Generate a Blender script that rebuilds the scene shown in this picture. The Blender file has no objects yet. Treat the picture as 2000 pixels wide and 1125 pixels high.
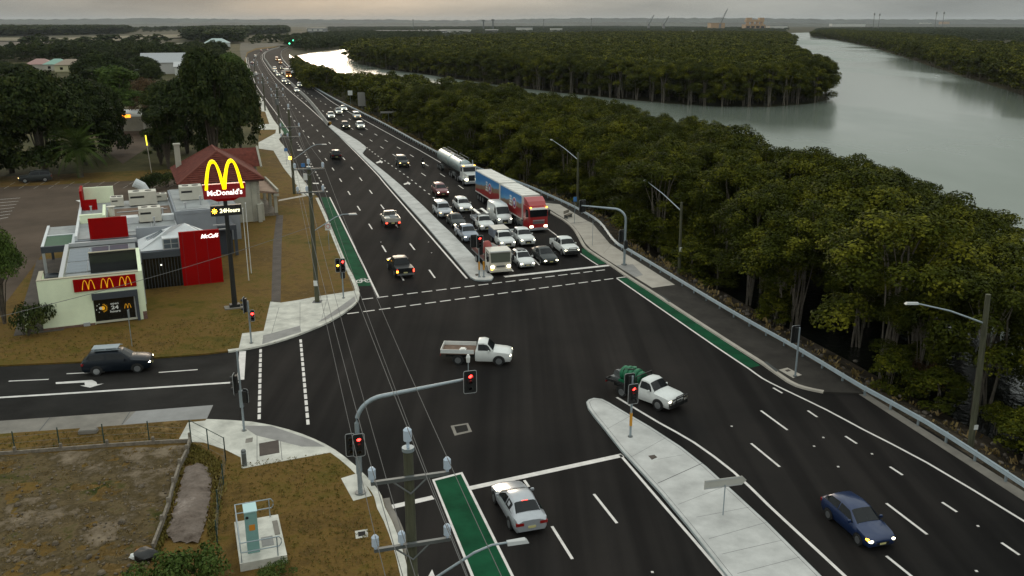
import bpy, bmesh, math, random
import numpy as np
from mathutils import Vector, Matrix
from mathutils.geometry import tessellate_polygon
from mathutils import noise as mnoise

SC = bpy.context.scene
COL = SC.collection
R = math.radians
# ------------------------------------------------------------------ camera
FPX, HOR, CAMH = 1750.0, 44.0, 24.6          # focal length and horizon in the 2000 px photograph, height above the road
PIT = math.atan((562.5 - HOR) / FPX)
cam_d = bpy.data.cameras.new('camera')
cam = bpy.data.objects.new('camera', cam_d)
COL.objects.link(cam)
cam.location = (0, 0, CAMH)
cam.rotation_euler = (math.pi / 2 - PIT, 0, 0)
cam_d.sensor_width = 36
cam_d.lens = 36 * FPX / 2000
cam_d.clip_start = 0.5
cam_d.clip_end = 60000
SC.camera = cam
SC.render.resolution_x, SC.render.resolution_y = 1024, 576
# ------------------------------------------------------------------ world
SUN_AZ, SUN_EL = R(-12), R(9)                # azimuth from +Y, towards +X
w = bpy.data.worlds.new('World')
SC.world = w
w.use_nodes = True
nt = w.node_tree
nt.nodes.clear()
sky = nt.nodes.new('ShaderNodeTexSky')
sky.sky_type = 'NISHITA'
sky.sun_disc = False
sky.sun_elevation = SUN_EL
sky.sun_rotation = SUN_AZ
sky.air_density = 1.2
sky.dust_density = 2.0
sky.ozone_density = 1.0
tc = nt.nodes.new('ShaderNodeTexCoord')
mp = nt.nodes.new('ShaderNodeMapping')
mp.inputs['Scale'].default_value = (1.1, 1.1, 7.0)
cl = nt.nodes.new('ShaderNodeTexNoise')
cl.inputs['Scale'].default_value = 2.4
cl.inputs['Detail'].default_value = 8
cl.inputs['Roughness'].default_value = 0.55
cr = nt.nodes.new('ShaderNodeValToRGB')
cr.color_ramp.elements[0].position = 0.36
cr.color_ramp.elements[0].color = (0.970, 0.970, 0.970, 1)
cr.color_ramp.elements[1].position = 0.66
cr.color_ramp.elements[1].color = (0.988, 0.988, 0.988, 1)
mx = nt.nodes.new('ShaderNodeMix')
mx.data_type = 'RGBA'
bg = nt.nodes.new('ShaderNodeBackground')
bg.inputs['Strength'].default_value = 0.10
wo = nt.nodes.new('ShaderNodeOutputWorld')
L = nt.links.new
L(tc.outputs['Generated'], mp.inputs['Vector'])
L(mp.outputs['Vector'], cl.inputs['Vector'])
L(cl.outputs['Fac'], cr.inputs['Fac'])
L(cr.outputs['Color'], mx.inputs['Factor'])
L(sky.outputs['Color'], mx.inputs['A'])
# overcast sheet: several times as bright overhead as at the horizon, mottled by the cloud noise
sx = nt.nodes.new('ShaderNodeSeparateXYZ')
L(tc.outputs['Generated'], sx.inputs[0])
mz = nt.nodes.new('ShaderNodeMath'); mz.operation = 'MAXIMUM'; mz.inputs[1].default_value = 0.0
L(sx.outputs['Z'], mz.inputs[0])
ov = nt.nodes.new('ShaderNodeMath'); ov.operation = 'MULTIPLY_ADD'; ov.inputs[1].default_value = 0.84; ov.inputs[2].default_value = 0.16
pw = nt.nodes.new('ShaderNodeMath'); pw.operation = 'POWER'; pw.inputs[1].default_value = 0.5
L(mz.outputs[0], pw.inputs[0]); L(pw.outputs[0], ov.inputs[0])
cm = nt.nodes.new('ShaderNodeMapRange'); cm.inputs['From Min'].default_value = 0.3; cm.inputs['From Max'].default_value = 0.7; cm.inputs['To Min'].default_value = 1.38; cm.inputs['To Max'].default_value = 0.62
L(cl.outputs['Fac'], cm.inputs['Value'])
ml_ = nt.nodes.new('ShaderNodeMath'); ml_.operation = 'MULTIPLY'
L(ov.outputs[0], ml_.inputs[0]); L(cm.outputs['Result'], ml_.inputs[1])
vm = nt.nodes.new('ShaderNodeVectorMath'); vm.operation = 'SCALE'; vm.inputs[0].default_value = (6.15, 6.6, 6.3)
L(ml_.outputs[0], vm.inputs['Scale'])
L(vm.outputs['Vector'], mx.inputs['B'])
L(mx.outputs['Result'], bg.inputs['Color'])
L(bg.outputs['Background'], wo.inputs['Surface'])
sd = bpy.data.lights.new('sun', 'SUN')
sd.energy = 0.5
sd.angle = R(18)
sd.color = (1.0, 0.82, 0.62)
sun = bpy.data.objects.new('sun', sd)
COL.objects.link(sun)
sv = Vector((math.sin(SUN_AZ) * math.cos(SUN_EL), math.cos(SUN_AZ) * math.cos(SUN_EL), math.sin(SUN_EL)))
sun.rotation_euler = sv.to_track_quat('Z', 'Y').to_euler()
vs = SC.view_settings
vs.view_transform = 'Standard'
vs.look = 'None'
vs.exposure = 0.82
vs.gamma = 1
vs.use_curve_mapping = False

# ------------------------------------------------------------------ helpers
_c, _s = math.cos(PIT), math.sin(PIT)
def G(px, py, z=0.0):
    """world point at height z that the photograph shows at pixel px, py"""
    x = (px - 1000) / FPX; y = -(py - 562.5) / FPX
    dy = _c + y * _s; dz = -_s + y * _c
    t = (CAMH - z) / -dz
    return Vector((x * t, dy * t, z))
ROAD = R(16.3)
RD = Vector((-math.sin(ROAD), math.cos(ROAD), 0))           # along the straight of the highway, away
RN = Vector((math.cos(ROAD), math.sin(ROAD), 0))            # to its right

MATS = {}
def mat(name, col, rough=0.8, metal=0.0, var=0.0, scale=1.0, bump=0.0, bscale=30.0, emit=0.0, spec=0.5, col2=None, detail=6, coat=0.0, stretch=None, rnd=0.0):
    if name in MATS: return MATS[name]
    m = bpy.data.materials.new(name)
    m.use_nodes = True
    t = m.node_tree; n = t.nodes; b = n['Principled BSDF']
    b.inputs['Roughness'].default_value = rough
    b.inputs['Metallic'].default_value = metal
    b.inputs['Specular IOR Level'].default_value = spec
    if coat:
        b.inputs['Coat Weight'].default_value = coat
        b.inputs['Coat Roughness'].default_value = 0.08
    c4 = (*col, 1)
    b.inputs['Base Color'].default_value = c4
    if emit:
        b.inputs['Emission Color'].default_value = c4
        b.inputs['Emission Strength'].default_value = emit
    co = None
    if var or bump or col2:
        co = n.new('ShaderNodeTexCoord')
        src = co.outputs['Object']
        if stretch:
            mpn = n.new('ShaderNodeMapping')
            mpn.inputs['Rotation'].default_value = (0, 0, stretch[0])
            mpn.inputs['Scale'].default_value = stretch[1]
            t.links.new(src, mpn.inputs['Vector']); src = mpn.outputs['Vector']
    if var or col2:
        nz = n.new('ShaderNodeTexNoise')
        nz.inputs['Scale'].default_value = scale
        nz.inputs['Detail'].default_value = detail
        nz.inputs['Roughness'].default_value = 0.62
        t.links.new(src, nz.inputs['Vector'])
        rp = n.new('ShaderNodeValToRGB')
        rp.color_ramp.elements[0].position = 0.32
        rp.color_ramp.elements[1].position = 0.68
        if col2:
            a, d = col, col2
        else:
            a = tuple(max(0, x * (1 - var)) for x in col); d = tuple(min(1, x * (1 + var)) for x in col)
        rp.color_ramp.elements[0].color = (*a, 1); rp.color_ramp.elements[1].color = (*d, 1)
        t.links.new(nz.outputs['Fac'], rp.inputs['Fac'])
        t.links.new(rp.outputs['Color'], b.inputs['Base Color'])
    if bump:
        nb = n.new('ShaderNodeTexNoise')
        nb.inputs['Scale'].default_value = bscale
        nb.inputs['Detail'].default_value = 5
        t.links.new(co.outputs['Object'], nb.inputs['Vector'])
        bp = n.new('ShaderNodeBump')
        bp.inputs['Strength'].default_value = bump
        bp.inputs['Distance'].default_value = 0.05
        t.links.new(nb.outputs['Fac'], bp.inputs['Height'])
        t.links.new(bp.outputs['Normal'], b.inputs['Normal'])
    MATS[name] = m
    return m

def leaf_mat(name, c1, c2, c3, clump=0.55):
    """foliage: colour differs leaf by leaf and tree by tree"""
    m = bpy.data.materials.new(name); m.use_nodes = True
    t = m.node_tree; n = t.nodes; b = n['Principled BSDF']
    g = n.new('ShaderNodeNewGeometry'); oi = n.new('ShaderNodeObjectInfo')
    ad = n.new('ShaderNodeMath'); ad.operation = 'MULTIPLY_ADD'
    ad.inputs[1].default_value = 0.30
    t.links.new(g.outputs['Random Per Island'], ad.inputs[0])
    mu = n.new('ShaderNodeMath'); mu.operation = 'MULTIPLY_ADD'; mu.inputs[1].default_value = 0.22
    t.links.new(oi.outputs['Random'], mu.inputs[0]); t.links.new(mu.outputs[0], ad.inputs[2])
    co = n.new('ShaderNodeTexCoord'); nz = n.new('ShaderNodeTexNoise'); nz.inputs['Scale'].default_value = clump; nz.inputs['Detail'].default_value = 2
    t.links.new(co.outputs['Object'], nz.inputs['Vector'])            # noise paints lit and shaded clumps into the leaf colour
    mr = n.new('ShaderNodeMapRange'); mr.inputs['From Min'].default_value = 0.34; mr.inputs['From Max'].default_value = 0.66; mr.inputs['To Max'].default_value = 0.48
    t.links.new(nz.outputs['Fac'], mr.inputs['Value']); t.links.new(mr.outputs['Result'], mu.inputs[2])
    rp = n.new('ShaderNodeValToRGB')
    rp.color_ramp.elements[0].color = (*c1, 1); rp.color_ramp.elements[1].color = (*c3, 1)
    e = rp.color_ramp.elements.new(0.55); e.color = (*c2, 1)
    t.links.new(ad.outputs[0], rp.inputs['Fac'])
    t.links.new(rp.outputs['Color'], b.inputs['Base Color'])
    b.inputs['Roughness'].default_value = 0.65
    b.inputs['Specular IOR Level'].default_value = 0.05
    MATS[name] = m
    return m

def link(name, me, m=None, parent=None, smooth=False):
    o = bpy.data.objects.new(name, me)
    COL.objects.link(o)
    if m is not None and not me.materials: me.materials.append(m)
    if parent is not None: o.parent = parent
    if smooth:
        me.shade_smooth()
        try: me.set_sharp_from_angle(angle=R(38))
        except Exception: pass
    return o
def tag(o, label=None, cat=None, group=None, kind=None):
    if label: o['label'] = label
    if cat: o['category'] = cat
    if group: o['group'] = group
    if kind: o['kind'] = kind
    return o
def thing(name, label, cat, loc=(0, 0, 0), rz=0.0, group=None):
    o = bpy.data.objects.new(name, None)
    o.empty_display_size = 0.3
    COL.objects.link(o)
    o.location = loc; o.rotation_euler = (0, 0, rz)
    return tag(o, label, cat, group)

class MB:
    """collects simple solids into one mesh"""
    def __init__(s): s.v = []; s.f = []
    def add(s, vs, fs):
        k = len(s.v); s.v += [tuple(v) for v in vs]; s.f += [tuple(i + k for i in f) for f in fs]; return s
    def box(s, x0, x1, y0, y1, z0, z1):
        return s.add([(x0, y0, z0), (x1, y0, z0), (x1, y1, z0), (x0, y1, z0), (x0, y0, z1), (x1, y0, z1), (x1, y1, z1), (x0, y1, z1)],
                     [(0, 3, 2, 1), (4, 5, 6, 7), (0, 1, 5, 4), (1, 2, 6, 5), (2, 3, 7, 6), (3, 0, 4, 7)])
    def hexa(s, a, b):
        """solid between two quads a (bottom) and b (top)"""
        return s.add(list(a) + list(b), [(0, 3, 2, 1), (4, 5, 6, 7), (0, 1, 5, 4), (1, 2, 6, 5), (2, 3, 7, 6), (3, 0, 4, 7)])
    def tube(s, pts, rad, n=8, caps=True):
        pts = [Vector(p) for p in pts]
        if not hasattr(rad, '__len__'): rad = [rad] * len(pts)
        rings = []; up = Vector((0, 0, 1))
        vs = []; fs = []
        for i, p in enumerate(pts):
            d = (pts[min(i + 1, len(pts) - 1)] - pts[max(i - 1, 0)])
            if d.length < 1e-9: d = Vector((0, 0, 1))
            d.normalize()
            a = d.cross(up)
            if a.length < 0.05: a = d.cross(Vector((1, 0, 0)))
            a.normalize(); b = a.cross(d)
            for k in range(n):
                t = 2 * math.pi * k / n
                vs.append(p + (a * math.cos(t) + b * math.sin(t)) * rad[i])
        for i in range(len(pts) - 1):
            for k in range(n):
                k2 = (k + 1) % n
                fs.append((i * n + k, i * n + k2, (i + 1) * n + k2, (i + 1) * n + k))
        if caps:
            fs.append(tuple(range(n))); fs.append(tuple(reversed(range((len(pts) - 1) * n, len(pts) * n))))
        return s.add(vs, fs)
    def cyl(s, p0, p1, r, n=14): return s.tube([p0, p1], r, n)
    def prism(s, poly, z0, z1):
        """poly: list of (x, y)"""
        n = len(poly)
        a = sum(poly[i][0] * poly[(i + 1) % n][1] - poly[(i + 1) % n][0] * poly[i][1] for i in range(n))
        if a < 0: poly = poly[::-1]
        tr = tessellate_polygon([[Vector((p[0], p[1], 0)) for p in poly]])
        vs = [(p[0], p[1], z1) for p in poly] + [(p[0], p[1], z0) for p in poly]
        fs = []
        for t in tr:
            q = [poly[i] for i in t]
            ar = (q[1][0] - q[0][0]) * (q[2][1] - q[0][1]) - (q[2][0] - q[0][0]) * (q[1][1] - q[0][1])
            fs.append(tuple(t) if ar > 0 else tuple(reversed(t)))
        fs += [(i, n + i, n + (i + 1) % n, (i + 1) % n) for i in range(n)]
        return s.add(vs, fs)
    def sheet(s, poly, z):
        n = len(poly)
        tr = tessellate_polygon([[Vector((p[0], p[1], 0)) for p in poly]])
        fs = []
        for t in tr:
            q = [poly[i] for i in t]
            ar = (q[1][0] - q[0][0]) * (q[2][1] - q[0][1]) - (q[2][0] - q[0][0]) * (q[1][1] - q[0][1])
            fs.append(tuple(t) if ar > 0 else tuple(reversed(t)))
        return s.add([(p[0], p[1], z) for p in poly], fs)
    def ball(s, c, r, n=10, m=7, sq=(1, 1, 1)):
        vs = [(c[0], c[1], c[2] + r * sq[2])]
        for i in range(1, m):
            a = math.pi * i / m
            for k in range(n):
                t = 2 * math.pi * k / n
                vs.append((c[0] + r * sq[0] * math.sin(a) * math.cos(t), c[1] + r * sq[1] * math.sin(a) * math.sin(t), c[2] + r * sq[2] * math.cos(a)))
        vs.append((c[0], c[1], c[2] - r * sq[2]))
        fs = [(0, 1 + k, 1 + (k + 1) % n) for k in range(n)]
        for i in range(m - 2):
            for k in range(n):
                a = 1 + i * n + k; b = 1 + i * n + (k + 1) % n
                fs.append((a, a + n, b + n, b))
        l = len(vs) - 1
        fs += [(l, l - n + (k + 1) % n, l - n + k) for k in range(n)]
        return s.add(vs, fs)
    def mesh(s, name):
        me = bpy.data.meshes.new(name); me.from_pydata(s.v, [], s.f); me.update(); return me
    def build(s, name, m, parent=None, smooth=False): return link(name, s.mesh(name), m, parent, smooth)

def np_mesh(name, V, F):
    """mesh from numpy quads or triangles"""
    me = bpy.data.meshes.new(name)
    k = F.shape[1]
    me.vertices.add(len(V)); me.vertices.foreach_set('co', np.ascontiguousarray(V, np.float32).ravel())
    me.loops.add(F.size); me.loops.foreach_set('vertex_index', np.ascontiguousarray(F, np.int32).ravel())
    me.polygons.add(len(F)); me.polygons.foreach_set('loop_start', np.arange(0, F.size, k, dtype=np.int32))
    me.update(calc_edges=True)
    return me
def P2(pts, z=0.0): return [(p.x, p.y) for p in (G(a, b, z) for a, b in pts)]
def densify(pts, step):
    out = []
    for a, b in zip(pts[:-1], pts[1:]):
        a = Vector((a[0], a[1])); b = Vector((b[0], b[1])); n = max(1, int((b - a).length / step))
        out += [a.lerp(b, i / n) for i in range(n)]
    out.append(Vector((pts[-1][0], pts[-1][1])))
    return out
def smooth_line(pts, step=4.0, it=3):
    """Catmull-Rom through world points"""
    P = [Vector((p[0], p[1])) for p in pts]
    P = [P[0] * 2 - P[1]] + P + [P[-1] * 2 - P[-2]]
    out = []
    for i in range(1, len(P) - 2):
        a, b, c, d = P[i - 1:i + 3]
        n = max(2, int((c - b).length / step))
        for k in range(n):
            t = k / n
            out.append(0.5 * ((2 * b) + (c - a) * t + (2 * a - 5 * b + 4 * c - d) * t * t + (3 * b - a - 3 * c + d) * t ** 3))
    out.append(P[-2])
    return out
def offset(line, d):
    """shift a polyline by d to its right"""
    out = []
    for i, p in enumerate(line):
        t = (line[min(i + 1, len(line) - 1)] - line[max(i - 1, 0)])
        t = t.normalized() if t.length > 1e-9 else Vector((0, 1))
        out.append(p + Vector((t.y, -t.x)) * d)
    return out
def strip_mesh(line, profile):
    """sweep a profile [(offset right, z)...] along a 2-D polyline"""
    b = MB(); k = len(profile)
    cols = [offset(line, o) for o, z in profile]
    for i in range(len(line)):
        for j, (o, z) in enumerate(profile): b.v.append((cols[j][i].x, cols[j][i].y, z))
    for i in range(len(line) - 1):
        for j in range(k - 1):
            b.f.append((i * k + j, i * k + j + 1, (i + 1) * k + j + 1, (i + 1) * k + j))
    return b
def walk(line, first, period, length):
    """start and end points of dashes along a polyline"""
    acc = [0.0]
    for a, b in zip(line[:-1], line[1:]): acc.append(acc[-1] + (b - a).length)
    def at(s):
        for i in range(len(acc) - 1):
            if acc[i + 1] >= s:
                return line[i].lerp(line[i + 1], (s - acc[i]) / max(1e-9, acc[i + 1] - acc[i]))
        return line[-1]
    out = []; s = first
    while s + length <= acc[-1]:
        out.append((at(s), at(s + length))); s += period
    return out
def text_mesh(body, size, ext=0.03, bold=0.0, shear=0.0):
    cu = bpy.data.curves.new('lettering', 'FONT')
    cu.body = body; cu.size = size; cu.extrude = ext; cu.align_x = 'CENTER'; cu.align_y = 'CENTER'; cu.offset = bold; cu.shear = shear
    cu.resolution_u = 2
    o = bpy.data.objects.new('lettering', cu); COL.objects.link(o)
    dg = bpy.context.evaluated_depsgraph_get(); dg.update()
    me = bpy.data.meshes.new_from_object(o.evaluated_get(dg))
    bpy.data.objects.remove(o)
    return me
def letters(body, size, at, rot, m, parent, ext=0.03, bold=0.0, shear=0.0, name='lettering', sx=1.0):
    me = text_mesh(body, size, ext, bold, shear); me.materials.clear(); me.materials.append(m)
    o = link(name, me, m, parent); o.location = at; o.rotation_euler = rot; o.scale = (sx, 1, 1)
    return o

# ------------------------------------------------------------------ materials
def asphalt_mat():
    m = mat('asphalt', (0.0105, 0.0102, 0.0101), 0.95, col2=(0.0245, 0.0215, 0.0200), scale=0.045, detail=9, bump=0.25, bscale=22, spec=0.06)
    t = m.node_tree; n = t.nodes; b = n['Principled BSDF']
    co = n['Texture Coordinate']
    mpn = n.new('ShaderNodeMapping'); mpn.inputs['Rotation'].default_value = (0, 0, -ROAD); mpn.inputs['Scale'].default_value = (0.75, 0.018, 1)
    t.links.new(co.outputs['Object'], mpn.inputs['Vector'])
    nz = n.new('ShaderNodeTexNoise'); nz.inputs['Scale'].default_value = 1.0; nz.inputs['Detail'].default_value = 3
    t.links.new(mpn.outputs['Vector'], nz.inputs['Vector'])
    rp = n.new('ShaderNodeValToRGB')
    rp.color_ramp.elements[0].position = 0.38; rp.color_ramp.elements[0].color = (0.72, 0.72, 0.73, 1)
    rp.color_ramp.elements[1].position = 0.62; rp.color_ramp.elements[1].color = (1.22, 1.21, 1.20, 1)
    t.links.new(nz.outputs['Fac'], rp.inputs['Fac'])
    ml = n.new('ShaderNodeMix'); ml.data_type = 'RGBA'; ml.blend_type = 'MULTIPLY'; ml.inputs['Factor'].default_value = 1
    old = b.inputs['Base Color'].links[0].from_socket
    t.links.new(old, ml.inputs['A']); t.links.new(rp.outputs['Color'], ml.inputs['B'])
    t.links.new(ml.outputs['Result'], b.inputs['Base Color'])
    return m
def patch_mat(name, stops, scale, scale2, bump=0.5, bscale=6.0):
    """ground cover: two noises through a ramp of several colours"""
    m = bpy.data.materials.new(name); m.use_nodes = True
    t = m.node_tree; n = t.nodes; b = n['Principled BSDF']; b.inputs['Roughness'].default_value = 0.95
    b.inputs['Specular IOR Level'].default_value = 0.1
    co = n.new('ShaderNodeTexCoord')
    a = n.new('ShaderNodeTexNoise'); a.inputs['Scale'].default_value = scale; a.inputs['Detail'].default_value = 8; a.inputs['Roughness'].default_value = 0.65
    c = n.new('ShaderNodeTexNoise'); c.inputs['Scale'].default_value = scale2; c.inputs['Detail'].default_value = 8; c.inputs['Roughness'].default_value = 0.75
    t.links.new(co.outputs['Object'], a.inputs['Vector']); t.links.new(co.outputs['Object'], c.inputs['Vector'])
    mm = n.new('ShaderNodeMix'); mm.inputs['Factor'].default_value = 0.42
    t.links.new(a.outputs['Fac'], mm.inputs['A']); t.links.new(c.outputs['Fac'], mm.inputs['B'])
    rp = n.new('ShaderNodeValToRGB')
    el = rp.color_ramp.elements
    el[0].position = stops[0][0]; el[0].color = (*stops[0][1], 1)
    el[1].position = stops[-1][0]; el[1].color = (*stops[-1][1], 1)
    for p, q in stops[1:-1]:
        e = el.new(p); e.color = (*q, 1)
    t.links.new(mm.outputs['Result'], rp.inputs['Fac']); t.links.new(rp.outputs['Color'], b.inputs['Base Color'])
    nb = n.new('ShaderNodeTexNoise'); nb.inputs['Scale'].default_value = bscale; nb.inputs['Detail'].default_value = 8
    t.links.new(co.outputs['Object'], nb.inputs['Vector'])
    bp = n.new('ShaderNodeBump'); bp.inputs['Strength'].default_value = bump; bp.inputs['Distance'].default_value = 0.15
    t.links.new(nb.outputs['Fac'], bp.inputs['Height']); t.links.new(bp.outputs['Normal'], b.inputs['Normal'])
    MATS[name] = m
    return m
M_ASPH = asphalt_mat()
M_ASPH2 = mat('side_asphalt', (0.024, 0.0225, 0.021), 0.95, var=0.35, scale=0.25, bump=0.25, bscale=25, spec=0.06)
M_PATHASPH = mat('brown_asphalt', (0.07, 0.055, 0.045), 0.95, var=0.3, scale=0.8, bump=0.3)
M_CARPARK = mat('car_park_asphalt', (0.090, 0.066, 0.049), 0.95, spec=0.1, var=0.3, scale=0.12, bump=0.3)
M_CONC = mat('concrete', (0.53, 0.515, 0.46), 0.92, var=0.26, scale=0.8, detail=10, spec=0.2, bump=0.15, bscale=15)
M_CONC2 = mat('worn_concrete', (0.19, 0.172, 0.148), 0.9, var=0.22, scale=0.7, bump=0.2, bscale=12)
M_CONCB = mat('buff_concrete', (0.40, 0.36, 0.31), 0.9, var=0.16, scale=0.5, bump=0.15, bscale=15)
M_TACT = mat('grey_tactile', (0.25, 0.24, 0.23), 0.9, var=0.15, scale=1.0)
M_JOINT = mat('joint', (0.10, 0.10, 0.10), 0.95)
M_WHITE = mat('road_paint', (0.66, 0.62, 0.59), 0.75, var=0.16, scale=1.6)
M_GREEN = mat('green_lane', (0.007, 0.062, 0.028), 0.95, var=0.3, scale=0.6, bump=0.2, spec=0.08)
M_GRASS = patch_mat('verge_grass', [(0.36, (0.040, 0.042, 0.007)), (0.43, (0.098, 0.072, 0.013)), (0.50, (0.142, 0.084, 0.023)), (0.57, (0.088, 0.054, 0.016)), (0.66, (0.25, 0.160, 0.066))], 0.07, 0.8)
M_LOT = patch_mat('bare_lot', [(0.38, (0.030, 0.036, 0.007)), (0.43, (0.062, 0.054, 0.016)), (0.47, (0.115, 0.082, 0.042)), (0.51, (0.062, 0.045, 0.020)), (0.56, (0.155, 0.118, 0.080)), (0.65, (0.27, 0.215, 0.150))], 0.13, 0.6, bump=0.8, bscale=2.5)
M_DIRT = patch_mat('pale_dirt', [(0.36, (0.075, 0.055, 0.042)), (0.48, (0.15, 0.118, 0.098)), (0.58, (0.20, 0.16, 0.135)), (0.66, (0.33, 0.275, 0.24))], 0.5, 2.2, bump=0.9, bscale=4)
M_GALV = mat('galvanised', (0.30, 0.35, 0.38), 0.45, metal=0.35, var=0.1, scale=2)
M_STEELD = mat('dark_steel', (0.16, 0.17, 0.17), 0.5, metal=0.5, var=0.15, scale=3)
M_BLACK = mat('black_plastic', (0.012, 0.012, 0.012), 0.5)
M_TYRE = mat('tyre', (0.012, 0.012, 0.012), 0.85)
M_RIM = mat('alloy', (0.35, 0.36, 0.37), 0.35, metal=0.8)
M_GLASS = mat('car_glass', (0.008, 0.010, 0.012), 0.12, spec=0.28)
M_HEAD = mat('headlamp_lit', (1.0, 0.92, 0.62), emit=7.0)
M_HEADW = mat('headlamp_warm', (1.0, 0.62, 0.22), emit=6.0)
M_HEADOFF = mat('headlamp_off', (0.22, 0.23, 0.23), 0.25)
M_TAIL = mat('tail_lit', (1.0, 0.06, 0.03), emit=3.0)
M_TAILOFF = mat('tail_off', (0.25, 0.01, 0.01), 0.2)
M_AMBER = mat('amber_lit', (1.0, 0.42, 0.03), emit=5.0)
M_PLATE = mat('plate', (0.55, 0.5, 0.22), 0.5)
M_WOOD = mat('weathered_pole', (0.075, 0.075, 0.045), 0.9, var=0.35, scale=3.0, bump=0.4, bscale=12, stretch=(0, (3, 3, 0.25)))
M_TIMBER = mat('old_timber', (0.19, 0.16, 0.125), 0.9, var=0.35, scale=4, bump=0.3)
M_WIRE = mat('wire', (0.13, 0.125, 0.12), 0.7)
M_INS = mat('insulator', (0.50, 0.58, 0.68), 0.35)
M_REDLT = mat('red_signal', (1.0, 0.02, 0.015), emit=9.0)
M_BARK = mat('mangrove_bark', (0.09, 0.072, 0.055), 0.9, var=0.4, scale=3, bump=0.4)
M_BARKP = mat('pale_bark', (0.16, 0.135, 0.105), 0.9, var=0.35, scale=3, bump=0.4)
LEAF_M = leaf_mat('mangrove_leaf', (0.010, 0.015, 0.002), (0.046, 0.053, 0.005), (0.185, 0.175, 0.016))
LEAF_F = leaf_mat('fig_leaf', (0.009, 0.015, 0.005), (0.028, 0.040, 0.011), (0.090, 0.098, 0.025))
LEAF_B = leaf_mat('bright_leaf', (0.030, 0.055, 0.012), (0.06, 0.09, 0.02), (0.10, 0.13, 0.03))
LEAF_O = leaf_mat('rusty_leaf', (0.05, 0.03, 0.015), (0.09, 0.055, 0.028), (0.13, 0.09, 0.04))
# ------------------------------------------------------------------ terrain
def structure(b, name, m, parent=None):
    o = b.build(name, m, parent)
    if parent is None: o['kind'] = 'structure'
    return o
M_MUD = patch_mat('forest_floor', [(0.36, (0.018, 0.02, 0.009)), (0.5, (0.045, 0.042, 0.02)), (0.66, (0.085, 0.075, 0.035))], 0.004, 0.05, bump=0.2, bscale=0.5)
structure(MB().add([(-40000, -300, -1.45), (40000, -300, -1.45), (40000, 45000, -1.45), (-40000, 45000, -1.45)], [(0, 1, 2, 3)]), 'ground', M_MUD)
# river, laid just above the mud; its banks as traced
def water_mat(name, colour):
    m = bpy.data.materials.new(name); m.use_nodes = True
    t = m.node_tree; n = t.nodes; b = n['Principled BSDF']
    b.inputs['Base Color'].default_value = colour
    b.inputs['Roughness'].default_value = 0.20 if max(colour[:3]) > .05 else 0.06
    b.inputs['IOR'].default_value = 1.38
    b.inputs['Specular IOR Level'].default_value = 0.6
    co = n.new('ShaderNodeTexCoord')
    m1 = n.new('ShaderNodeMapping'); m1.inputs['Scale'].default_value = (0.9, 0.9, 1)
    m2 = n.new('ShaderNodeMapping'); m2.inputs['Scale'].default_value = (0.010, 0.004, 1); m2.inputs['Rotation'].default_value = (0, 0, R(35))
    n1 = n.new('ShaderNodeTexNoise'); n1.inputs['Scale'].default_value = 2.0; n1.inputs['Detail'].default_value = 4
    n2 = n.new('ShaderNodeTexNoise'); n2.inputs['Scale'].default_value = 1.0; n2.inputs['Detail'].default_value = 5
    t.links.new(co.outputs['Object'], m1.inputs['Vector']); t.links.new(m1.outputs['Vector'], n1.inputs['Vector'])
    t.links.new(co.outputs['Object'], m2.inputs['Vector']); t.links.new(m2.outputs['Vector'], n2.inputs['Vector'])
    rp = n.new('ShaderNodeMapRange'); rp.inputs['From Min'].default_value = 0.42; rp.inputs['From Max'].default_value = 0.62
    rp.inputs['To Min'].default_value = 0.03; rp.inputs['To Max'].default_value = 0.55
    t.links.new(n2.outputs['Fac'], rp.inputs['Value'])        # calm streaks between ruffled water
    if max(colour[:3]) > .05:
        rr = n.new('ShaderNodeMapRange'); rr.inputs['From Min'].default_value = 0.40; rr.inputs['From Max'].default_value = 0.60
        rr.inputs['To Min'].default_value = 0.12; rr.inputs['To Max'].default_value = 0.42
        t.links.new(n2.outputs['Fac'], rr.inputs['Value']); t.links.new(rr.outputs['Result'], b.inputs['Roughness'])
    bp = n.new('ShaderNodeBump'); bp.inputs['Distance'].default_value = 0.12
    t.links.new(rp.outputs['Result'], bp.inputs['Strength']); t.links.new(n1.outputs['Fac'], bp.inputs['Height'])
    t.links.new(bp.outputs['Normal'], b.inputs['Normal'])
    return m
# the safety rail along the river side of the highway, traced on its top
RAIL_PX = [(2120, 1022), (2000, 942), (1811, 821), (1686, 753), (1560, 678), (1429, 605), (1293, 524), (1229, 486), (1208, 475), (1193, 460), (1178, 439),
           (1161, 424), (1118, 400), (1070, 378), (1018, 356), (930, 325), (862, 299), (822, 279), (750, 240), (700, 215), (650, 190), (600, 160), (575, 139), (556, 120), (549, 108), (551, 98), (562, 92)]
RAIL = smooth_line([(30.5, 22)] + [tuple(G(a, b, 0.75)[:2]) for a, b in RAIL_PX], 2.0)
bank_out = P2([(572, 112), (585, 108), (610, 103), (650, 98), (690, 94), (682, 104), (676, 112), (700, 124), (745, 135), (800, 141), (900, 156), (1000, 170), (1100, 182), (1200, 192), (1300, 202),
               (1400, 208), (1500, 209), (1580, 203), (1622, 194), (1600, 178), (1570, 150), (1545, 122), (1537, 106), (1548, 92), (1535, 78), (1520, 70), (1525, 65), (1580, 63.5), (1583, 72), (1640, 79),
               (1700, 92), (1760, 110), (1850, 140), (1930, 165), (2000, 187), (2150, 235), (2500, 380)], -1.4)
emb = offset(RAIL, 6.5)                       # runs away from the camera with the river on its right
river_poly = [(400, -50), (34, -50)] + [(p.x, p.y) for p in emb if p.y < 800][::4] + bank_out
structure(MB().sheet(river_poly, -1.38), 'river', water_mat('river_water', (0.165, 0.19, 0.16, 1)))
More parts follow.
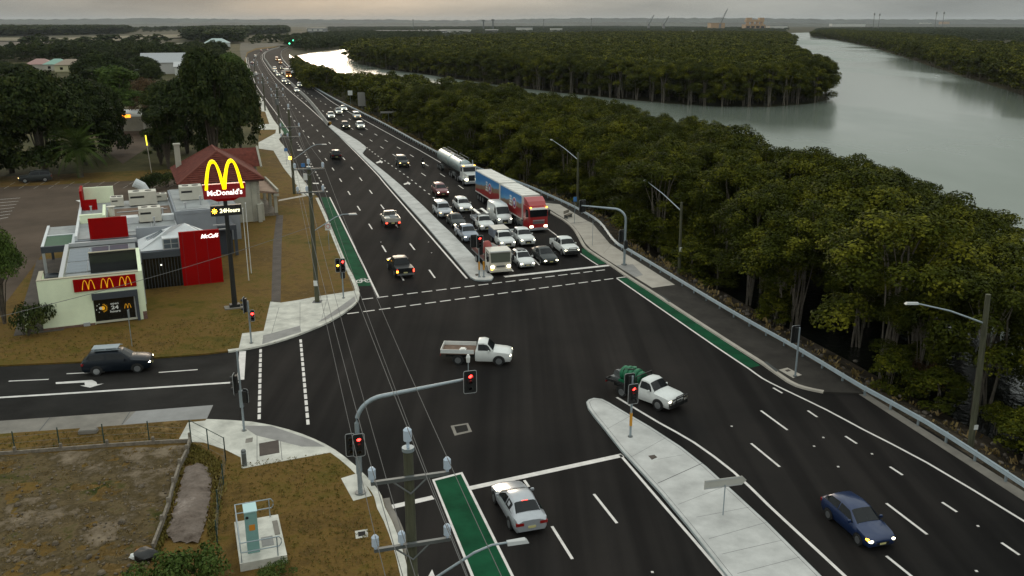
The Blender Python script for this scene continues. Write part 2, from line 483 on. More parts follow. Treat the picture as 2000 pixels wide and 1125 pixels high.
# road platform with its embankment towards the river
M_BANK = patch_mat('rubble_bank', [(0.36, (0.014, 0.012, 0.007)), (0.5, (0.045, 0.035, 0.024)), (0.66, (0.12, 0.095, 0.072))], 0.5, 3.0, bump=1.0, bscale=3)
structure(strip_mesh(RAIL, [(0.30, 0.02), (0.9, 0.0), (2.4, -0.35), (4.2, -1.1), (7.5, -1.75)]), 'embankment', M_BANK)
rp = [(p.x, p.y) for p in offset(RAIL, 0.34)]
far_l = G(430, 84)
road_poly = rp[::2] + [(rp[-1][0], rp[-1][1]), (rp[-1][0] - 40, rp[-1][1]), (-700, 960), (-700, 20), (25, 20)]
road = structure(MB().sheet(road_poly, 0.0), 'road', M_ASPH)

# ------------------------------------------------------------------ land blocks beside the road
KERB_NW = [(-200, 727), (0, 713), (200, 704), (300, 698), (405, 690), (486, 680), (537, 668), (586, 652), (645, 627), (680, 605), (697, 590), (702, 580), (702, 566), (694, 545), (680, 519), (660, 473), (640, 425), (622, 386),
           (612, 375), (585, 340), (568, 308), (554, 284), (545, 272), (554, 260), (549, 252), (534, 233), (520, 208), (512, 193), (500, 174), (492, 156), (485, 132), (481, 112), (484, 104), (500, 97), (547, 91)]
kn = [G(a, b, 0.13) for a, b in KERB_NW]
nw_poly = [(p.x, p.y) for p in kn] + [(kn[-1].x - 10, kn[-1].y + 12), (-900, kn[-1].y + 12), (-900, 55)]
M_LAND = M_GRASS
nw = structure(MB().prism(nw_poly, -0.5, 0.125), 'verge', M_LAND)
KERB_SW = [(-250, 853), (0, 847), (240, 830), (337, 822), (404, 818), (492, 823), (563, 838), (615, 857), (655, 878), (695, 909), (731, 946), (746, 968), (752, 990), (766, 1016), (785, 1066), (797, 1110), (812, 1170), (850, 1300)]
ks = [G(a, b, 0.13) for a, b in KERB_SW]
sw_poly = [(p.x, p.y) for p in ks] + [(ks[-1].x, 10), (-90, 10), (-90, ks[0].y)]
sw = structure(MB().prism(sw_poly, -0.5, 0.125), 'verge', M_LAND)

def kerb(px, width, z0, z1, m, name='kerb', step=1.2, side=1):
    ln = smooth_line([tuple(G(a, b, z1)[:2]) for a, b in px], step)
    b = strip_mesh(ln, [(0.0, z0), (0.02 * side, z1), (width * side, z1 + 0.006), (width * side, z1 - 0.1)])
    if side > 0: b.f = [tuple(reversed(f)) for f in b.f]
    return structure(b, name, m)
kerb([(446, 686), (486, 680), (537, 668), (586, 652), (645, 627), (680, 605), (697, 590), (702, 580), (702, 566), (694, 545), (680, 519), (660, 473), (640, 425), (622, 386)], 0.42, -0.02, 0.135, M_CONC, side=-1)
kerb([(612, 375), (585, 340), (568, 308), (554, 284), (545, 272), (554, 260), (549, 252), (534, 233), (520, 208), (512, 193), (500, 174), (492, 156), (485, 132), (481, 112)], 0.45, -0.02, 0.135, M_CONC, side=-1, step=4)
kerb([(404, 818), (492, 823), (563, 838), (615, 857), (655, 878), (695, 909), (731, 946), (746, 968), (752, 990), (766, 1016), (785, 1066), (797, 1110), (812, 1170)], 0.42, -0.02, 0.135, M_CONC, side=1)
# gutter below the bottom kerb
structure(strip_mesh(smooth_line([tuple(G(a, b)[:2]) for a, b in [(747, 974), (752, 992), (766, 1018), (785, 1068), (798, 1112), (813, 1172)]], 1), [(-0.02, 0.006), (-0.38, 0.010)]), 'gutter', M_CONC2)

def slab(px, name, m, z=0.129, th=0.02, parent=None):
    return structure(MB().prism(P2(px, z), z - th, z), name, m, parent)
# corner pavement before the restaurant
pav = slab([(466, 682), (473, 651), (515, 646), (528, 589), (549, 591), (588, 585), (618, 579), (690, 568), (697, 566), (700, 574), (696, 588), (679, 602), (644, 624), (586, 648), (537, 664), (487, 677)], 'pavement', M_CONC, 0.139)
for q in ([(512, 672), (514, 655), (586, 636), (588, 648)], [(620, 630), (692, 579), (695, 588), (678, 602), (640, 623)]):
    slab(q, 'ramp_surface', M_TACT, 0.144, 0.008, pav)
for a, b in (((515, 620), (520, 630)), ):
    pass
def seam(p, q, wd, z, parent, m=None, name='joint'):
    a, b = G(*p, z), G(*q, z); d = (b - a).normalized(); nn = Vector((-d.y, d.x, 0)) * wd / 2
    return MB().add([a - nn, a + nn, b + nn, b - nn], [(0, 3, 2, 1)]).build(name, m or M_JOINT, parent)
for p, q in (((519, 630), (640, 612)), ((586, 590), (586, 640)), ((545, 600), (528, 660)), ((640, 578), (628, 625))): seam(p, q, 0.03, 0.1425, pav)
slab([(533, 478), (550, 478), (548, 590), (530, 589)], 'path', M_PATHASPH, 0.131)
slab([(540, 420), (553, 420), (550, 478), (533, 478)], 'path', M_PATHASPH, 0.131)
# pavement along the far verge with two driveways
fp = slab([(610, 377), (583, 341), (566, 309), (552, 285), (543, 272), (551, 260), (547, 252), (532, 233), (518, 208), (511, 195), (505, 195), (510, 217), (518, 218), (526, 242), (505, 243), (505, 253), (539, 253), (538, 260), (513, 274), (505, 278),
           (505, 290), (534, 294), (554, 328), (573, 352), (590, 380), (608, 384)], 'pavement', M_CONC, 0.139)
slab([(543, 393), (545, 390), (612, 377), (614, 380)], 'path', M_CONCB, 0.134)
# bottom-left corner pavement
pv2 = slab([(367, 825), (404, 821), (492, 826), (562, 841), (614, 860), (648, 883), (472, 915), (470, 893), (440, 878), (398, 864), (347, 862)], 'pavement', M_CONC, 0.139)
slab([(472, 831), (530, 832), (612, 860), (634, 872), (590, 872), (500, 850)], 'ramp_surface', M_TACT, 0.144, 0.008, pv2)
slab([(506, 866), (544, 859), (546, 884), (507, 891)], 'pit_cover', M_PATHASPH, 0.146, 0.01, pv2)
slab([(480, 857), (494, 854), (493, 863), (479, 865)], 'pit_cover', M_CONC2, 0.146, 0.01, pv2)
seam((502, 850), (502, 908), 0.03, 0.1425, pv2); seam((547, 855), (551, 899), 0.03, 0.1425, pv2)
slab([(666, 934), (702, 923), (726, 968), (690, 978)], 'footing_slab', M_CONC, 0.14)
pit = slab([(693, 1037), (718, 1033), (719, 1048), (695, 1052)], 'pit_frame', M_CONC, 0.14)
slab([(699, 1039), (713, 1037), (714, 1045), (700, 1048)], 'pit_cover', M_ASPH2, 0.146, 0.01, pit)
# concrete apron of the side street
ap = slab([(-200, 838), (0, 822), (240, 805), (416, 792), (404, 818), (337, 823), (0, 848), (-250, 858)], 'driveway_apron', M_CONC2, 0.02, 0.03)
slab([(240, 829), (265, 803), (416, 791), (404, 817)], 'apron_panel', mat('pale_panel', (0.25, 0.245, 0.24), 0.9, var=0.15, scale=0.6), 0.026, 0.01, ap)
for p, q in (((98, 815), (76, 842)), ((254, 804), (238, 829))): seam(p, q, 0.06, 0.029, ap)
# side street surface, a little older than the highway
structure(MB().prism(P2([(-260, 731), (0, 711), (200, 702), (405, 689), (470, 684), (472, 745), (466, 821), (404, 820), (416, 791), (0, 823), (-260, 842)]), -0.02, 0.004), 'side_street', M_ASPH2)

# ------------------------------------------------------------------ medians
near_med = [(1145, 785), (1149, 797), (1160, 812), (1175, 830), (1213, 878), (1290, 962), (1340, 1022), (1421, 1125), (1500, 1240), (1740, 1240), (1605, 1125), (1500, 1021), (1440, 966), (1380, 911), (1330, 872), (1270, 833), (1215, 801), (1190, 786), (1176, 779), (1160, 777), (1150, 780)]
pn = P2(near_med, 0.14)
med = structure(MB().prism(pn, -0.05, 0.14), 'median_island', mat('kerb_face', (0.33, 0.36, 0.36), 0.85, var=0.12, scale=1.0))
cx = sum(p[0] for p in pn) / len(pn)
def inset(poly, d):
    n = len(poly); out = []
    ar = sum(poly[i][0] * poly[(i + 1) % n][1] - poly[(i + 1) % n][0] * poly[i][1] for i in range(n))
    sg = 1 if ar > 0 else -1
    for i in range(n):
        a = Vector(poly[i - 1]); b = Vector(poly[i]); c = Vector(poly[(i + 1) % n])
        t1 = (b - a).normalized(); t2 = (c - b).normalized()
        nn = Vector((-t1.y - t2.y, t1.x + t2.x)) * sg
        nn = nn.normalized() if nn.length > 1e-6 else Vector((0, 0))
        k = max(0.5, nn.dot(Vector((-t1.y, t1.x)) * sg))
        out.append(tuple(b + nn * d / k))
    return out
MB().prism(inset(pn, 0.03), 0.1, 0.146).build('median_paving', mat('median_concrete', (0.46, 0.455, 0.44), 0.9, var=0.2, scale=0.6, detail=10, bump=0.15, bscale=12), med)
pi = inset(pn, 0.20)
pj = inset(pn, 0.225)
b = MB()
for i in range(len(pi)):
    j = (i + 1) % len(pi)
    b.add([(*pi[i], 0.149), (*pi[j], 0.149), (*pj[j], 0.149), (*pj[i], 0.149)], [(0, 1, 2, 3)])
b.build('kerb_joint', M_JOINT, med)
[seam(p_, q_, 0.02, 0.1495, med) for p_, q_ in (((1185, 838), (1232, 812)), ((1232, 893), (1300, 855)), ((1325, 985), (1420, 948)), ((1385, 1052), (1497, 1020)), ((1440, 1120), (1562, 1088)))]; seam((1284, 944), (1373, 904), 0.05, 0.1495, med); seam((1360, 1010), (1465, 990), 0.02, 0.1495, med); seam((1410, 1082), (1527, 1055), 0.02, 0.1495, med); seam((1284, 897), (1335, 888), 0.02, 0.1495, med)
slab([(1266, 890), (1278, 888), (1284, 893), (1273, 898)], 'pit_cover', M_PATHASPH, 0.150, 0.01, med)
far_med = [(945, 547), (928, 546), (919, 541), (875, 490), (860, 473), (830, 438), (759, 360), (741, 340), (690, 290), (642, 247), (647, 243), (672, 258), (700, 275), (714, 286), (715, 290), (708, 299), (712, 304), (757, 340), (781, 360), (830, 405), (860, 435), (883, 456), (940, 515), (964, 541), (960, 546)]
pf = P2(far_med, 0.14)
med2 = structure(MB().prism(pf, -0.05, 0.14), 'median_island', MATS['kerb_face'])
MB().prism(inset(pf, 0.03), 0.1, 0.146).build('median_paving', MATS['median_concrete'], med2)
for p, q in (((855, 450), (838, 453)), ((800, 376), (778, 380)), ((900, 474), (870, 480)), ((925, 501), (893, 507)), ((880, 452), (850, 458)), ((830, 405), (805, 409)), ((770, 352), (755, 354)), ((735, 323), (722, 325))): seam(p, q, 0.05, 0.149, med2)
slab([(928, 535), (936, 534), (937, 538), (929, 539)], 'pit_cover', M_PATHASPH, 0.151, 0.01, med2)
# right-hand footpath, verge and kerb
KERB_E = [(1040, 393), (1062, 406), (1080, 418), (1101, 430), (1118, 445), (1129, 462), (1138, 479), (1150, 490), (1187, 514), (1225, 540), (1272, 570), (1330, 608), (1429, 672), (1489, 710), (1538, 744), (1570, 757), (1608, 765)]
ke = smooth_line([tuple(G(a, b, 0.13)[:2]) for a, b in KERB_E], 1.2)
rail_seg = [p for p in RAIL if G(1690, 766).y - 0.5 < p.y < G(1040, 393).y]
verge_e = [(p.x, p.y) for p in ke] + [tuple(G(1690, 768, 0.1)[:2])] + [(p.x, p.y) for p in offset(rail_seg, 0.36)]
M_VERGE = mat('sealed_verge', (0.036, 0.032, 0.028), 0.95, var=0.3, scale=0.6, bump=0.3, spec=0.2)
structure(MB().prism(verge_e, -0.1, 0.118), 'verge', M_VERGE)
b = strip_mesh(ke, [(0.03, 0.002), (0.0, 0.128), (-0.30, 0.133), (-0.30, 0.05)])
structure(b, 'kerb', M_CONCB)
fpe = slab([(1052, 395), (1093, 399), (1148, 432), (1157, 436), (1174, 456), (1191, 476), (1216, 492), (1318, 556), (1274, 562), (1240, 541), (1187, 508), (1154, 486), (1143, 474), (1134, 459), (1122, 443), (1106, 429)], 'pavement', M_CONCB, 0.131)
slab([(1204, 518), (1236, 516), (1256, 537), (1240, 541)], 'ramp_surface', M_TACT, 0.136, 0.008, fpe)
seam((1115, 436), (1148, 433), 0.18, 0.136, fpe); seam((1178, 496), (1194, 478), 0.02, 0.136, fpe); seam((1227, 523), (1252, 515), 0.02, 0.136, fpe)
fs = slab([(1521, 722), (1538, 718), (1566, 732), (1549, 738)], 'footing_slab', M_CONCB, 0.132)
slab([(1533, 723), (1540, 721), (1545, 724), (1537, 726)], 'pit_cover', M_PATHASPH, 0.138, 0.01, fs)
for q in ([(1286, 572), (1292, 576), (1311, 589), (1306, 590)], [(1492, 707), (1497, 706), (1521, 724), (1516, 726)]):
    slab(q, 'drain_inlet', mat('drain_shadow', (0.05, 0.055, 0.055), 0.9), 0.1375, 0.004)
structure(MB().prism(P2([(1674, 768), (1684, 764), (2000, 961), (2200, 1098), (2200, 1122), (2000, 979)]), -0.02, 0.03), 'rail_footing', M_CONC2)
# car park
cpk = structure(MB().prism(P2([(-260, 374), (0, 366), (280, 352), (345, 349), (350, 372), (300, 400), (215, 430), (130, 470), (80, 500), (20, 580), (-30, 640), (-280, 640)], 0.13), 0.1, 0.131), 'car_park', M_CARPARK)
for i in range(14):
    a = 20 + i * 29
    for dx, dy0, dy1 in ((0, 352.5, 358), (-12, 360, 366)):
        y = dy0 - a * 0.004 + 3; seam((a + 10 + dx, y), (a + dx, y + 5.5), 0.12, 0.135, cpk, mat('faded_paint', (0.24, 0.205, 0.17), 0.9, var=0.3, scale=2), 'bay_line')
for i in range(7):
    y = 388 + i * 6.3; seam((0, y + 1.5), (40 - i * 4, y - 1.5), 0.13, 0.135, cpk, M_WHITE, 'bay_line')
seam((152, 391), (165, 396), 0.6, 0.135, cpk, M_WHITE, 'bay_line')
for q in ((158, 433), (165, 430), (161, 434)): seam(q, (q[0] + 5, q[1] - 4), 0.3, 0.136, cpk, M_WHITE, 'bay_line')

# ------------------------------------------------------------------ painted markings
def paint(px, name='road_marking', m=None, z=0.007):
    return MB().sheet(P2(px, z), z).build(name, m or M_WHITE, road)
def line_world(line, wd, z=0.007, name='edge_line'):
    return strip_mesh(line, [(-wd / 2, z), (wd / 2, z)]).build(name, M_WHITE, road)
def line_px(px, wd, step=3.0, name='edge_line', z=0.007):
    return line_world(smooth_line([tuple(G(a, b)[:2]) for a, b in px], step), wd, z, name)
def dash(a, b, wd=0.16, name='lane_dash', z=0.007):
    d = (b - a).normalized(); nn = Vector((-d.y, d.x)) * wd / 2
    return MB().add([(*(a - nn), z), (*(a + nn), z), (*(b + nn), z), (*(b - nn), z)], [(0, 3, 2, 1)]).build(name, M_WHITE, road)
def dashes_px(px, first, period, length, wd=0.16, name='lane_dash', limit=999):
    ln = smooth_line([tuple(G(a, b)[:2]) for a, b in px], 3.0)
    for i, (a, b) in enumerate(walk(ln, first, period, length)):
        if i < limit: dash(a, b, wd, name)
GV = lambda p: Vector(tuple(G(*p)[:2]))
# left carriageway, away from the camera
dashes_px([(788.4, 547.8), (753.2, 491), (725.9, 446), (702.8, 410), (670, 359), (641.7, 318), (617, 286), (597, 261), (579.5, 240.5), (560, 219), (540, 192), (523, 165), (510, 142), (502, 124), (500, 110), (510, 100)], 0.0, 12, 3.2, 0.17)
dashes_px([(849.5, 542.9), (815.8, 495.9), (781, 450), (753.6, 412.8), (713, 360.5), (678.5, 317.8), (649, 285), (624.4, 259.7), (604, 238.8), (588, 222), (565, 198), (545, 173), (527, 146), (514, 124), (509, 110), (518, 100)], 0.0, 12, 3.2, 0.17)
line_px([(912, 544), (860, 484), (752.6, 360), (736, 340), (690, 293), (640, 244), (600, 207), (561.6, 174), (535, 148), (518, 125), (512, 112), (518, 102), (545, 93)], 0.2)
line_px([(740, 582), (690, 478), (644, 385)], 0.17)
dashes_px([(639, 375), (620, 342), (598, 305), (578, 275)], 0, 3.2, 0.9, 0.22, 'turn_dash')
line_px([(566, 259), (540, 222), (517, 191), (500, 165), (492, 145), (486, 125), (484, 112)], 0.16)
paint([(627, 385.5), (643, 385.5), (725, 558), (697, 559), (689, 545), (676, 513), (660, 472), (642, 425)], 'bike_lane', M_GREEN, 0.005)
paint([(548, 236), (565.5, 259), (556, 263), (549, 254)], 'bike_lane', M_GREEN, 0.005)
paint([(610, 357), (622, 357), (623, 359), (612, 359)]); paint([(580, 292), (589, 292), (590, 294), (581, 294)])
# the two crossings of the highway
def crossing(p, q, period, length, wd):
    a, b = GV(p), GV(q)
    for s, e in walk([a, b], 0, period, length): dash(s, e, wd, 'crossing_dash')
crossing((707, 584.8), (1198, 525), 1.45, 1.05, 0.2)
crossing((678, 613), (1228, 540), 1.45, 1.05, 0.2)
crossing((509, 682), (506, 824), 1.05, 0.8, 0.2)
crossing((587, 663), (603, 843), 1.05, 0.8, 0.2)
# stop lines
dash(GV((985, 540.5)), GV((1197, 517.5)), 0.55, 'stop_line')
dash(GV((757, 992)), GV((846, 971.5)), 0.42, 'stop_line'); dash(GV((918, 953.5)), GV((1216, 889)), 0.42, 'stop_line')
dash(GV((474, 686)), GV((470, 742)), 0.5, 'stop_line')
# side street
line_px([(-150, 785), (0, 776.5), (200, 764), (470, 746)], 0.28)
for p, q in (((17, 744.5), (95, 741)), ((130, 730), (205, 726.5)), ((310, 727.5), (386, 722)), ((-120, 762), (-40, 758))): dash(GV(p), GV(q), 0.16)
paint([(109, 746.5), (162, 743), (180, 742), (188, 746), (190, 750.5), (203, 749), (176, 757), (156, 753), (166, 752.5), (165, 747), (109, 750)], 'arrow')
# highway towards the camera
line_px([(556, 120), (546, 117), (575, 145), (600, 165), (625, 182), (650, 200), (687, 222), (712, 235), (792, 279), (820, 294), (858, 316), (930, 357)][1:], 0.17)
C_PX = [(560, 172), (600, 199), (640, 222), (705.6, 262.4), (724, 274), (745.6, 288), (770.4, 303.5), (797, 320.5), (826, 340), (880, 377), (940, 420), (1000, 467), (1044, 507), (1056, 521)]
D_PX = [(585, 172), (625, 197), (670, 225), (731, 261), (751, 273.3), (774.4, 286.4), (800, 301.6), (829, 319.5), (859.6, 339), (894, 361), (933, 388), (985, 424), (1040, 466), (1086, 501), (1104, 514)]
dashes_px(C_PX, 3.0, 12, 3.2); dashes_px(D_PX, 3.0, 12, 3.2)
dashes_px([(716, 288), (733, 301), (760, 320), (790, 341), (822, 366), (855.5, 393), (900, 430), (960, 487), (1005, 533)], 0, 3.2, 1.0, 0.2, 'turn_dash')
for ax, ay in ((742, 316), (796, 358)):
    paint([(ax - 8, ay + 1), (ax, ay - 2), (ax - 1, ay - 4), (ax + 6, ay), (ax + 4, ay + 3), (ax + 1, ay + 1), (ax - 6, ay + 3)], 'arrow')
line_px([(930, 357), (985, 392), (1060, 440), (1135, 496), (1168, 518)], 0.15)
paint([(1136, 485), (1145, 486.5), (1186, 514), (1169, 516.5), (1137, 495)], 'bike_lane', M_GREEN, 0.005)
paint([(1207, 544), (1226, 542.5), (1275, 574), (1334, 613.5), (1429, 676), (1485, 714), (1462, 719), (1400, 678), (1300, 609)], 'bike_lane', M_GREEN, 0.005)
line_px([(1205, 544), (1300, 609.5), (1400, 678.5), (1461, 719), (1489, 739), (1528, 759), (1613, 800), (1686, 839), (1811, 904), (2000, 1018), (2100, 1082)], 0.16)
line_px([(1204.5, 776), (1286, 825), (1355, 864), (1433, 922), (1500, 986), (1570, 1051), (1650, 1125), (1760, 1230)], 0.18)
line_px([(1211, 888), (1290, 980), (1350, 1049), (1415, 1125), (1500, 1225)], 0.17)
for p, q in (((1486, 802), (1538, 840)), ((1467, 866), (1523, 912)), ((1731, 983), (1811, 1044)), ((1731, 1086), (1782, 1127)), ((1510, 757.5), (1528, 768)), ((1577.6, 802), (1596, 814.6)), ((1651, 852), (1673.5, 866.5)),
             ((1738, 911.6), (1763, 928)), ((1840, 981), (1869, 1000)), ((1956, 1060), (1991, 1084)), ((1024, 938), (1033, 951)), ((1078, 1028), (1118, 1092)), ((1160, 965), (1205, 1022))): dash(GV(p), GV(q), 0.15)
for p in ((1290, 880), (1608, 855), (1637, 912), (1703, 887), (1910, 1028), (1274, 1118), (1907, 1116), (1590, 872), (843, 494), (744, 473), (745, 402), (803, 480), (837, 473), (1429, 833)):
    c = G(*p); MB().box(-.06, .06, -.06, .06, 0, .03).build('road_stud', M_WHITE, road).location = (c.x, c.y, 0.004)
# bike box at the near approach
paint([(843.7, 936.6), (903, 921.7), (1004, 1125), (1060, 1240), (975, 1240), (919.6, 1125)], 'bike_lane', M_WHITE, 0.005)
paint([(849, 939), (900, 926), (998, 1125), (1053, 1240), (982, 1240), (926, 1125)], 'bike_lane_fill', M_GREEN, 0.009)
paint([(835, 1128), (844, 1112), (851, 1130)], 'arrow')
mh = paint([(880, 831.5), (914, 826), (922, 843), (888, 851)], 'pit_frame', M_CONC2, 0.006)
paint([(887, 833), (911, 829), (915, 841), (892, 846)], 'pit_cover', M_ASPH2, 0.010)
# bicycle symbol
bc = G(710, 549); sy = MB()
for dx in (-0.42, 0.42):
    for k in range(14):
        a0, a1 = 2 * math.pi * k / 14, 2 * math.pi * (k + 1) / 14
        sy.add([(dx + r * math.cos(a), 1.8 * r * math.sin(a), 0) for a, r in ((a0, .22), (a1, .22), (a1, .32), (a0, .32))], [(0, 3, 2, 1)])
for (x0, y0), (x1, y1) in (((-.42, 0), (-.15, .75)), ((-.15, .75), (.25, .7)), ((.25, .7), (.42, 0)), ((-.2, .6), (.02, 0)), ((.02, 0), (.3, .7)), ((-.42, 0), (.02, 0)), ((.25, .7), (.2, .95)), ((-.28, .85), (-.05, .85))):
    d = Vector((x1 - x0, y1 - y0)).normalized(); nn = Vector((-d.y, d.x)) * .05
    sy.add([(x0 - nn.x, y0 - nn.y, 0), (x0 + nn.x, y0 + nn.y, 0), (x1 + nn.x, y1 + nn.y, 0), (x1 - nn.x, y1 - nn.y, 0)], [(0, 3, 2, 1)])
o = sy.build('bicycle_symbol', M_WHITE, road); o.location = (bc.x, bc.y, 0.010); o.rotation_euler = (0, 0, ROAD * 0.9)

# ------------------------------------------------------------------ guard rails
def guard_rail(line, label, post_every, name='guard_rail', posts=True, limit=300):
    root = thing(name, label, 'guard rail')
    b = strip_mesh(line, [(0.06, 0.42), (-0.02, 0.46), (0.03, 0.52), (-0.03, 0.57), (0.03, 0.63), (-0.02, 0.69), (0.03, 0.74), (0.07, 0.75), (0.07, 0.42)])
    b.build('rail', M_GALV, root)
    pm = MB().box(-.05, .05, 0.08, 0.2, -0.4, 0.72).mesh('post')
    n = 0
    for a, c in walk(line, 0.6, post_every, 0.3):
        if n >= limit: break
        d = c - a
        o = link('post', pm, M_GALV, root); o.location = (a.x, a.y, 0); o.rotation_euler = (0, 0, math.atan2(d.y, d.x) + math.pi); n += 1
    return root
guard_rail(RAIL, 'long galvanised steel safety rail between the highway and the mangroves', 2.5, limit=290)
MED_PX = [(642, 246), (610, 205), (590, 184), (560, 157), (535, 139), (522, 122), (516, 111), (522, 101), (547, 92)]
ml = smooth_line([tuple(G(a, b)[:2]) for a, b in MED_PX], 4)
mb = strip_mesh(ml, [(-0.4, -0.02), (-0.3, 0.1), (-0.14, 0.85), (0.14, 0.85), (0.3, 0.1), (0.4, -0.02)]).build('median_barrier', mat('barrier_concrete', (0.26, 0.25, 0.23), 0.9, var=0.2, scale=0.5))
mb['label'] = 'grey concrete barrier running up the middle of the far highway'; mb['category'] = 'barrier'
# crash cushion at its near end
cc = thing('crash_cushion', 'yellow and black crash cushion at the nose of the median barrier', 'crash cushion', G(643.5, 244), ROAD)
MB().box(-.45, .45, -.2, 2.2, 0, 0.8).build('cushion_body', mat('cushion_dark', (0.05, 0.045, 0.03), 0.8), cc)
MB().box(-.46, .46, -.26, -.21, 0.15, 0.82).build('hazard_plate', mat('hazard_amber', (0.45, 0.22, 0.02), 0.6), cc)
# ------------------------------------------------------------------ vehicles (x forward, y left, origin on the ground under the middle)
def paint_mat(name, col, metal=0.0):
    dark = max(col) < .06
    return mat('paint_' + name, col, 0.32, metal=metal, coat=0.06 if dark else 0.5, var=0.05, scale=3, spec=0.22 if dark else 0.5)
PT = dict(white=paint_mat('white', (0.68, 0.69, 0.67)), silver=paint_mat('silver', (0.42, 0.44, 0.47), 0.35), grey=paint_mat('grey', (0.13, 0.135, 0.14), 0.3), dgrey=paint_mat('dark_grey', (0.045, 0.05, 0.05), 0.2),
          black=paint_mat('black', (0.014, 0.015, 0.016)), maroon=paint_mat('maroon', (0.16, 0.025, 0.03), 0.2), blue=paint_mat('blue', (0.010, 0.026, 0.085), 0.2), navy=paint_mat('navy', (0.008, 0.012, 0.018)),
          bluegrey=paint_mat('blue_grey', (0.24, 0.27, 0.33), 0.35), red=paint_mat('red', (0.36, 0.012, 0.014)), cream=paint_mat('cream', (0.62, 0.58, 0.50)), beige=paint_mat('beige', (0.40, 0.38, 0.34), 0.1), orange=paint_mat('orange', (0.45, 0.16, 0.03)))
def section(st):
    x, zb, zs, zr, w, wr = st
    h = zs - zb
    return [(0, zb), (w * .88, zb), (w * .98, zb + .28 * h), (w, zb + .62 * h), (w * .955, zs), (wr, zr - .05), (wr - .12, zr), (0, zr + .025)]
SHAPES = {   # x, bottom, shoulder, top, half width, half width at the top
 'sedan': (dict(L=4.6, wheel=0.32, axles=(1.38, -1.32)), [(2.30, .36, .52, .58, .66, .48), (2.22, .24, .62, .69, .80, .62), (1.95, .20, .70, .78, .87, .70), (1.15, .20, .84, .90, .90, .74), (.92, .20, .88, .95, .90, .74), (.10, .20, .92, 1.38, .90, .60),
      (-.45, .20, .93, 1.45, .90, .60), (-1.05, .20, .94, 1.38, .90, .58), (-1.72, .20, .96, 1.03, .88, .68), (-2.15, .24, .95, 1.02, .84, .66), (-2.28, .34, .80, .92, .76, .58)], (4, 5, 7, 8)),
 'hatch': (dict(L=4.2, wheel=0.31, axles=(1.30, -1.25)), [(2.10, .36, .55, .62, .62, .45), (2.0, .24, .66, .74, .80, .60), (1.7, .20, .76, .84, .86, .70), (1.15, .20, .86, .93, .88, .72), (.95, .20, .89, .97, .88, .72), (.15, .20, .94, 1.42, .88, .60),
      (-.5, .20, .96, 1.50, .88, .60), (-1.45, .20, .98, 1.42, .88, .57), (-1.98, .22, .98, 1.05, .84, .62), (-2.1, .34, .85, .97, .78, .58)], (4, 5, 7, 8)),
 'suv': (dict(L=4.7, wheel=0.36, axles=(1.42, -1.36)), [(2.35, .42, .72, .80, .70, .55), (2.25, .30, .84, .92, .84, .66), (1.95, .26, .94, 1.00, .90, .76), (1.25, .26, 1.02, 1.08, .92, .78), (1.02, .26, 1.05, 1.12, .92, .78), (.35, .26, 1.08, 1.62, .92, .64),
      (-.4, .26, 1.09, 1.72, .92, .65), (-1.75, .26, 1.10, 1.66, .92, .63), (-2.2, .28, 1.08, 1.16, .90, .72), (-2.35, .40, .95, 1.05, .84, .66)], (4, 5, 7, 8)),
 'wagon4': (dict(L=4.8, wheel=0.39, axles=(1.45, -1.4)), [(2.4, .46, .82, .90, .76, .62), (2.3, .34, .96, 1.02, .86, .72), (1.9, .30, 1.04, 1.10, .92, .80), (1.2, .30, 1.08, 1.14, .93, .80), (1.02, .30, 1.10, 1.18, .93, .80), (.5, .30, 1.12, 1.74, .93, .70),
      (-.3, .30, 1.12, 1.84, .93, .72), (-2.1, .30, 1.12, 1.80, .93, .70), (-2.3, .32, 1.10, 1.20, .91, .76), (-2.4, .42, .98, 1.10, .86, .70)], (4, 5, 7, 8)),
 'cab': (dict(L=5.2, wheel=0.38, axles=(1.62, -1.5)), [(2.60, .44, .78, .86, .74, .60), (2.5, .32, .92, .98, .86, .70), (2.15, .30, 1.00, 1.06, .91, .78), (1.45, .30, 1.06, 1.12, .92, .80), (1.22, .30, 1.08, 1.16, .92, .80), (.62, .30, 1.10, 1.66, .92, .66),
      (.1, .30, 1.10, 1.76, .92, .68), (-.72, .30, 1.10, 1.70, .92, .66), (-.98, .32, 1.08, 1.16, .91, .78), (-1.02, .36, 1.0, 1.08, .90, .76)], (4, 5, 7, 8)),
 'cab1': (dict(L=5.1, wheel=0.38, axles=(1.62, -1.45)), [(2.55, .44, .78, .86, .74, .60), (2.45, .32, .92, .98, .86, .70), (2.1, .30, 1.00, 1.06, .91, .78), (1.45, .30, 1.06, 1.12, .92, .80), (1.22, .30, 1.08, 1.16, .92, .80), (.72, .30, 1.10, 1.68, .92, .66),
      (.45, .30, 1.10, 1.76, .92, .68), (.02, .30, 1.10, 1.72, .92, .67), (-.14, .32, 1.08, 1.16, .91, .78), (-.17, .36, 1.0, 1.08, .90, .76)], (4, 5, 7, 8)),
 'van': (dict(L=5.6, wheel=0.36, axles=(1.85, -1.65)), [(2.8, .40, .85, .95, .78, .60), (2.7, .28, 1.0, 1.10, .92, .72), (2.35, .25, 1.15, 1.24, .98, .80), (2.1, .25, 1.22, 1.32, 1.0, .82), (2.05, .25, 1.24, 1.36, 1.0, .82), (1.25, .25, 1.3, 2.25, 1.0, .80),
      (.6, .25, 1.3, 2.45, 1.0, .82), (-2.6, .25, 1.3, 2.45, 1.0, .82), (-2.76, .26, 1.3, 2.40, .99, .80), (-2.8, .35, 1.2, 2.3, .95, .76)], (4, 5, 5, 6)),
}
MESHES = {}
def shared(key, fn):
    if key not in MESHES: MESHES[key] = fn()
    return MESHES[key]
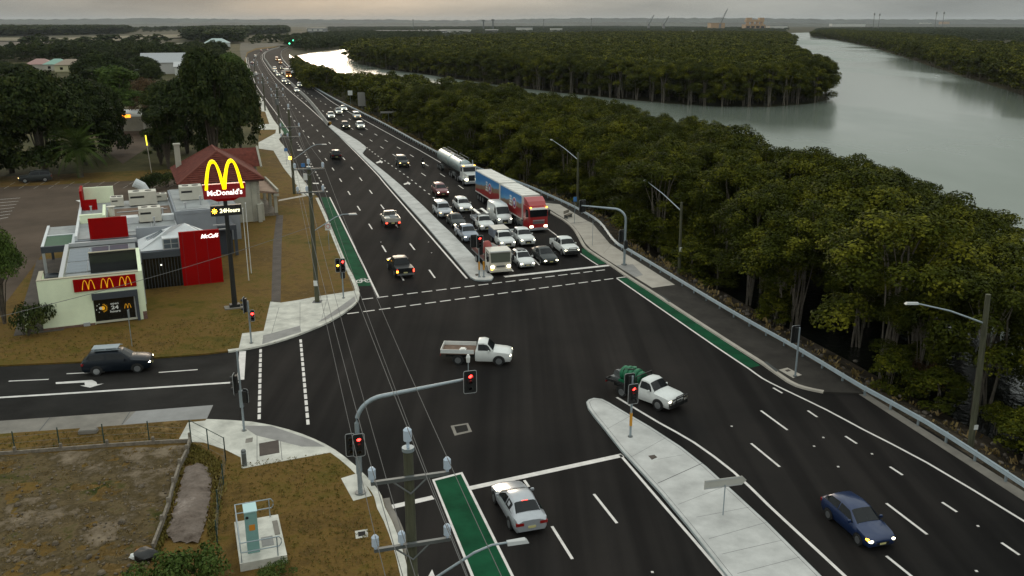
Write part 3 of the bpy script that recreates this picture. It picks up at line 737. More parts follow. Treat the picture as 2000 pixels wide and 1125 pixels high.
def body_mesh(kind, pm):
    spec, sts, _ = SHAPES[kind]
    b = MB(); rings = []
    for st in sts:
        half = section(st); ring = [(st[0], -y, z) for y, z in half] + [(st[0], y, z) for y, z in reversed(half[1:-1])]
        rings.append(len(b.v)); b.v += ring
    k = 14
    for r0, r1 in zip(rings[:-1], rings[1:]):
        for j in range(k): b.f.append((r0 + j, r1 + j, r1 + (j + 1) % k, r0 + (j + 1) % k))
    b.f.append(tuple(rings[0] + j for j in range(k))); b.f.append(tuple(rings[-1] + j for j in reversed(range(k))))
    me = b.mesh('body'); me.materials.append(pm); me.shade_smooth(); me.set_sharp_from_angle(angle=R(42))
    return me
def lerp3(a, b, t): return tuple(a[i] + (b[i] - a[i]) * t for i in range(len(a)))
def screen_mesh(s0, s1, t0, t1, sgn):
    """glass lying on the slope between two stations"""
    b = MB()
    A, B = section(s0), section(s1)
    rows = []
    for t in (t0, t1):
        pts = []
        for j in (5, 6, 7):
            y = A[j][0] + (B[j][0] - A[j][0]) * t; z = A[j][1] + (B[j][1] - A[j][1]) * t
            pts.append([s0[0] + (s1[0] - s0[0]) * t, y, z])
        pts[0][1] -= 0.02
        rows.append([(x, -y, z) for x, y, z in pts] + [(x, y, z) for x, y, z in reversed(pts[:-1])])
    off = Vector((sgn * 0.6, 0, 0.8)) * 0.016
    v = [tuple(Vector(p) + off) for r in rows for p in r]
    b.add(v, [(j, j + 1, j + 6, j + 5) for j in range(4)])
    return b.mesh('window')
def side_mesh(sts, xs, side, lo=0.12, hi=0.86):
    """side glass between x values; interpolates the stations"""
    b = MB()
    def sec_at(x):
        for a, c in zip(sts[:-1], sts[1:]):
            if a[0] >= x >= c[0]: return lerp3(a, c, (a[0] - x) / max(1e-6, a[0] - c[0]))
        return sts[-1]
    for x in xs:
        s = section(sec_at(x)); p4, p5 = s[4], s[5]
        for t in (lo, hi):
            b.v.append((x, side * (p4[0] + (p5[0] - p4[0]) * t + 0.014), p4[1] + (p5[1] - p4[1]) * t + 0.004))
    n = len(xs)
    for i in range(n - 1): b.f.append((2 * i, 2 * i + 1, 2 * i + 3, 2 * i + 2))
    return b.mesh('side_window')
def wheel_meshes(r, wd):
    def tyre():
        b = MB(); b.tube([(0, -wd / 2, 0), (0, -wd / 2 + .03, 0), (0, wd / 2 - .03, 0), (0, wd / 2, 0)], [r * .93, r, r, r * .93], 18); return b.mesh('tyre')
    def rim():
        b = MB(); b.tube([(0, -wd / 2 - .012, 0), (0, wd / 2 + .012, 0)], r * .62, 12); return b.mesh('rim')
    return shared(('tyre', r, wd), tyre), shared(('rim', r, wd), rim)
def add_wheels(root, axles, track, r, wd=0.2, rim=M_RIM, arch=None, small=False):
    tm, rm = wheel_meshes(r, wd)
    for x in axles:
        for s in (-1, 1):
            o = link('wheel', tm, M_TYRE, root); o.location = (x, s * (track - wd / 2 + .03), r)
            if not small: link('rim', rm, rim, o)
            if arch:
                am = shared(('arch', r), lambda: (lambda b: (b.add([(0, 0, 0)] + [((r + .08) * math.cos(math.pi * k / 10), 0, (r + .07) * math.sin(math.pi * k / 10)) for k in range(11)] + [(-(r + .08), 0, -.1), (r + .08, 0, -.1)],
                      [(0, k + 1, k + 2) for k in range(10)] + [(0, 11, 12), (0, 12, 13), (0, 13, 1)]), b.mesh('wheel_arch'))[1])(MB()))
                a = link('wheel_arch', am, M_BLACK, root); a.location = (x, s * (track + .012), r)
def bx(root, name, m, x0, x1, y0, y1, z0, z1, bev=0.0):
    if bev:
        key = ('bx', x0, x1, y0, y1, z0, z1, bev)
        def fn():
            bm = bmesh.new(); bmesh.ops.create_cube(bm, size=1)
            for v in bm.verts: v.co = Vector(((x0 + x1) / 2 + v.co.x * (x1 - x0), (y0 + y1) / 2 + v.co.y * (y1 - y0), (z0 + z1) / 2 + v.co.z * (z1 - z0)))
            bmesh.ops.bevel(bm, geom=bm.edges[:], offset=bev, segments=2, affect='EDGES')
            me = bpy.data.meshes.new(name); bm.to_mesh(me); bm.free(); return me
        return link(name, fn(), m, root)
    return MB().box(x0, x1, y0, y1, z0, z1).build(name, m, root)
def vehicle(kind, color, label, pos, rz, lights='on', name='car', cat='car', group=None, extra=(), small=False, scale=1.0):
    spec, sts, (a0, a1, r0, r1) = SHAPES[kind]
    root = thing(name, label, cat, (pos[0], pos[1], 0.006 + (pos[2] if len(pos) > 2 else 0)), rz, group)
    root.scale = (scale,) * 3
    pm = PT[color]
    link('body', shared(('body', kind, color), lambda: body_mesh(kind, pm)), pm, root)
    link('windscreen', shared(('ws', kind), lambda: screen_mesh(sts[a0], sts[a1], .06, .93, 1)), M_GLASS, root)
    if kind != 'van': link('rear_window', shared(('rw', kind), lambda: screen_mesh(sts[r0], sts[r1], .08, .9, -1)), M_GLASS, root)
    xf = sts[a0][0] - .22; xb = sts[r1][0] + .18; xm = (xf + xb) / 2 - .05
    if kind in ('van',): sets = [(1.78, 1.2, .75)]
    elif kind == 'cab1': sets = [(xf, sts[a1][0], sts[a1 + 1][0], xb + .02)]
    else:
        inner = [s[0] for s in sts[a1:r0 + 1]]
        sets = [tuple(sorted({xf, xm + .04, *[x for x in inner if xm + .04 < x < xf]}, reverse=True)), tuple(sorted({xm - .04, xb, *[x for x in inner if xb < x < xm - .04]}, reverse=True))]
    for i, xs in enumerate(sets):
        for s in (-1, 1): link('side_window', shared(('sw', kind, i, s), lambda: side_mesh(sts, xs, s)), M_GLASS, root)
    wmax = max(s[4] for s in sts)
    add_wheels(root, spec['axles'], wmax - .01, spec['wheel'], arch=True, small=small)
    f, fb = sts[0], sts[1]
    hm = {'on': M_HEAD, 'warm': M_HEADW, 'off': M_HEADOFF, 'away': M_HEADOFF}[lights]
    zl = f[3] - .04; xl = fb[0] - .02
    for s in (-1, 1):
        hl = shared(('hl', kind, s), lambda: MB().ball((xl - .03, s * (fb[4] - .19), zl - .01), 1, 10, 6, (.15, .19, .095)).mesh('headlight'))
        link('headlight', hl, hm, root)
        e = sts[-1]; eb = sts[-2]
        if not extra or 'tray' not in extra:
            if kind not in ('cab', 'cab1'):
                tl = shared(('tl', kind, s), lambda: MB().box(min(e[0], eb[0]) - .015, eb[0] + .05, *sorted((s * (e[4] - .34), s * (eb[4] - .02))), e[2] - .14, e[2] + .02).mesh('tail_light'))
                link('tail_light', tl, M_TAIL if lights == 'away' else M_TAILOFF, root)
    if not small:
        bx(root, 'grille', M_BLACK, f[0] - .02, f[0] + .012, -.36, .36, f[1] + .02, f[2] - .02)
        bx(root, 'lower_intake', M_BLACK, fb[0] - .03, fb[0] + .035, -.6, .6, fb[1] + .02, fb[1] + .16)
        bx(root, 'number_plate', M_PLATE, f[0] + .012, f[0] + .022, -.18, .18, f[1] + .03, f[1] + .13)
        for s in (-1, 1): bx(root, 'mirror', pm, sts[a0][0] - .42, sts[a0][0] - .30, *sorted((s * (wmax - .02), s * (wmax + .16))), sts[a0][2] + .02, sts[a0][2] + .16, 0.02)
        if kind not in ('cab', 'cab1'): bx(root, 'number_plate', M_PLATE, sts[-1][0] - .03, sts[-1][0] - .005, -.2, .2, sts[-1][1] + .16, sts[-1][1] + .28)
    return root
def tub(root, color, x0=-2.6, x1=-1.03, lights='on', z=1.06):
    """styled pickup bed with open top"""
    pm = PT[color]
    for s in (-1, 1): bx(root, 'bed_side', pm, x0, x1, *sorted((s * .91, s * .82)), .42, z, 0.02)
    bx(root, 'tailgate', pm, x0 - .03, x0 + .04, -.81, .81, .44, z - .02, 0.015)
    bx(root, 'bed_floor', M_BLACK, x0 + .05, x1 + .02, -.81, .81, .5, .58)
    bx(root, 'bumper', M_STEELD, x0 - .14, x0 - .02, -.85, .85, .42, .58)
    bx(root, 'number_plate', MATS['plate'], x0 - .05, x0 - .032, -.2, .2, .6, .72)
    for s in (-1, 1): bx(root, 'tail_light', M_TAIL if lights == 'away' else M_TAILOFF, x0 - .05, x0 + .02, *sorted((s * .9, s * .76)), .68, .98)
def tray(root, m, x0, x1, wd=.95, z=.92, side=.28, lights='on', rack=True, floor=None):
    """flat alloy tray with drop sides"""
    bx(root, 'tray_floor', floor or m, x0, x1, -wd, wd, z - .06, z)
    for s in (-1, 1): bx(root, 'drop_side', m, x0, x1, *sorted((s * wd, s * (wd - .04))), z + .004, z + side)
    bx(root, 'tray_gate', m, x0, x0 + .04, -wd + .045, wd - .045, z + .004, z + side)
    if rack:
        b = MB()
        for s in (-1, 1): b.box(x1 - .08, x1 - .02, *sorted((s * (wd - .1), s * (wd - .16))), z, 1.82)
        b.box(x1 - .08, x1 - .02, -wd + .1, wd - .1, 1.78, 1.84)
        for k in range(4): b.box(x1 - .06, x1 - .04, -wd + .12, wd - .12, 1.15 + k * .15, 1.18 + k * .15)
        b.build('headboard', m, root)
    bx(root, 'chassis', M_BLACK, x0 + .3, x1 + .4, -.4, .4, .45, z - .065)
    for s in (-1, 1):
        bx(root, 'tail_light', M_TAIL if lights == 'away' else M_TAILOFF, x0 - .04, x0 - .002, *sorted((s * .92, s * .66)), z - .22, z - .08)
        bx(root, 'mudguard', M_BLACK, -1.9, -1.0, *sorted((s * .72, s * .93)), .8, .84)
    bx(root, 'number_plate', M_PLATE, x0 - .03, x0 - .008, -.2, .2, z - .24, z - .1)
def heading(d): return math.atan2(d.y, d.x)
TOWARD = heading(-RD); AWAY = heading(RD)
def front_at(px, L, rz, z=0.0):
    """ground middle of a vehicle whose front bumper stands over the pixel"""
    g = G(*px, z); return (g.x - math.cos(rz) * L / 2, g.y - math.sin(rz) * L / 2)
def rear_at(px, L, rz):
    g = G(*px); return (g.x + math.cos(rz) * L / 2, g.y + math.sin(rz) * L / 2)
def turn(deg): return TOWARD + R(deg)

# --- queue at the stop line
v = vehicle('hatch', 'white', 'white hatchback with dark glass roof in the front row of the queue', front_at((1031, 526), 4.2, TOWARD), TOWARD)
MB().hexa([(-1.3, -.42, 1.40), (.05, -.42, 1.40), (.05, .42, 1.40), (-1.3, .42, 1.40)], [(-1.25, -.42, 1.475), (.02, -.42, 1.47), (.02, .42, 1.47), (-1.25, .42, 1.475)]).build('glass_roof', M_GLASS, v); MB().hexa([(-.9, -.45, 1.45), (-.1, -.45, 1.45), (-.1, .45, 1.45), (-.9, .45, 1.45)], [(-.85, -.45, 1.532), (-.2, -.45, 1.525), (-.2, .45, 1.525), (-.85, .45, 1.532)]).build('glass_roof', M_GLASS, v)
o = vehicle('sedan', 'dgrey', 'dark grey sedan in the front row beside the white hatchback', front_at((1077, 519), 4.6, TOWARD), TOWARD)
v = vehicle('cab', 'white', 'white pickup with black bull bar nearest the kerb at the stop line', front_at((1118, 503), 5.2, TOWARD), TOWARD, name='pickup_truck', cat='pickup')
tub(v, 'white')
b = MB(); b.tube([(2.72, -.8, .5), (2.75, -.8, .95), (2.75, .8, .95), (2.72, .8, .5)], .05, 6); b.tube([(2.75, -.45, .5), (2.78, -.45, 1.12), (2.78, .45, 1.12), (2.75, .45, .5)], .04, 6); b.box(2.6, 2.76, -.88, .88, .4, .72); b.build('bull_bar', M_BLACK, v)
b = MB(); b.tube([(-1.2, -.8, 1.06), (-1.15, -.75, 1.6), (-1.15, .75, 1.6), (-1.2, .8, 1.06)], .035, 6); b.build('sports_bar', M_BLACK, v)
v = vehicle('cab1', 'white', 'white pickup with blue-grey side boxes and beige top in the second row', front_at((993, 488), 5.1, TOWARD), TOWARD, name='pickup_truck', cat='pickup')
bx(v, 'service_body', PT['bluegrey'], -2.65, -.22, -.95, .95, .75, 1.72, .03); bx(v, 'body_top', PT['beige'], -2.66, -.2, -.93, .93, 1.722, 1.80, .02)
for s in (-1, 1):
    for k in range(2): bx(v, 'locker_door', PT['bluegrey'], -2.5 + k * 1.15, -1.45 + k * 1.15, *sorted((s * .952, s * .965)), .85, 1.6)
v = vehicle('cab', 'white', 'white double cab pickup behind the hatchback in the second row', front_at((1032, 483), 5.2, TOWARD), TOWARD, name='pickup_truck', cat='pickup'); tub(v, 'white')
v = vehicle('cab', 'bluegrey', 'blue-grey pickup waiting next to the median behind the tow truck', front_at((922, 476), 5.2, TOWARD), TOWARD, name='pickup_truck', cat='pickup'); tub(v, 'bluegrey')
v = vehicle('cab1', 'white', 'white tray pickup with long roof racks in front of the white van', front_at((953, 454), 5.1, TOWARD), TOWARD, name='pickup_truck', cat='pickup')
tray(v, PT['silver'], -2.7, -.25)
b = MB()
for s in (-.55, .5): b.box(-2.6, .6, s - .16, s + .16, 1.9, 2.0)
b.build('roof_tube', PT['white'], v)
b = MB()
for x in (-2.4, -.3, .4): b.box(x, x + .06, -.85, .85, 1.82, 1.89)
for s in (-.85, .79): b.box(-2.4, -2.34, s, s + .06, .95, 1.83)
b.build('roof_rack', M_STEELD, v)
v = vehicle('van', 'white', 'white high-roof van beside the red semi-trailer', front_at((987, 442), 5.6, TOWARD), TOWARD, name='van', cat='van')
bx(v, 'bonnet_badge', M_STEELD, 2.8, 2.815, -.12, .12, .72, .8)
vehicle('sedan', 'dgrey', 'charcoal sedan close to the median between two silver cars', front_at((899, 447), 4.6, TOWARD), TOWARD)
vehicle('wagon4', 'silver', 'silver off-road wagon with warm headlights at the back of the turning lane', front_at((872, 428), 4.8, TOWARD), TOWARD, lights='warm')
vehicle('suv', 'white', 'white SUV alone in the middle lane behind the queue', front_at((911, 417), 4.7, TOWARD), TOWARD)
vehicle('suv', 'maroon', 'maroon SUV driving up behind the queue', front_at((866, 386), 4.7, TOWARD), TOWARD)
v = vehicle('wagon4', 'dgrey', 'dark grey wagon ahead of the motorcycle', front_at((790, 328), 4.8, TOWARD), TOWARD)
# --- the bunch near the crash cushion
v = vehicle('cab', 'white', 'white pickup level with the end of the median barrier', front_at((648, 233), 5.2, TOWARD), TOWARD, name='pickup_truck', cat='pickup'); tub(v, 'white')
v = vehicle('cab1', 'white', 'white tray pickup with black rear in the middle of the bunch', front_at((663, 224.5), 5.1, TOWARD), TOWARD, name='pickup_truck', cat='pickup'); tray(v, PT['dgrey'], -2.7, -.25)
vehicle('sedan', 'white', 'white sedan at the back of the bunch near the edge line', front_at((672.5, 217), 4.6, TOWARD), TOWARD, lights='off')
vehicle('wagon4', 'white', 'white tall wagon with warm headlights on the outer lane', front_at((699, 233.5), 4.8, TOWARD), TOWARD, lights='warm', name='van', cat='van')
vehicle('suv', 'black', 'black SUV with headlights on at the front of the bunch', front_at((677, 253), 4.7, TOWARD), TOWARD)
vehicle('suv', 'white', 'white SUV with headlights off beside the black SUV', front_at((706, 253), 4.7, TOWARD), TOWARD, lights='off')
# --- distant traffic coming round the bend
far = [((580.5, 180), 'sedan', 'white', 'on', 'pale sedan nearest of the distant traffic by the barrier'), ((586, 170), 'suv', 'white', 'on', 'white SUV on the outer lane at the head of the distant traffic'), ((583.5, 156), 'suv', 'silver', 'on', 'small silver SUV on the outer lane behind a white SUV'),
       ((563, 165.5), 'sedan', 'dgrey', 'on', 'dark sedan with bright headlights by the barrier'), ((555, 161), 'hatch', 'silver', 'on', 'silver hatchback tucked behind the dark sedan by the barrier'), ((570.5, 144), 'van', 'white', 'off', 'distant white van beside the orange-nosed truck'),
       ((544, 148.5), 'sedan', 'white', 'on', 'distant white sedan with bright headlights at the barrier bend'), ((538.5, 142), 'suv', 'silver', 'on', 'silver SUV following the white sedan at the barrier bend'), ((537, 137), 'wagon4', 'white', 'on', 'white wagon following the silver SUV at the barrier bend'),
       ((550.5, 135), 'sedan', 'dgrey', 'on', 'tiny dark sedan in the middle lane of the bend'), ((553.5, 145), 'hatch', 'grey', 'on', 'tiny grey hatchback left of the orange-nosed truck'), ((548, 125), 'van', 'orange', 'warm', 'tiny orange van with amber lights in the bend'),
       ((541.6, 119), 'van', 'orange', 'warm', 'farthest tiny orange van in the bend'), ((562, 137.5), 'suv', 'maroon', 'off', 'tiny maroon SUV behind the orange-nosed truck')]
def road_heading(p):
    best = min(range(len(ml) - 1), key=lambda i: (ml[i] - Vector((p[0], p[1]))).length)
    return math.atan2(*(ml[best] - ml[min(best + 1, len(ml) - 1)]).yx)
for px, k, c, l, lab in far:
    g = G(*px); rz = road_heading(g)
    vehicle(k, c, lab, front_at(px, SHAPES[k][0]['L'], rz), rz, lights=l, small=True, name={'van': 'van'}.get(k, 'car'), cat={'van': 'van'}.get(k, 'car'), group='distant traffic towards the camera')
for px, k, c, lab in (((499, 112), 'suv', 'white', 'tiny white SUV driving away before the bend'), ((510, 101), 'hatch', 'maroon', 'tiny maroon hatchback in the far bend'), ((522, 99), 'hatch', 'maroon', 'tiny maroon hatchback farthest round the bend'), ((493, 126), 'sedan', 'maroon', 'tiny maroon sedan driving away near the left kerb'), ((500, 147), 'sedan', 'white', 'small white sedan driving away behind the street lamp')):
    g = G(*px); rz = road_heading(g) + math.pi
    vehicle(k, c, lab, rear_at(px, SHAPES[k][0]['L'], rz), rz, lights='away', small=True, group='distant traffic away from the camera')
# --- driving away
v = vehicle('cab1', 'beige', 'silver beige tray pickup driving away beside the median', rear_at((768, 447), 5.1, AWAY), AWAY, lights='away', name='pickup_truck', cat='pickup')
tray(v, PT['beige'], -2.65, -.25, lights='away', side=.42); bx(v, 'tool_box', PT['silver'], -1.1, -.4, -.8, .1, .93, 1.35, .03); bx(v, 'tool_box', PT['white'], -1.9, -.9, .2, .8, .93, 1.3, .03)
v = vehicle('cab', 'black', 'black pickup indicating left just before the crossing', rear_at((790, 545), 5.2, AWAY), AWAY + R(3), lights='away', name='pickup_truck', cat='pickup')
tub(v, 'black', lights='away'); bx(v, 'bed_cover', M_BLACK, -2.55, -1.05, -.85, .85, 1.045, 1.085, .01); bx(v, 'indicator_light', M_AMBER, -2.67, -2.6, .74, .92, .7, .86); bx(v, 'mirror_indicator', M_AMBER, .76, .80, 1.0, 1.1, 1.16, 1.24)
vehicle('suv', 'black', 'black SUV driving away alone past the median bulge', rear_at((658, 313), 4.7, AWAY), AWAY, lights='away')
# --- in the junction
def by_wheels(rear_px, front_px, axles, track, side):
    """ground middle and heading from the two wheels seen on one side (side +1: the far side lies to the left)"""
    a, c = G(*rear_px), G(*front_px); d = (c - a).normalized(); rz = heading(d)
    n = Vector((-d.y, d.x, 0)) * side
    mid = (a + c) / 2 + n * track - d * (axles[0] + axles[1]) / 2
    return (mid.x, mid.y), rz
p, rz = by_wheels((897, 713), (972, 715), (1.62, -1.45), .9, 1)
v = vehicle('cab1', 'white', 'white tray pickup crossing the junction', p, rz, lights='on', name='pickup_truck', cat='pickup')
tray(v, PT['white'], -2.75, -.25, side=.30, floor=mat('rusty_floor', (0.16, 0.10, 0.07), 0.8, var=0.3, scale=3), rack=False); bx(v, 'load_bag', PT['white'], -1.4, -.9, -.5, .0, .93, 1.12, .08)
p, rz = by_wheels((1214, 776), (1284, 802), (1.62, -1.45), .9, 1)
v = vehicle('cab1', 'white', 'white utility with green tank on its tray behind the median signal', p, rz, lights='warm', name='pickup_truck', cat='pickup')
tray(v, M_BLACK, -2.85, -.25, side=.12, z=.95)
b = MB()
for x0, rr in ((-1.9, .5), (-1.55, .58), (-1.2, .56), (-.85, .58), (-.5, .48)): b.tube([(x0 - .17, 0, 1.42), (x0 - .1, 0, 1.42), (x0 + .1, 0, 1.42), (x0 + .17, 0, 1.42)], [rr * .86, rr, rr, rr * .86], 16)
b.tube([(-1.2, .1, 1.9), (-1.2, .1, 2.02)], .16, 10); b.box(-2.0, -.4, -.62, -.5, .96, 1.12); b.box(-2.0, -.4, .5, .62, .96, 1.12)
b.build('water_tank', mat('tank_green', (0.006, 0.13, 0.055), 0.5, var=0.25, scale=2.5), v, smooth=True)
b = MB(); b.tube([(-2.1, -.3, 1.2), (-1.7, -.35, 1.85), (-1.0, -.2, 1.98), (-.5, .1, 1.75)], .04, 6); b.build('hose', M_BLACK, v)
b = MB(); b.tube([(-2.3, .3, 1.0), (-2.25, .3, 1.6), (-2.25, -.4, 1.6), (-2.3, -.4, 1.0)], .04, 6); b.tube([(-2.3, -.42, 1.35), (-2.3, -.2, 1.35)], .28, 14); b.box(-2.7, -1.95, -.6, .6, .96, 1.14); b.build('hose_reel', M_STEELD, v)
b = MB(); b.tube([(2.68, -.82, .5), (2.7, -.82, 1.0), (2.7, .82, 1.0), (2.68, .82, .5)], .05, 6); b.tube([(2.7, -.4, .5), (2.74, -.4, 1.15), (2.74, .4, 1.15), (2.7, .4, .5)], .04, 6); b.box(2.5, 2.7, -.9, .9, .42, .7); b.build('bull_bar', M_BLACK, v)
p, rz = by_wheels((190, 735), (269, 729), (1.42, -1.36), .92, 1)
v = vehicle('suv', 'navy', 'black SUV with roof rack driving along the side street', p, rz)
b = MB()
for s in (-.55, .55): b.box(-1.6, .3, s - .03, s + .03, 1.78, 1.83)
for x in (-1.5, -.7, .1): b.box(x, x + .06, -.6, .6, 1.83, 1.87)
b.box(-1.6, .2, -.5, .4, 1.87, 1.93); b.build('roof_rack', M_GALV, v)
p, rz = by_wheels((993, 1032), (966, 985), (1.38, -1.32), .9, -1)
v = vehicle('sedan', 'silver', 'silver sedan with brake lights on waiting at the near stop line', p, rz, lights='away')
bx(v, 'high_brake_light', M_TAIL, -1.12, -1.02, -.16, .16, 1.345, 1.385)
p = G(1672, 1034); d = (G(1811, 1044) - G(1731, 983)).normalized()
v = vehicle('hatch', 'blue', 'dark blue hatchback leaving at the lower right', (p.x, p.y), heading(d), lights='off', scale=0.96); bx(v, 'indicator_light', M_AMBER, 1.82, 1.98, -.83, -.72, .62, .70)
v = vehicle('wagon4', 'dgrey', 'dark wagon parked under the fig trees in the car park', tuple(G(70, 355, .13)[:2]) + (.13,), R(205), lights='off')

# --- motorcycle with rider
mc = thing('motorcycle', 'black motorcycle with bright headlight between the lanes', 'motorcycle', tuple(G(826, 327)[:2]) + (.006,), TOWARD)
tm, rm = wheel_meshes(.31, .13)
for x in (.72, -.68):
    o = link('wheel', tm, M_TYRE, mc); o.location = (x, 0, .31); link('rim', rm, M_RIM, o)
b = MB(); b.tube([(.72, .1, .31), (.45, .1, .95)], .03, 6); b.tube([(.72, -.1, .31), (.45, -.1, .95)], .03, 6); b.box(-.35, .35, -.16, .16, .3, .65); b.tube([(-.1, 0, .6), (.4, 0, .85)], .05, 6); b.tube([(-.68, .1, .31), (-.1, .1, .45)], .035, 6); b.build('frame', M_BLACK, mc)
MB().tube([(-.05, 0, .82), (.1, 0, .88), (.38, 0, .86)], [.1, .17, .1], 10).build('fuel_tank', PT['black'], mc, True)
MB().tube([(-.8, 0, .86), (-.5, 0, .8), (-.05, 0, .79)], [.07, .14, .12], 8).build('seat', M_BLACK, mc, True)
MB().tube([(.33, -.38, 1.02), (.45, -.12, .98), (.45, .12, .98), (.33, .38, 1.02)], .02, 6).build('handlebar', M_STEELD, mc)
MB().ball((.58, 0, .86), .11, 10, 7, (.6, 1, 1)).build('headlight', M_HEAD, mc)
def person_mesh(name, joints, edges, m, parent=None, sub=1):
    me = bpy.data.meshes.new(name); me.from_pydata([j[0] for j in joints], edges, [])
    o = bpy.data.objects.new(name, me); COL.objects.link(o)
    md = o.modifiers.new('skin', 'SKIN'); o.modifiers.new('sub', 'SUBSURF').levels = sub; o.modifiers['sub'].render_levels = sub
    for i, j in enumerate(joints): me.skin_vertices[0].data[i].radius = (j[1], j[1])
    me.skin_vertices[0].data[0].use_root = True
    me.materials.append(m)
    dg = bpy.context.evaluated_depsgraph_get(); dg.update()
    nm = bpy.data.meshes.new_from_object(o.evaluated_get(dg)); bpy.data.objects.remove(o)
    nm.materials.clear(); nm.materials.append(m)
    return link(name, nm, m, parent, smooth=True)
rd = thing('person', 'person in black with dark helmet riding the motorcycle', 'person', tuple(G(826, 327)[:2]) + (.006,), TOWARD)
J = [((-.3, 0, .92), .15), ((-.2, 0, 1.15), .15), ((-.05, 0, 1.38), .17), ((.0, 0, 1.50), .07), ((-.05, .2, 1.40), .075), ((.05, .34, 1.18), .055), ((.3, .34, 1.05), .04), ((-.05, -.2, 1.40), .075), ((.05, -.34, 1.18), .055), ((.3, -.34, 1.05), .04),
     ((-.25, .13, .9), .11), ((.2, .24, .82), .085), ((.0, .2, .42), .06), ((.15, .2, .36), .045), ((-.25, -.13, .9), .11), ((.2, -.24, .82), .085), ((.0, -.2, .42), .06), ((.15, -.2, .36), .045), ((.04, 0, 1.62), .1)]
E_ = [(0, 1), (1, 2), (2, 3), (2, 4), (4, 5), (5, 6), (2, 7), (7, 8), (8, 9), (0, 10), (10, 11), (11, 12), (12, 13), (0, 14), (14, 15), (15, 16), (16, 17), (3, 18)]
person_mesh('body', J, E_, mat('black_leathers', (0.015, 0.015, 0.016), 0.6), rd)
MB().ball((.05, 0, 1.66), .15, 12, 9, (1.1, .95, 1.05)).build('helmet', M_BLACK, rd, True)
MB().ball((.13, 0, 1.66), .11, 10, 7, (.9, 1, .6)).build('visor', M_GLASS, rd, True)

# --- trucks
def truck_wheels(root, xs, track=1.2, r=.5):
    tm, rm = wheel_meshes(r, .5)
    for x in xs:
        for s in (-1, 1):
            o = link('wheel', tm, M_TYRE, root); o.location = (x, s * (track - .25), r); link('rim', rm, M_RIM, o)
def loft_solid(rows):
    """rows: list of rectangles (x, y half width, z0, z1)"""
    b = MB()
    for x, y, z0, z1 in rows: b.v += [(x, -y, z0), (x, y, z0), (x, y, z1), (x, -y, z1)]
    for i in range(len(rows) - 1):
        for j in range(4): b.f.append((i * 4 + j, i * 4 + (j + 1) % 4, i * 4 + 4 + (j + 1) % 4, i * 4 + 4 + j))
    b.f.append((3, 2, 1, 0)); n = (len(rows) - 1) * 4; b.f.append((n, n + 1, n + 2, n + 3))
    return b
def mural_mat():
    m = bpy.data.materials.new('trailer_mural'); m.use_nodes = True
    t = m.node_tree; n = t.nodes; b = n['Principled BSDF']; b.inputs['Roughness'].default_value = 0.45
    co = n.new('ShaderNodeTexCoord'); sp = n.new('ShaderNodeSeparateXYZ'); t.links.new(co.outputs['Object'], sp.inputs[0])
    nz = n.new('ShaderNodeTexNoise'); nz.inputs['Scale'].default_value = 0.5; nz.inputs['Detail'].default_value = 3; t.links.new(co.outputs['Object'], nz.inputs['Vector'])
    a = n.new('ShaderNodeMath'); a.operation = 'MULTIPLY_ADD'; a.inputs[1].default_value = -0.09; t.links.new(sp.outputs['X'], a.inputs[0]); t.links.new(sp.outputs['Z'], a.inputs[2])
    c = n.new('ShaderNodeMath'); c.operation = 'MULTIPLY_ADD'; c.inputs[1].default_value = 0.8; t.links.new(nz.outputs['Fac'], c.inputs[0]); t.links.new(a.outputs[0], c.inputs[2])
    mr = n.new('ShaderNodeMapRange'); mr.inputs['From Min'].default_value = 1.6; mr.inputs['From Max'].default_value = 4.6; t.links.new(c.outputs[0], mr.inputs['Value'])
    rp = n.new('ShaderNodeValToRGB'); el = rp.color_ramp.elements
    el[0].position = 0; el[0].color = (0.26, 0.01, 0.012, 1); el[1].position = 1; el[1].color = (0.02, 0.16, 0.42, 1)
    for p, q in ((.30, (0.26, 0.012, 0.012)), (.34, (0.20, 0.12, 0.07)), (.50, (0.22, 0.14, 0.09)), (.56, (0.10, 0.28, 0.48)), (.75, (0.02, 0.17, 0.42))):
        e = el.new(p); e.color = (*q, 1)
    t.links.new(mr.outputs['Result'], rp.inputs['Fac']); t.links.new(rp.outputs['Color'], b.inputs['Base Color'])
    return m
M_MURAL = mural_mat()
M_TRLW = mat('trailer_white', (0.62, 0.61, 0.57), 0.55, var=0.12, scale=0.6)
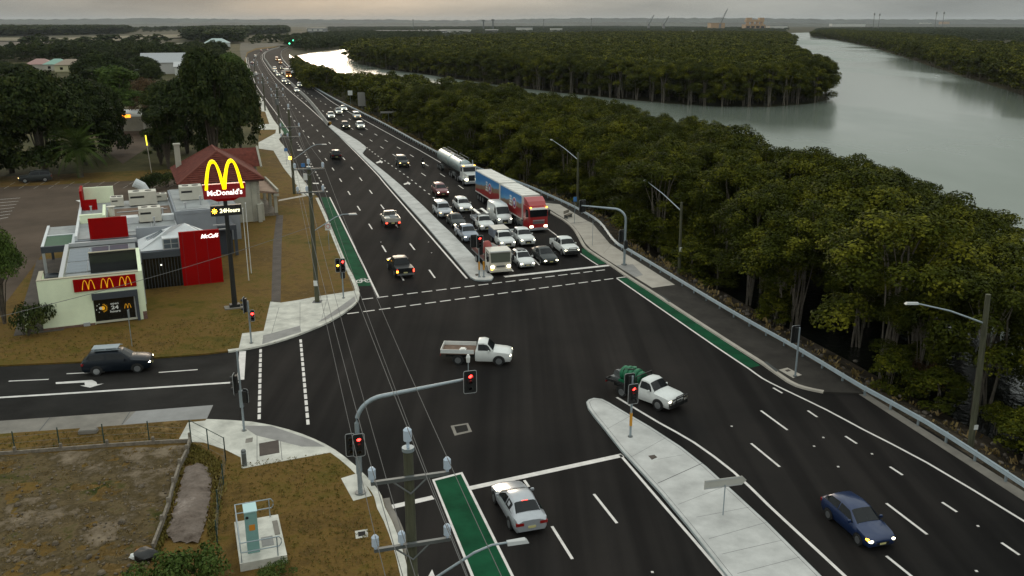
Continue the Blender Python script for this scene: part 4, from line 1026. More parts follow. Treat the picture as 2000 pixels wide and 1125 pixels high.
def box_trailer(root, x0, x1, zc=4.2):
    """curtain sided trailer: x1 is the front"""
    bx(root, 'trailer_box', M_TRLW, x0, x1, -1.2, 1.2, 1.15, zc, 0.04)
    for s in (-1, 1):
        xc = (x0 + x1) / 2; hl = (x1 - x0) / 2 - .15
        c = MB().box(-hl, hl, *sorted((s * 1.202, s * 1.225)), 1.32, zc - .16).build('mural_curtain', M_MURAL, root); c.location.x = xc
        cx_ = .9 if s < 0 else -.9
        for rr, mm, k in ((.72, PT['white'], 1), (.60, mat('logo_red', (0.42, 0.02, 0.03), 0.5), 2), (.40, mat('logo_blue', (0.03, 0.10, 0.35), 0.5), 3), (.24, PT['white'], 4)):
            MB().tube([(cx_ + .6, s * 1.2, 2.75), (cx_ + .6, s * (1.225 + .008 * k), 2.75)], rr, 24).build('round_logo', mm, c)
        for k, (wd, zz) in enumerate(((.75, 3.35), (.6, 3.02), (.8, 2.66), (1.15, 2.28))):
            bx(c, 'slogan_bar', PT['white'], cx_ - .9 - wd / 2, cx_ - .9 + wd / 2, *sorted((s * 1.226, s * 1.235)), zz - .12, zz + .12)
        bx(root, 'side_rail', M_TRLW, x0 + .1, x1 - .1, *sorted((s * 1.18, s * 1.235)), 1.16, 1.3)
    b = MB(); k = 0
    x = x0 + .6
    while x < x1 - .3: b.box(x, x + .05, -1.18, 1.18, zc, zc + .03); x += 1.2
    b.build('roof_bow', M_TRLW, root)
    bx(root, 'chassis', M_BLACK, x0 + .2, x1 - .2, -.5, .5, .85, 1.14)
rz = TOWARD + R(2)
bd = thing('articulated_truck', 'red truck pulling two blue mural trailers beside the white van', 'truck', front_at((1052, 455), 0.01, rz) + (.006,), rz)
# cab-over tractor, nose at x = 0
cabm = PT['red']
loft_solid([(-.02, 1.05, .55, 2.0), (-.1, 1.2, .42, 3.05), (-.3, 1.24, .42, 3.2), (-2.2, 1.24, .42, 3.25)]).build('cab', cabm, bd)
loft_solid([(-.35, 1.05, 3.2, 3.28), (-.9, 1.12, 3.22, 3.75), (-1.9, 1.18, 3.24, 4.12), (-2.15, 1.18, 3.24, 4.12)]).build('roof_deflector', cabm, bd)
MB().hexa([(.01, -1.1, 2.0), (.01, 1.1, 2.0), (-.14, 1.1, 2.0), (-.14, -1.1, 2.0)], [(-.055, -1.14, 2.85), (-.055, 1.14, 2.85), (-.2, 1.14, 2.85), (-.2, -1.14, 2.85)]).build('windscreen', M_GLASS, bd)
MB().hexa([(.06, -1.12, 2.88), (.06, 1.12, 2.88), (-.2, 1.12, 2.9), (-.2, -1.12, 2.9)], [(-.02, -1.12, 3.06), (-.02, 1.12, 3.06), (-.2, 1.12, 3.1), (-.2, -1.12, 3.1)]).build('sun_visor', PT['white'], bd)
for s in (-1, 1):
    bx(bd, 'side_window', M_GLASS, -1.3, -.4, *sorted((s * 1.235, s * 1.25)), 2.05, 2.8)
    bx(bd, 'mirror', M_BLACK, -.3, -.12, *sorted((s * 1.3, s * 1.55)), 2.0, 2.75, .03)
    bx(bd, 'headlight', M_HEAD, -.06, .04, *sorted((s * .72, s * 1.1)), .72, .92)
    bx(bd, 'marker_light', M_AMBER, -.1, .05, *sorted((s * .95, s * 1.1)), 3.12, 3.2)
    bx(bd, 'side_skirt', M_STEELD, -5.2, -2.3, *sorted((s * 1.0, s * 1.2)), .4, 1.0, .03)
bx(bd, 'grille', M_STEELD, -.04, .03, -.75, .75, 1.15, 1.42); bx(bd, 'grille', PT['silver'], -.04, .035, -.75, .75, 1.5, 1.62)
bx(bd, 'bumper', PT['silver'], -.3, .08, -1.2, 1.2, .35, .66, .04); bx(bd, 'chassis', M_BLACK, -6.2, -1.9, -.5, .5, .6, .95)
truck_wheels(bd, (-1.35, -4.4, -5.7)); box_trailer(bd, -11.6, -2.75); truck_wheels(bd, (-9.3, -10.6)); box_trailer(bd, -23.6, -12.0, 4.25); truck_wheels(bd, (-19.9, -21.1, -22.3))
rz = TOWARD + R(1)
tk = thing('tanker_truck', 'white bonneted truck with two silver tanks behind the red truck', 'truck', front_at((922, 364), 0.01, rz) + (.006,), rz)
loft_solid([(-.15, .72, .7, 1.75), (-.25, .78, .6, 1.85), (-1.6, 1.0, .6, 2.05)]).build('bonnet', PT['white'], tk)
loft_solid([(-1.5, 1.05, .6, 2.1), (-1.75, 1.1, .6, 2.9), (-3.2, 1.12, .6, 3.0)]).build('cab', PT['white'], tk)
MB().hexa([(-1.46, -.98, 2.1), (-1.46, .98, 2.1), (-1.6, .98, 2.1), (-1.6, -.98, 2.1)], [(-1.66, -.98, 2.75), (-1.66, .98, 2.75), (-1.8, .98, 2.75), (-1.8, -.98, 2.75)]).build('windscreen', M_GLASS, tk)
bx(tk, 'sun_visor', PT['white'], -1.85, -1.45, -1.08, 1.08, 2.78, 2.98, .03); bx(tk, 'grille', M_BLACK, -.18, -.10, -.5, .5, .85, 1.7); bx(tk, 'bumper', PT['silver'], -.25, .05, -1.15, 1.15, .4, .75, .04)
for s in (-1, 1):
    bx(tk, 'headlight', M_HEAD, -.22, -.10, *sorted((s * .62, s * 1.02)), .95, 1.2); bx(tk, 'mudguard', PT['white'], -1.7, -.35, *sorted((s * .78, s * 1.18)), .9, 1.12, .08); bx(tk, 'side_window', M_GLASS, -2.8, -1.95, *sorted((s * 1.11, s * 1.135)), 2.05, 2.7)
    bx(tk, 'marker_light', M_AMBER, -1.8, -1.6, *sorted((s * .8, s * 1.0)), 3.0, 3.06); bx(tk, 'fuel_drum', PT['silver'], -4.2, -2.2, *sorted((s * .85, s * 1.15)), .5, 1.1, .12)
    MB().tube([(-3.3, s * 1.0, 1.0), (-3.3, s * 1.0, 3.6)], .09, 8).build('exhaust_stack', M_GALV, tk)
M_TANK = mat('tank_steel', (0.40, 0.47, 0.47), 0.3, metal=0.6, var=0.08, scale=1)
for x0, x1 in ((-11.0, -4.3), (-19.6, -11.6)):
    b = MB(); b.tube([(x1 + .12, 0, 2.35), (x1, 0, 2.35), (x1 - .1, 0, 2.35), (x0 + .1, 0, 2.35), (x0, 0, 2.35), (x0 - .12, 0, 2.35)], [.55, 1.0, 1.15, 1.15, 1.0, .55], 24); t_ = b.build('tank', M_TANK, tk, True)
    b = MB(); b.box(x0 + .4, x1 - .4, -.35, .35, 3.46, 3.52); [b.box(x0 + .6 + k * 1.9, x0 + 1.2 + k * 1.9, -.25, .25, 3.52, 3.66) for k in range(3)]; b.tube([(x0 + .4, .7, 3.5), (x0 + .4, .7, 3.75), (x1 - .4, .7, 3.75), (x1 - .4, .7, 3.5)], .03, 6); b.build('walkway', M_STEELD, t_)
    bx(tk, 'chassis', M_BLACK, x0 + .1, x1 + .4, -.5, .5, .85, 1.2)
    for s in (-1, 1): bx(tk, 'valve_locker', M_STEELD, x0 + 2.4, x0 + 4.0, *sorted((s * .8, s * 1.1)), .55, 1.1, .03)
bx(tk, 'chassis', M_BLACK, -6.5, -.4, -.45, .45, .6, .84); truck_wheels(tk, (-1.0, -4.6, -5.9, -8.8, -10.1, -16.6, -17.8, -19.0))
rz = TOWARD
tw = thing('tow_truck', 'white cab-over truck carrying covered load and red bag at the stop line', 'truck', front_at((978, 539), 0.01, rz) + (.006,), rz); tw.scale = (1.15, 1.15, 1.12)
loft_solid([(0, .92, .5, 1.35), (-.12, 1.0, .45, 2.2), (-.3, 1.0, .45, 2.32), (-1.55, 1.0, .45, 2.36)]).build('cab', PT['cream'], tw)
MB().hexa([(.03, -.86, 1.28), (.03, .86, 1.28), (-.12, .86, 1.28), (-.12, -.86, 1.28)], [(-.07, -.9, 2.12), (-.07, .9, 2.12), (-.2, .9, 2.12), (-.2, -.9, 2.12)]).build('windscreen', mat('pale_glass', (0.10, 0.11, 0.085), 0.08, spec=0.8), tw)
bx(tw, 'grille', M_STEELD, -.02, .03, -.4, .4, .82, .98); bx(tw, 'bumper', PT['cream'], -.2, .08, -1.0, 1.0, .38, .66, .04); bx(tw, 'cab_visor', PT['white'], -.2, -.02, -.9, .9, 2.18, 2.3, .02)
for s in (-1, 1):
    bx(tw, 'headlight', M_HEAD, -.03, .05, *sorted((s * .6, s * .88)), .8, .96); bx(tw, 'side_window', M_GLASS, -1.2, -.3, *sorted((s * .995, s * 1.012)), 1.35, 2.05); bx(tw, 'mirror', M_BLACK, -.1, .02, *sorted((s * 1.06, s * 1.25)), 1.4, 1.9, .02)
bx(tw, 'indicator_light', M_AMBER, -.03, .06, -.88, -.7, .58, .68)
bx(tw, 'tray_floor', M_STEELD, -6.4, -1.65, -1.05, 1.05, .95, 1.1); bx(tw, 'chassis', M_BLACK, -6.0, -1.4, -.4, .4, .55, .94)
for s in (-1, 1): bx(tw, 'tray_side', mat('faded_red', (0.16, 0.06, 0.05), 0.8, var=0.3, scale=2), -6.4, -1.7, *sorted((s * 1.05, s * 1.0)), 1.102, 1.5)
truck_wheels(tw, (-1.0, -4.9), 1.0, .42)
def lumpy(c, r, sq, seed, amp=.18):
    rg = random.Random(seed); b = MB().ball((0, 0, 0), 1, 14, 9)
    ph = [rg.uniform(0, 6) for _ in range(6)]
    out = []
    for x, y, z in b.v:
        k = 1 + amp * (math.sin(3 * x + ph[0]) * math.sin(4 * y + ph[1]) + .6 * math.sin(5 * z + ph[2] + 2 * x))
        out.append((c[0] + x * r * sq[0] * k, c[1] + y * r * sq[1] * k, c[2] + max(z, -.6) * r * sq[2] * k))
    b.v = out; return b
lumpy((-3.2, .1, 1.5), 1, (1.4, .9, .75), 3).build('covered_load', mat('grey_tarp', (0.22, 0.2, 0.19), 0.7, var=0.3, scale=3), tw, True)
lumpy((-2.3, -.55, 2.0), 1, (.75, .4, .75), 5).build('red_bag', mat('red_bag', (0.30, 0.05, 0.04), 0.6, var=0.2, scale=3), tw, True)
lumpy((-2.2, .5, 1.5), 1, (.5, .45, .6), 6).build('red_bag', MATS['red_bag'], tw, True)
bx(tw, 'timber_deck', mat('deck_brown', (0.12, 0.075, 0.05), 0.9, var=0.3, scale=3), -6.3, -4.6, -.98, .98, 1.102, 1.2)
px = (564, 152); g = G(*px); rz = road_heading(g)
ft = thing('box_truck', 'distant truck with orange nose and pale box in the middle lane', 'truck', front_at(px, 0.01, rz) + (.006,), rz, 'distant traffic towards the camera')
loft_solid([(0, 1.1, .5, 2.0), (-.4, 1.2, .5, 2.9), (-2, 1.2, .5, 3.0)]).build('cab', PT['orange'], ft); bx(ft, 'windscreen', M_GLASS, -.2, -.05, -1.05, 1.05, 1.95, 2.7); bx(ft, 'box_body', M_TRLW, -9, -2.2, -1.2, 1.2, 1.0, 3.9, .04)
for s in (-1, 1): bx(ft, 'headlight', M_HEADW, -.1, .1, *sorted((s * .6, s * 1.05)), .75, 1.1)
truck_wheels(ft, (-1.2, -6.5, -7.7))
# ------------------------------------------------------------------ restaurant (x along its front wall, y to the back)
BO, BA = Vector((-38.75, 70.14, 0.125)), R(23.27)
def BL(x, y, z=0.0):
    return BO + Vector((x * math.cos(BA) - y * math.sin(BA), x * math.sin(BA) + y * math.cos(BA), z))
M_MINT = mat('mint_render', (0.80, 0.87, 0.63), 0.85, var=0.08, scale=0.6)
M_REDP = mat('red_cladding', (0.30, 0.0015, 0.0015), 0.7, spec=0.08, var=0.06, scale=0.5)
M_YELL = mat('arch_yellow', (0.95, 0.66, 0.0), emit=1.0)
M_YEL2 = mat('arch_gold', (0.85, 0.40, 0.01), 0.5, emit=0.25)
M_LITW = mat('lit_white', (1.0, 0.97, 0.9), emit=0.75)
M_PRINT = mat('white_print', (0.8, 0.8, 0.76), 0.6)
M_ROOFG = mat('roof_sheet', (0.27, 0.28, 0.28), 0.7, var=0.2, scale=0.6)
M_GREYW = mat('grey_wall', (0.26, 0.275, 0.30), 0.85, var=0.1, scale=0.5)
M_CHAR = mat('charcoal_fascia', (0.045, 0.052, 0.065), 0.7)
M_PALEM = mat('pale_roof', (0.60, 0.62, 0.63), 0.6, var=0.1, scale=0.8)
M_SOLAR = mat('solar_cell', (0.10, 0.13, 0.16), 0.12, var=0.15, scale=0.7, spec=0.8)
M_FRAME = mat('alu_frame', (0.45, 0.46, 0.47), 0.5, metal=0.3)
M_ACU = mat('unit_cream', (0.58, 0.55, 0.47), 0.7, var=0.08, scale=1)
M_BLKG = mat('black_glazing', (0.006, 0.007, 0.008), 0.12, spec=0.7)
rst = thing('restaurant', 'fast food restaurant with mint front wall and red panels on the corner', 'restaurant', BO, BA)
def rb(name, m, x0, x1, y0, y1, z0, z1, parent=None): return MB().box(x0, x1, y0, y1, z0, z1).build(name, m, parent or rst)
# front wall with its window opening
rb('wall', M_MINT, 0, 3.95, 0, .3, -.1, 4.25); rb('wall', M_MINT, 3.95, 7.7, 0, .3, 2.72, 4.25); rb('wall', M_MINT, 7.35, 7.7, 0, .3, -.1, 2.72); rb('coping', mat('coping_sand', (0.42, 0.38, 0.28), 0.8), -.03, 7.7, -.03, .34, 4.252, 4.31)
fw = rb('shop_window', M_BLKG, 4.0, 7.1, .12, .2, .25, 2.2); rb('fascia', M_CHAR, 3.9, 7.45, -.25, .02, 2.2, 2.72); rb('sill', mat('sill_cream', (0.5, 0.48, 0.38), 0.7), 3.95, 7.3, -.06, .1, .1, .24, fw); rb('frame', M_FRAME, 7.1, 7.2, .05, .15, .25, 2.2, fw); rb('frame', M_CHAR, 7.22, 7.45, -.2, .02, .0, 2.2, fw)
rx = (math.pi / 2, 0, 0)
letters('24', .44, (5.55, .10, 1.30), rx, M_PRINT, fw, .01, .012, sx=1.3); letters('open', .26, (5.55, .10, 1.66), rx, M_PRINT, fw, .01, .006, sx=1.25); letters('hours', .28, (5.55, .10, .97), rx, M_PRINT, fw, .01, .006, sx=1.25)
b = MB(); b.tube([(4.62, .115, 1.35), (4.62, .10, 1.35)], .17, 16)
for k in range(9):
    a = -1.4 + k * .35; b.add([(4.62 + .26 * math.cos(a - .1), .10, 1.35 + .26 * math.sin(a - .1)), (4.62 + .26 * math.cos(a + .1), .10, 1.35 + .26 * math.sin(a + .1)), (4.62 + .42 * math.cos(a), .10, 1.35 + .42 * math.sin(a))], [(0, 1, 2)])
b.build('sun_emblem', M_YEL2, fw)
b = MB(); b.tube([(4.46, .095, 1.36), (4.46, .09, 1.36)], .13, 14)
for sx, sz in ((4.2, 1.6), (4.12, 1.25), (4.3, 1.02), (4.38, 1.72)): b.tube([(sx, .115, sz), (sx, .10, sz)], .045, 5)
b.build('moon_emblem', M_PRINT, fw)
def arches(cx, z0, wd, h, y, th, m, parent, name='arch_emblem', band=0.16):
    """double arch: two tall loops side by side"""
    b = MB()
    for s in (-1, 1):
        c = cx + s * wd / 4
        n = 18; ro, ri = [], []
        for k in range(n + 1):
            t = -1 + 2 * k / n
            zo = h * (1 - abs(t) ** 2.3); ro.append((c + t * wd / 4 * 1.12, z0 + zo))
            zi = (h - band * wd * .5) * (1 - abs(t) ** 2.3); ri.append((c + t * (wd / 4 * 1.12 - band * wd * .55), z0 + zi))
        for k in range(n):
            q = [ro[k], ro[k + 1], ri[k + 1], ri[k]]
            b.hexa([(x, y, z) for x, z in q], [(x, y + th, z) for x, z in q])
    return b.build(name, m, parent)
sg = rb('sign_panel', M_REDP, 2.65, 7.45, -.12, -.004, 3.02, 4.08)
for k in range(3): arches(3.75 + k * 1.42, 3.16, .95, .82, -.15, .03, M_YEL2, sg, band=.13)
arches(6.55, 1.12, .5, .4, .09, .02, M_YEL2, fw, band=.13)
# side wall, blade wall and rear parapet face, its shade painted as black
MB().hexa([(7.7, 0, -.1), (8.0, 0, -.1), (8.0, 4.2, -.1), (7.7, 4.2, -.1)], [(7.7, 0, 4.3), (8.0, 0, 4.3), (8.0, 4.2, 5.35), (7.7, 4.2, 5.35)]).build('blade_wall', M_MINT, rst)
rb('brick_base', mat('base_brick', (0.16, 0.09, 0.07), 0.9, var=0.3, scale=4), 7.69, 8.02, -.02, .9, -.1, .7); rb('shaded_parapet', M_BLKG, 3.9, 7.69, 3.9, 4.1, 3.2, 5.3); rb('parapet_cap', MATS['coping_sand'], 3.88, 7.69, 3.88, 4.12, 5.3, 5.36)
rb('wall', M_MINT, 7.7, 7.98, 4.2, 9.6, -.1, 3.9); rb('wall', M_MINT, 1.5, 1.75, .3, 15, -.1, 3.75); rb('wall', M_MINT, 0, .3, .3, 3.2, -.1, 4.25); rb('coping', MATS['coping_sand'], -.02, .33, .34, 3.2, 4.252, 4.31)
rb('roof', M_ROOFG, 1.76, 7.69, .3, 15, 3.35, 3.5); rb('gutter', M_FRAME, 1.45, 1.8, .32, 15, 3.752, 3.85); rb('gutter', M_FRAME, 1.8, 7.9, 14.6, 15, 3.6, 3.95)
solar = MB().box(-.82, .82, -.5, .5, 0, .04).mesh('solar_panel'); solar.materials.append(M_SOLAR); sfr = MB().box(-.85, .85, -.53, .53, -.03, .02).mesh('panel_frame'); sfr.materials.append(M_FRAME)
for r_ in range(7):
    for c_ in range(3):
        y = 5.0 + r_ * 1.25 + (.35 if r_ > 2 else 0); x = 2.75 + c_ * 1.75
        if c_ == 2 and r_ in (0, 1): y -= .2
        o = link('solar_panel', solar, M_SOLAR, rst); o.location = (x, y, 3.6 + .03 * c_); o.rotation_euler = (R(4), 0, 0); link('panel_frame', sfr, M_FRAME, o)
# drive-through
rb('lane_slab', M_PATHASPH, -2.2, 1.49, -.5, 26, -.12, .02); rb('canopy_roof', mat('canopy_green', (0.03, 0.09, 0.045), 0.7, var=0.15, scale=0.6), -.5, 1.9, 16.0, 21.0, 3.4, 3.5); rb('canopy_fascia', M_CHAR, -.75, 2.0, 15.6, 15.9, 3.0, 3.62); rb('canopy_edge', M_PALEM, -.75, -.5, 15.9, 26.2, 3.2, 3.6); rb('canopy_edge', M_PALEM, -.49, 3.6, 21.0, 21.3, 3.3, 3.58); rb('canopy_edge', M_PALEM, 1.92, 2.3, 15.9, 20.99, 3.3, 3.6)
rb('roof', M_ROOFG, -.49, 3.7, 21.31, 26, 3.3, 3.45); rb('column', M_FRAME, -.7, -.45, 15.62, 15.88, 0, 3.0); rb('column', M_CHAR, -.7, -.45, 25.5, 25.8, 0, 3.2); rb('wall', M_MINT, 1.9, 2.2, 15.2, 26, -.1, 3.29)
# menu board and its low wall
rb('wall', M_MINT, -1.35, -1.1, .2, 2.6, -.1, 1.4)
# glazed link and red panel with lettering
gw = rb('shop_window', M_BLKG, 8.0, 11.6, 9.62, 9.75, .0, 3.0)
mul = MB().box(-.02, .02, -.03, .0, 0, 3.0).mesh('mullion')
for k in range(13): link('mullion', mul, M_CHAR, gw).location = (8.2 + k * .28, 9.61, 0)
rb('fascia', M_CHAR, 7.99, 11.62, 9.35, 9.95, 3.0, 3.62)
rp_ = rb('red_panel', M_REDP, 11.6, 15.3, 9.3, 9.6, -.1, 5.3)
letters('McCafé', .54, (14.35, 9.27, 4.72), rx, M_LITW, rp_, .02, .014, .35, sx=.95)
for k in range(3): MB().box(11.9 + k * 1.1, 11.92 + k * 1.1, 9.292, 9.299, -.1, 5.3).build('panel_joint', M_CHAR, rp_)
# pale hipped roof with skylights behind
b = MB(); A_ = [(7.95, 9.9, 3.66), (15.2, 9.9, 3.66), (15.2, 15.2, 3.66), (7.95, 15.2, 3.66), (11.3, 11.9, 5.5), (12.4, 12.6, 5.5)]
b.add(A_, [(0, 1, 5, 4), (1, 2, 5), (2, 3, 4, 5), (3, 0, 4)]); b.build('roof', M_PALEM, rst)
def roof_window(q, n, rows, cols):
    """skylight lying on a roof slope; q four corners"""
    q = [Vector(p) + Vector(n) * .05 for p in q]; f = MB().hexa([p - Vector(n) * .08 for p in q], q).build('skylight', M_FRAME, rst)
    for i in range(rows):
        for j in range(cols):
            def at(u, v): return q[0].lerp(q[1], u).lerp(q[3].lerp(q[2], u), v) + Vector(n) * .012
            u0, u1 = (j + .08) / cols, (j + .92) / cols; v0, v1 = (i + .08) / rows, (i + .92) / rows
            MB().add([at(u0, v0), at(u1, v0), at(u1, v1), at(u0, v1)], [(0, 1, 2, 3)]).build('pane', M_SOLAR, f)
roof_window([(8.8, 11.2, 4.02), (8.6, 13.8, 4.0), (10.4, 12.9, 4.98), (10.5, 11.9, 5.05)], Vector((-.48, 0, .87)), 1, 2)
roof_window([(12.6, 14.0, 4.5), (14.8, 13.8, 3.95), (14.4, 12.3, 4.2), (12.9, 12.7, 5.2)], Vector((.4, .2, .87)), 1, 3)
rb('dormer', M_PALEM, 10.1, 11.58, 9.75, 11.0, 3.63, 4.75)
dw = rb('skylight', M_FRAME, 10.15, 11.55, 9.70, 9.749, 3.7, 4.7)
for i in range(2):
    for j in range(2): rb('pane', M_SOLAR, 10.22 + i * .68, 10.82 + i * .68, 9.685, 9.699, 3.78 + j * .46, 4.18 + j * .46, dw)
b = MB()
for x0, x1 in ((15.2, 16.6),):
    for y in (12.2, 14.4): b.box(x1 - .08, x1, y, y + .08, 0, 4.7)
    b.box(x0, x1, 12.2, 12.28, 4.62, 4.7); b.box(x0, x1, 14.4, 14.48, 4.62, 4.7); b.box(x1 - .08, x1, 12.2, 14.48, 4.62, 4.7)
b.build('pergola_frame', M_FRAME, rst); rb('wall', M_GREYW, 11.7, 15.25, 9.62, 15.3, -.1, 3.64)
# main flat roofed block
rb('wall', M_GREYW, 2.3, 12.0, 15.8, 36, -.1, 3.9); rb('roof', M_ROOFG, 2.5, 11.9, 16.1, 35.8, 3.9, 4.0); rb('parapet', M_GREYW, 7.9, 11.99, 15.7, 16.0, 3.2, 4.7); rb('parapet', M_PALEM, 2.3, 2.55, 16, 36, 3.9, 4.35)
rb('wall', M_GREYW, 12.0, 16.0, 20.2, 36, -.1, 4.9); rb('roof', M_ROOFG, 12.2, 15.8, 20.6, 35.8, 4.92, 4.98); rb('parapet', M_GREYW, 11.98, 16.02, 20.15, 20.5, 4.9, 5.25); rb('wall', M_GREYW, 16.0, 19.3, 27.5, 36, -.1, 3.6); rb('roof', M_ROOFG, 16.02, 19.2, 27.7, 35.9, 3.602, 3.7)
rb('fascia', M_CHAR, 16.05, 18.0, 19.6, 20.0, 2.9, 3.4); rb('column', M_CHAR, 17.7, 18.0, 19.62, 19.98, 0, 2.9); rb('shop_window', M_CHAR, 16.02, 17.6, 20.6, 20.7, 0, 2.8); rb('awning', M_CHAR, 16.02, 18.0, 20.0, 27.4, 2.92, 3.05)
rb('red_panel', M_REDP, 3.7, 7.2, 15.55, 15.78, 3.98, 6.05); rb('red_panel', M_REDP, 2.5, 2.75, 31.5, 35.5, 4.0, 6.2); rb('red_panel', M_REDP, 2.76, 4.2, 31.3, 31.5, 4.0, 5.2); rb('parapet', M_MINT, 2.8, 6.0, 35.5, 35.8, 4.0, 5.9); rb('parapet', M_MINT, 2.6, 4.8, 23.8, 24.3, 4.0, 4.9); rb('parapet', M_MINT, 4.8, 5.1, 24.0, 30.5, 4.0, 4.7)
def ac_unit(x, y, z, sx, sy, sz):
    u = rb('air_unit', M_ACU, x, x + sx, y, y + sy, z, z + sz)
    for k in range(2): MB().tube([(x + sx * (.28 + .44 * k), y + sy / 2, z + sz), (x + sx * (.28 + .44 * k), y + sy / 2, z + sz + .05)], min(sx, sy) * .2, 14).build('fan', M_BLACK, u)
    rb('vent_slot', M_BLACK, x + .15, x + sx * .55, y - .01, y, z + sz * .55, z + sz * .7, u)
ac_unit(8.4, 21.4, 4.15, 2.2, 1.6, 1.45); ac_unit(7.6, 31.5, 4.15, 3.0, 1.8, 1.5); ac_unit(13.0, 27.6, 5.05, 2.4, 1.8, 1.5); ac_unit(5.6, 32.0, 4.1, 1.4, 1.6, 1.0); ac_unit(10.4, 33.6, 4.1, 1.4, 1.2, .8)
rb('duct', M_PALEM, 6.6, 8.3, 21.6, 23.0, 4.02, 4.7); rb('duct', M_PALEM, 10.7, 11.9, 22.0, 23.0, 4.02, 4.6); MB().tube([(5.7, 26.5, 4.0), (5.7, 26.5, 5.0), (5.7, 26.5, 5.15)], [.3, .3, .5], 12).build('roof_vent', M_ACU, rst)
MB().tube([(9.6, 36.0, 4.0), (9.6, 36.0, 4.8), (9.2, 36.0, 5.6), (8.4, 36.0, 6.1)], .55, 12).build('duct', M_PALEM, rst)
rb('roof', mat('rusty_roof', (0.14, 0.085, 0.055), 0.8, var=0.3, scale=1), 5.3, 11.8, 26.0, 30.5, 4.002, 4.08)
# pipes, flashings and vents on the roofs
for x, y, z, h in ((4.2, 18.5, 4.0, .7), (6.0, 19.2, 4.0, .5), (9.8, 19.5, 4.0, .9), (10.9, 26.0, 4.0, .6), (3.6, 29.0, 4.0, .8), (13.2, 23.0, 4.98, .6), (14.9, 24.5, 4.98, .9), (17.4, 31.0, 3.7, .6)):
    MB().tube([(x, y, z), (x, y, z + h), (x, y, z + h + .08)], [.09, .09, .17], 8).build('roof_pipe', M_FRAME, rst)
for x0, y0, x1, y1, z in ((4.4, 17.4, 9.5, 17.6, 4.06), (9.5, 17.6, 9.5, 24.0, 4.06), (6.2, 28.0, 11.5, 28.2, 4.14), (12.6, 22.0, 15.4, 22.1, 5.04)): MB().tube([(x0, y0, z), (x1, y1, z)], .05, 6).build('conduit', M_FRAME, rst)
for x, y0, y1 in ((11.9, 16.05, 35.8), (8.1, 16.05, 20.0)): rb('flashing', M_FRAME, x - .05, x + .05, y0, y1, 4.0, 4.04)
MB().tube([(8.03, 4.6, 0), (8.03, 4.6, 3.9)], .05, 6).build('downpipe', M_FRAME, rst); MB().tube([(-.04, .6, 0), (-.04, .6, 4.1)], .05, 6).build('downpipe', M_MINT, rst)
rb('gutter', M_CHAR, 7.95, 8.1, 4.25, 9.55, 3.8, 3.95); rb('plinth', MATS['base_brick'], -.03, 3.9, -.04, -.002, -.1, .18)
rb('meter_box', M_FRAME, 3.0, 3.5, -.14, -.003, .0, .3); rb('wall_lamp', M_LITW, 9.7, 9.85, 9.5, 9.6, 2.2, 2.3)
# car waiting in the drive-through
p = BL(0.1, 13.6); vehicle('hatch', 'navy', 'dark car with red tail lights under the drive-through canopy', (p.x, p.y, .15), BA + R(90), lights='away')

# ------------------------------------------------------------------ old house with tiled roof
M_TILE = mat('roof_tile', (0.125, 0.036, 0.026), 0.85, var=0.3, scale=1.6, spec=0.1)
M_STUC = mat('cream_stucco', (0.42, 0.40, 0.33), 0.9, var=0.12, scale=0.8)
hs = thing('house', 'old cream house with red tiled hip roof behind the restaurant', 'house', BL(18.5, 42) , BA)
def hb(name, m, x0, x1, y0, y1, z0, z1, parent=None): return MB().box(x0, x1, y0, y1, z0, z1).build(name, m, parent or hs)
hb('wall', M_STUC, -4.6, 4.4, -5.2, 7.5, -.1, 5.3); hb('eave', mat('eave_brown', (0.09, 0.05, 0.04), 0.8), -5.2, 5.0, -5.8, 8.1, 5.25, 5.45)
rf = MB().add([(-5.3, -5.9, 5.45), (5.1, -5.9, 5.45), (5.1, 8.2, 5.45), (-5.3, 8.2, 5.45), (0, -1.6, 8.7), (0, 4.2, 8.7)], [(0, 1, 4), (1, 2, 5, 4), (2, 3, 5), (3, 0, 4, 5)]).build('roof', M_TILE, hs)
# courses of tiles as real steps, joined
tb = MB()
def course(A, B, C, D, n):
    A, B, C, D = map(Vector, (A, B, C, D)); nrm = (B - A).cross(D - A).normalized()
    for k in range(n):
        t0, t1 = k / n, (k + 1) / n
        a, b_ = A.lerp(D, t0), B.lerp(C, t0); c, d = B.lerp(C, t1), A.lerp(D, t1)
        tb.add([a + nrm * .09, b_ + nrm * .09, c + nrm * .02, d + nrm * .02, a, b_], [(0, 1, 2, 3), (4, 5, 1, 0)])
course((-5.3, -5.9, 5.45), (5.1, -5.9, 5.45), (0, -1.6, 8.7), (0, -1.6, 8.7), 15); course((5.1, -5.9, 5.45), (5.1, 8.2, 5.45), (0, 4.2, 8.7), (0, -1.6, 8.7), 15)
course((-5.3, 8.2, 5.45), (-5.3, -5.9, 5.45), (0, -1.6, 8.7), (0, 4.2, 8.7), 15); course((5.1, 8.2, 5.45), (-5.3, 8.2, 5.45), (0, 4.2, 8.7), (0, 4.2, 8.7), 15)
tb.build('tile_course', M_TILE, rf)
rdg = MB()
for p, q in (((-5.3, -5.9, 5.5), (0, -1.6, 8.75)), ((5.1, -5.9, 5.5), (0, -1.6, 8.75)), ((0, -1.6, 8.78), (0, 4.2, 8.78)), ((5.1, 8.2, 5.5), (0, 4.2, 8.75)), ((-5.3, 8.2, 5.5), (0, 4.2, 8.75))): rdg.tube([p, q], .13, 6)
rdg.build('ridge_cap', mat('ridge_tile', (0.17, 0.06, 0.045), 0.8, spec=0.1), rf)
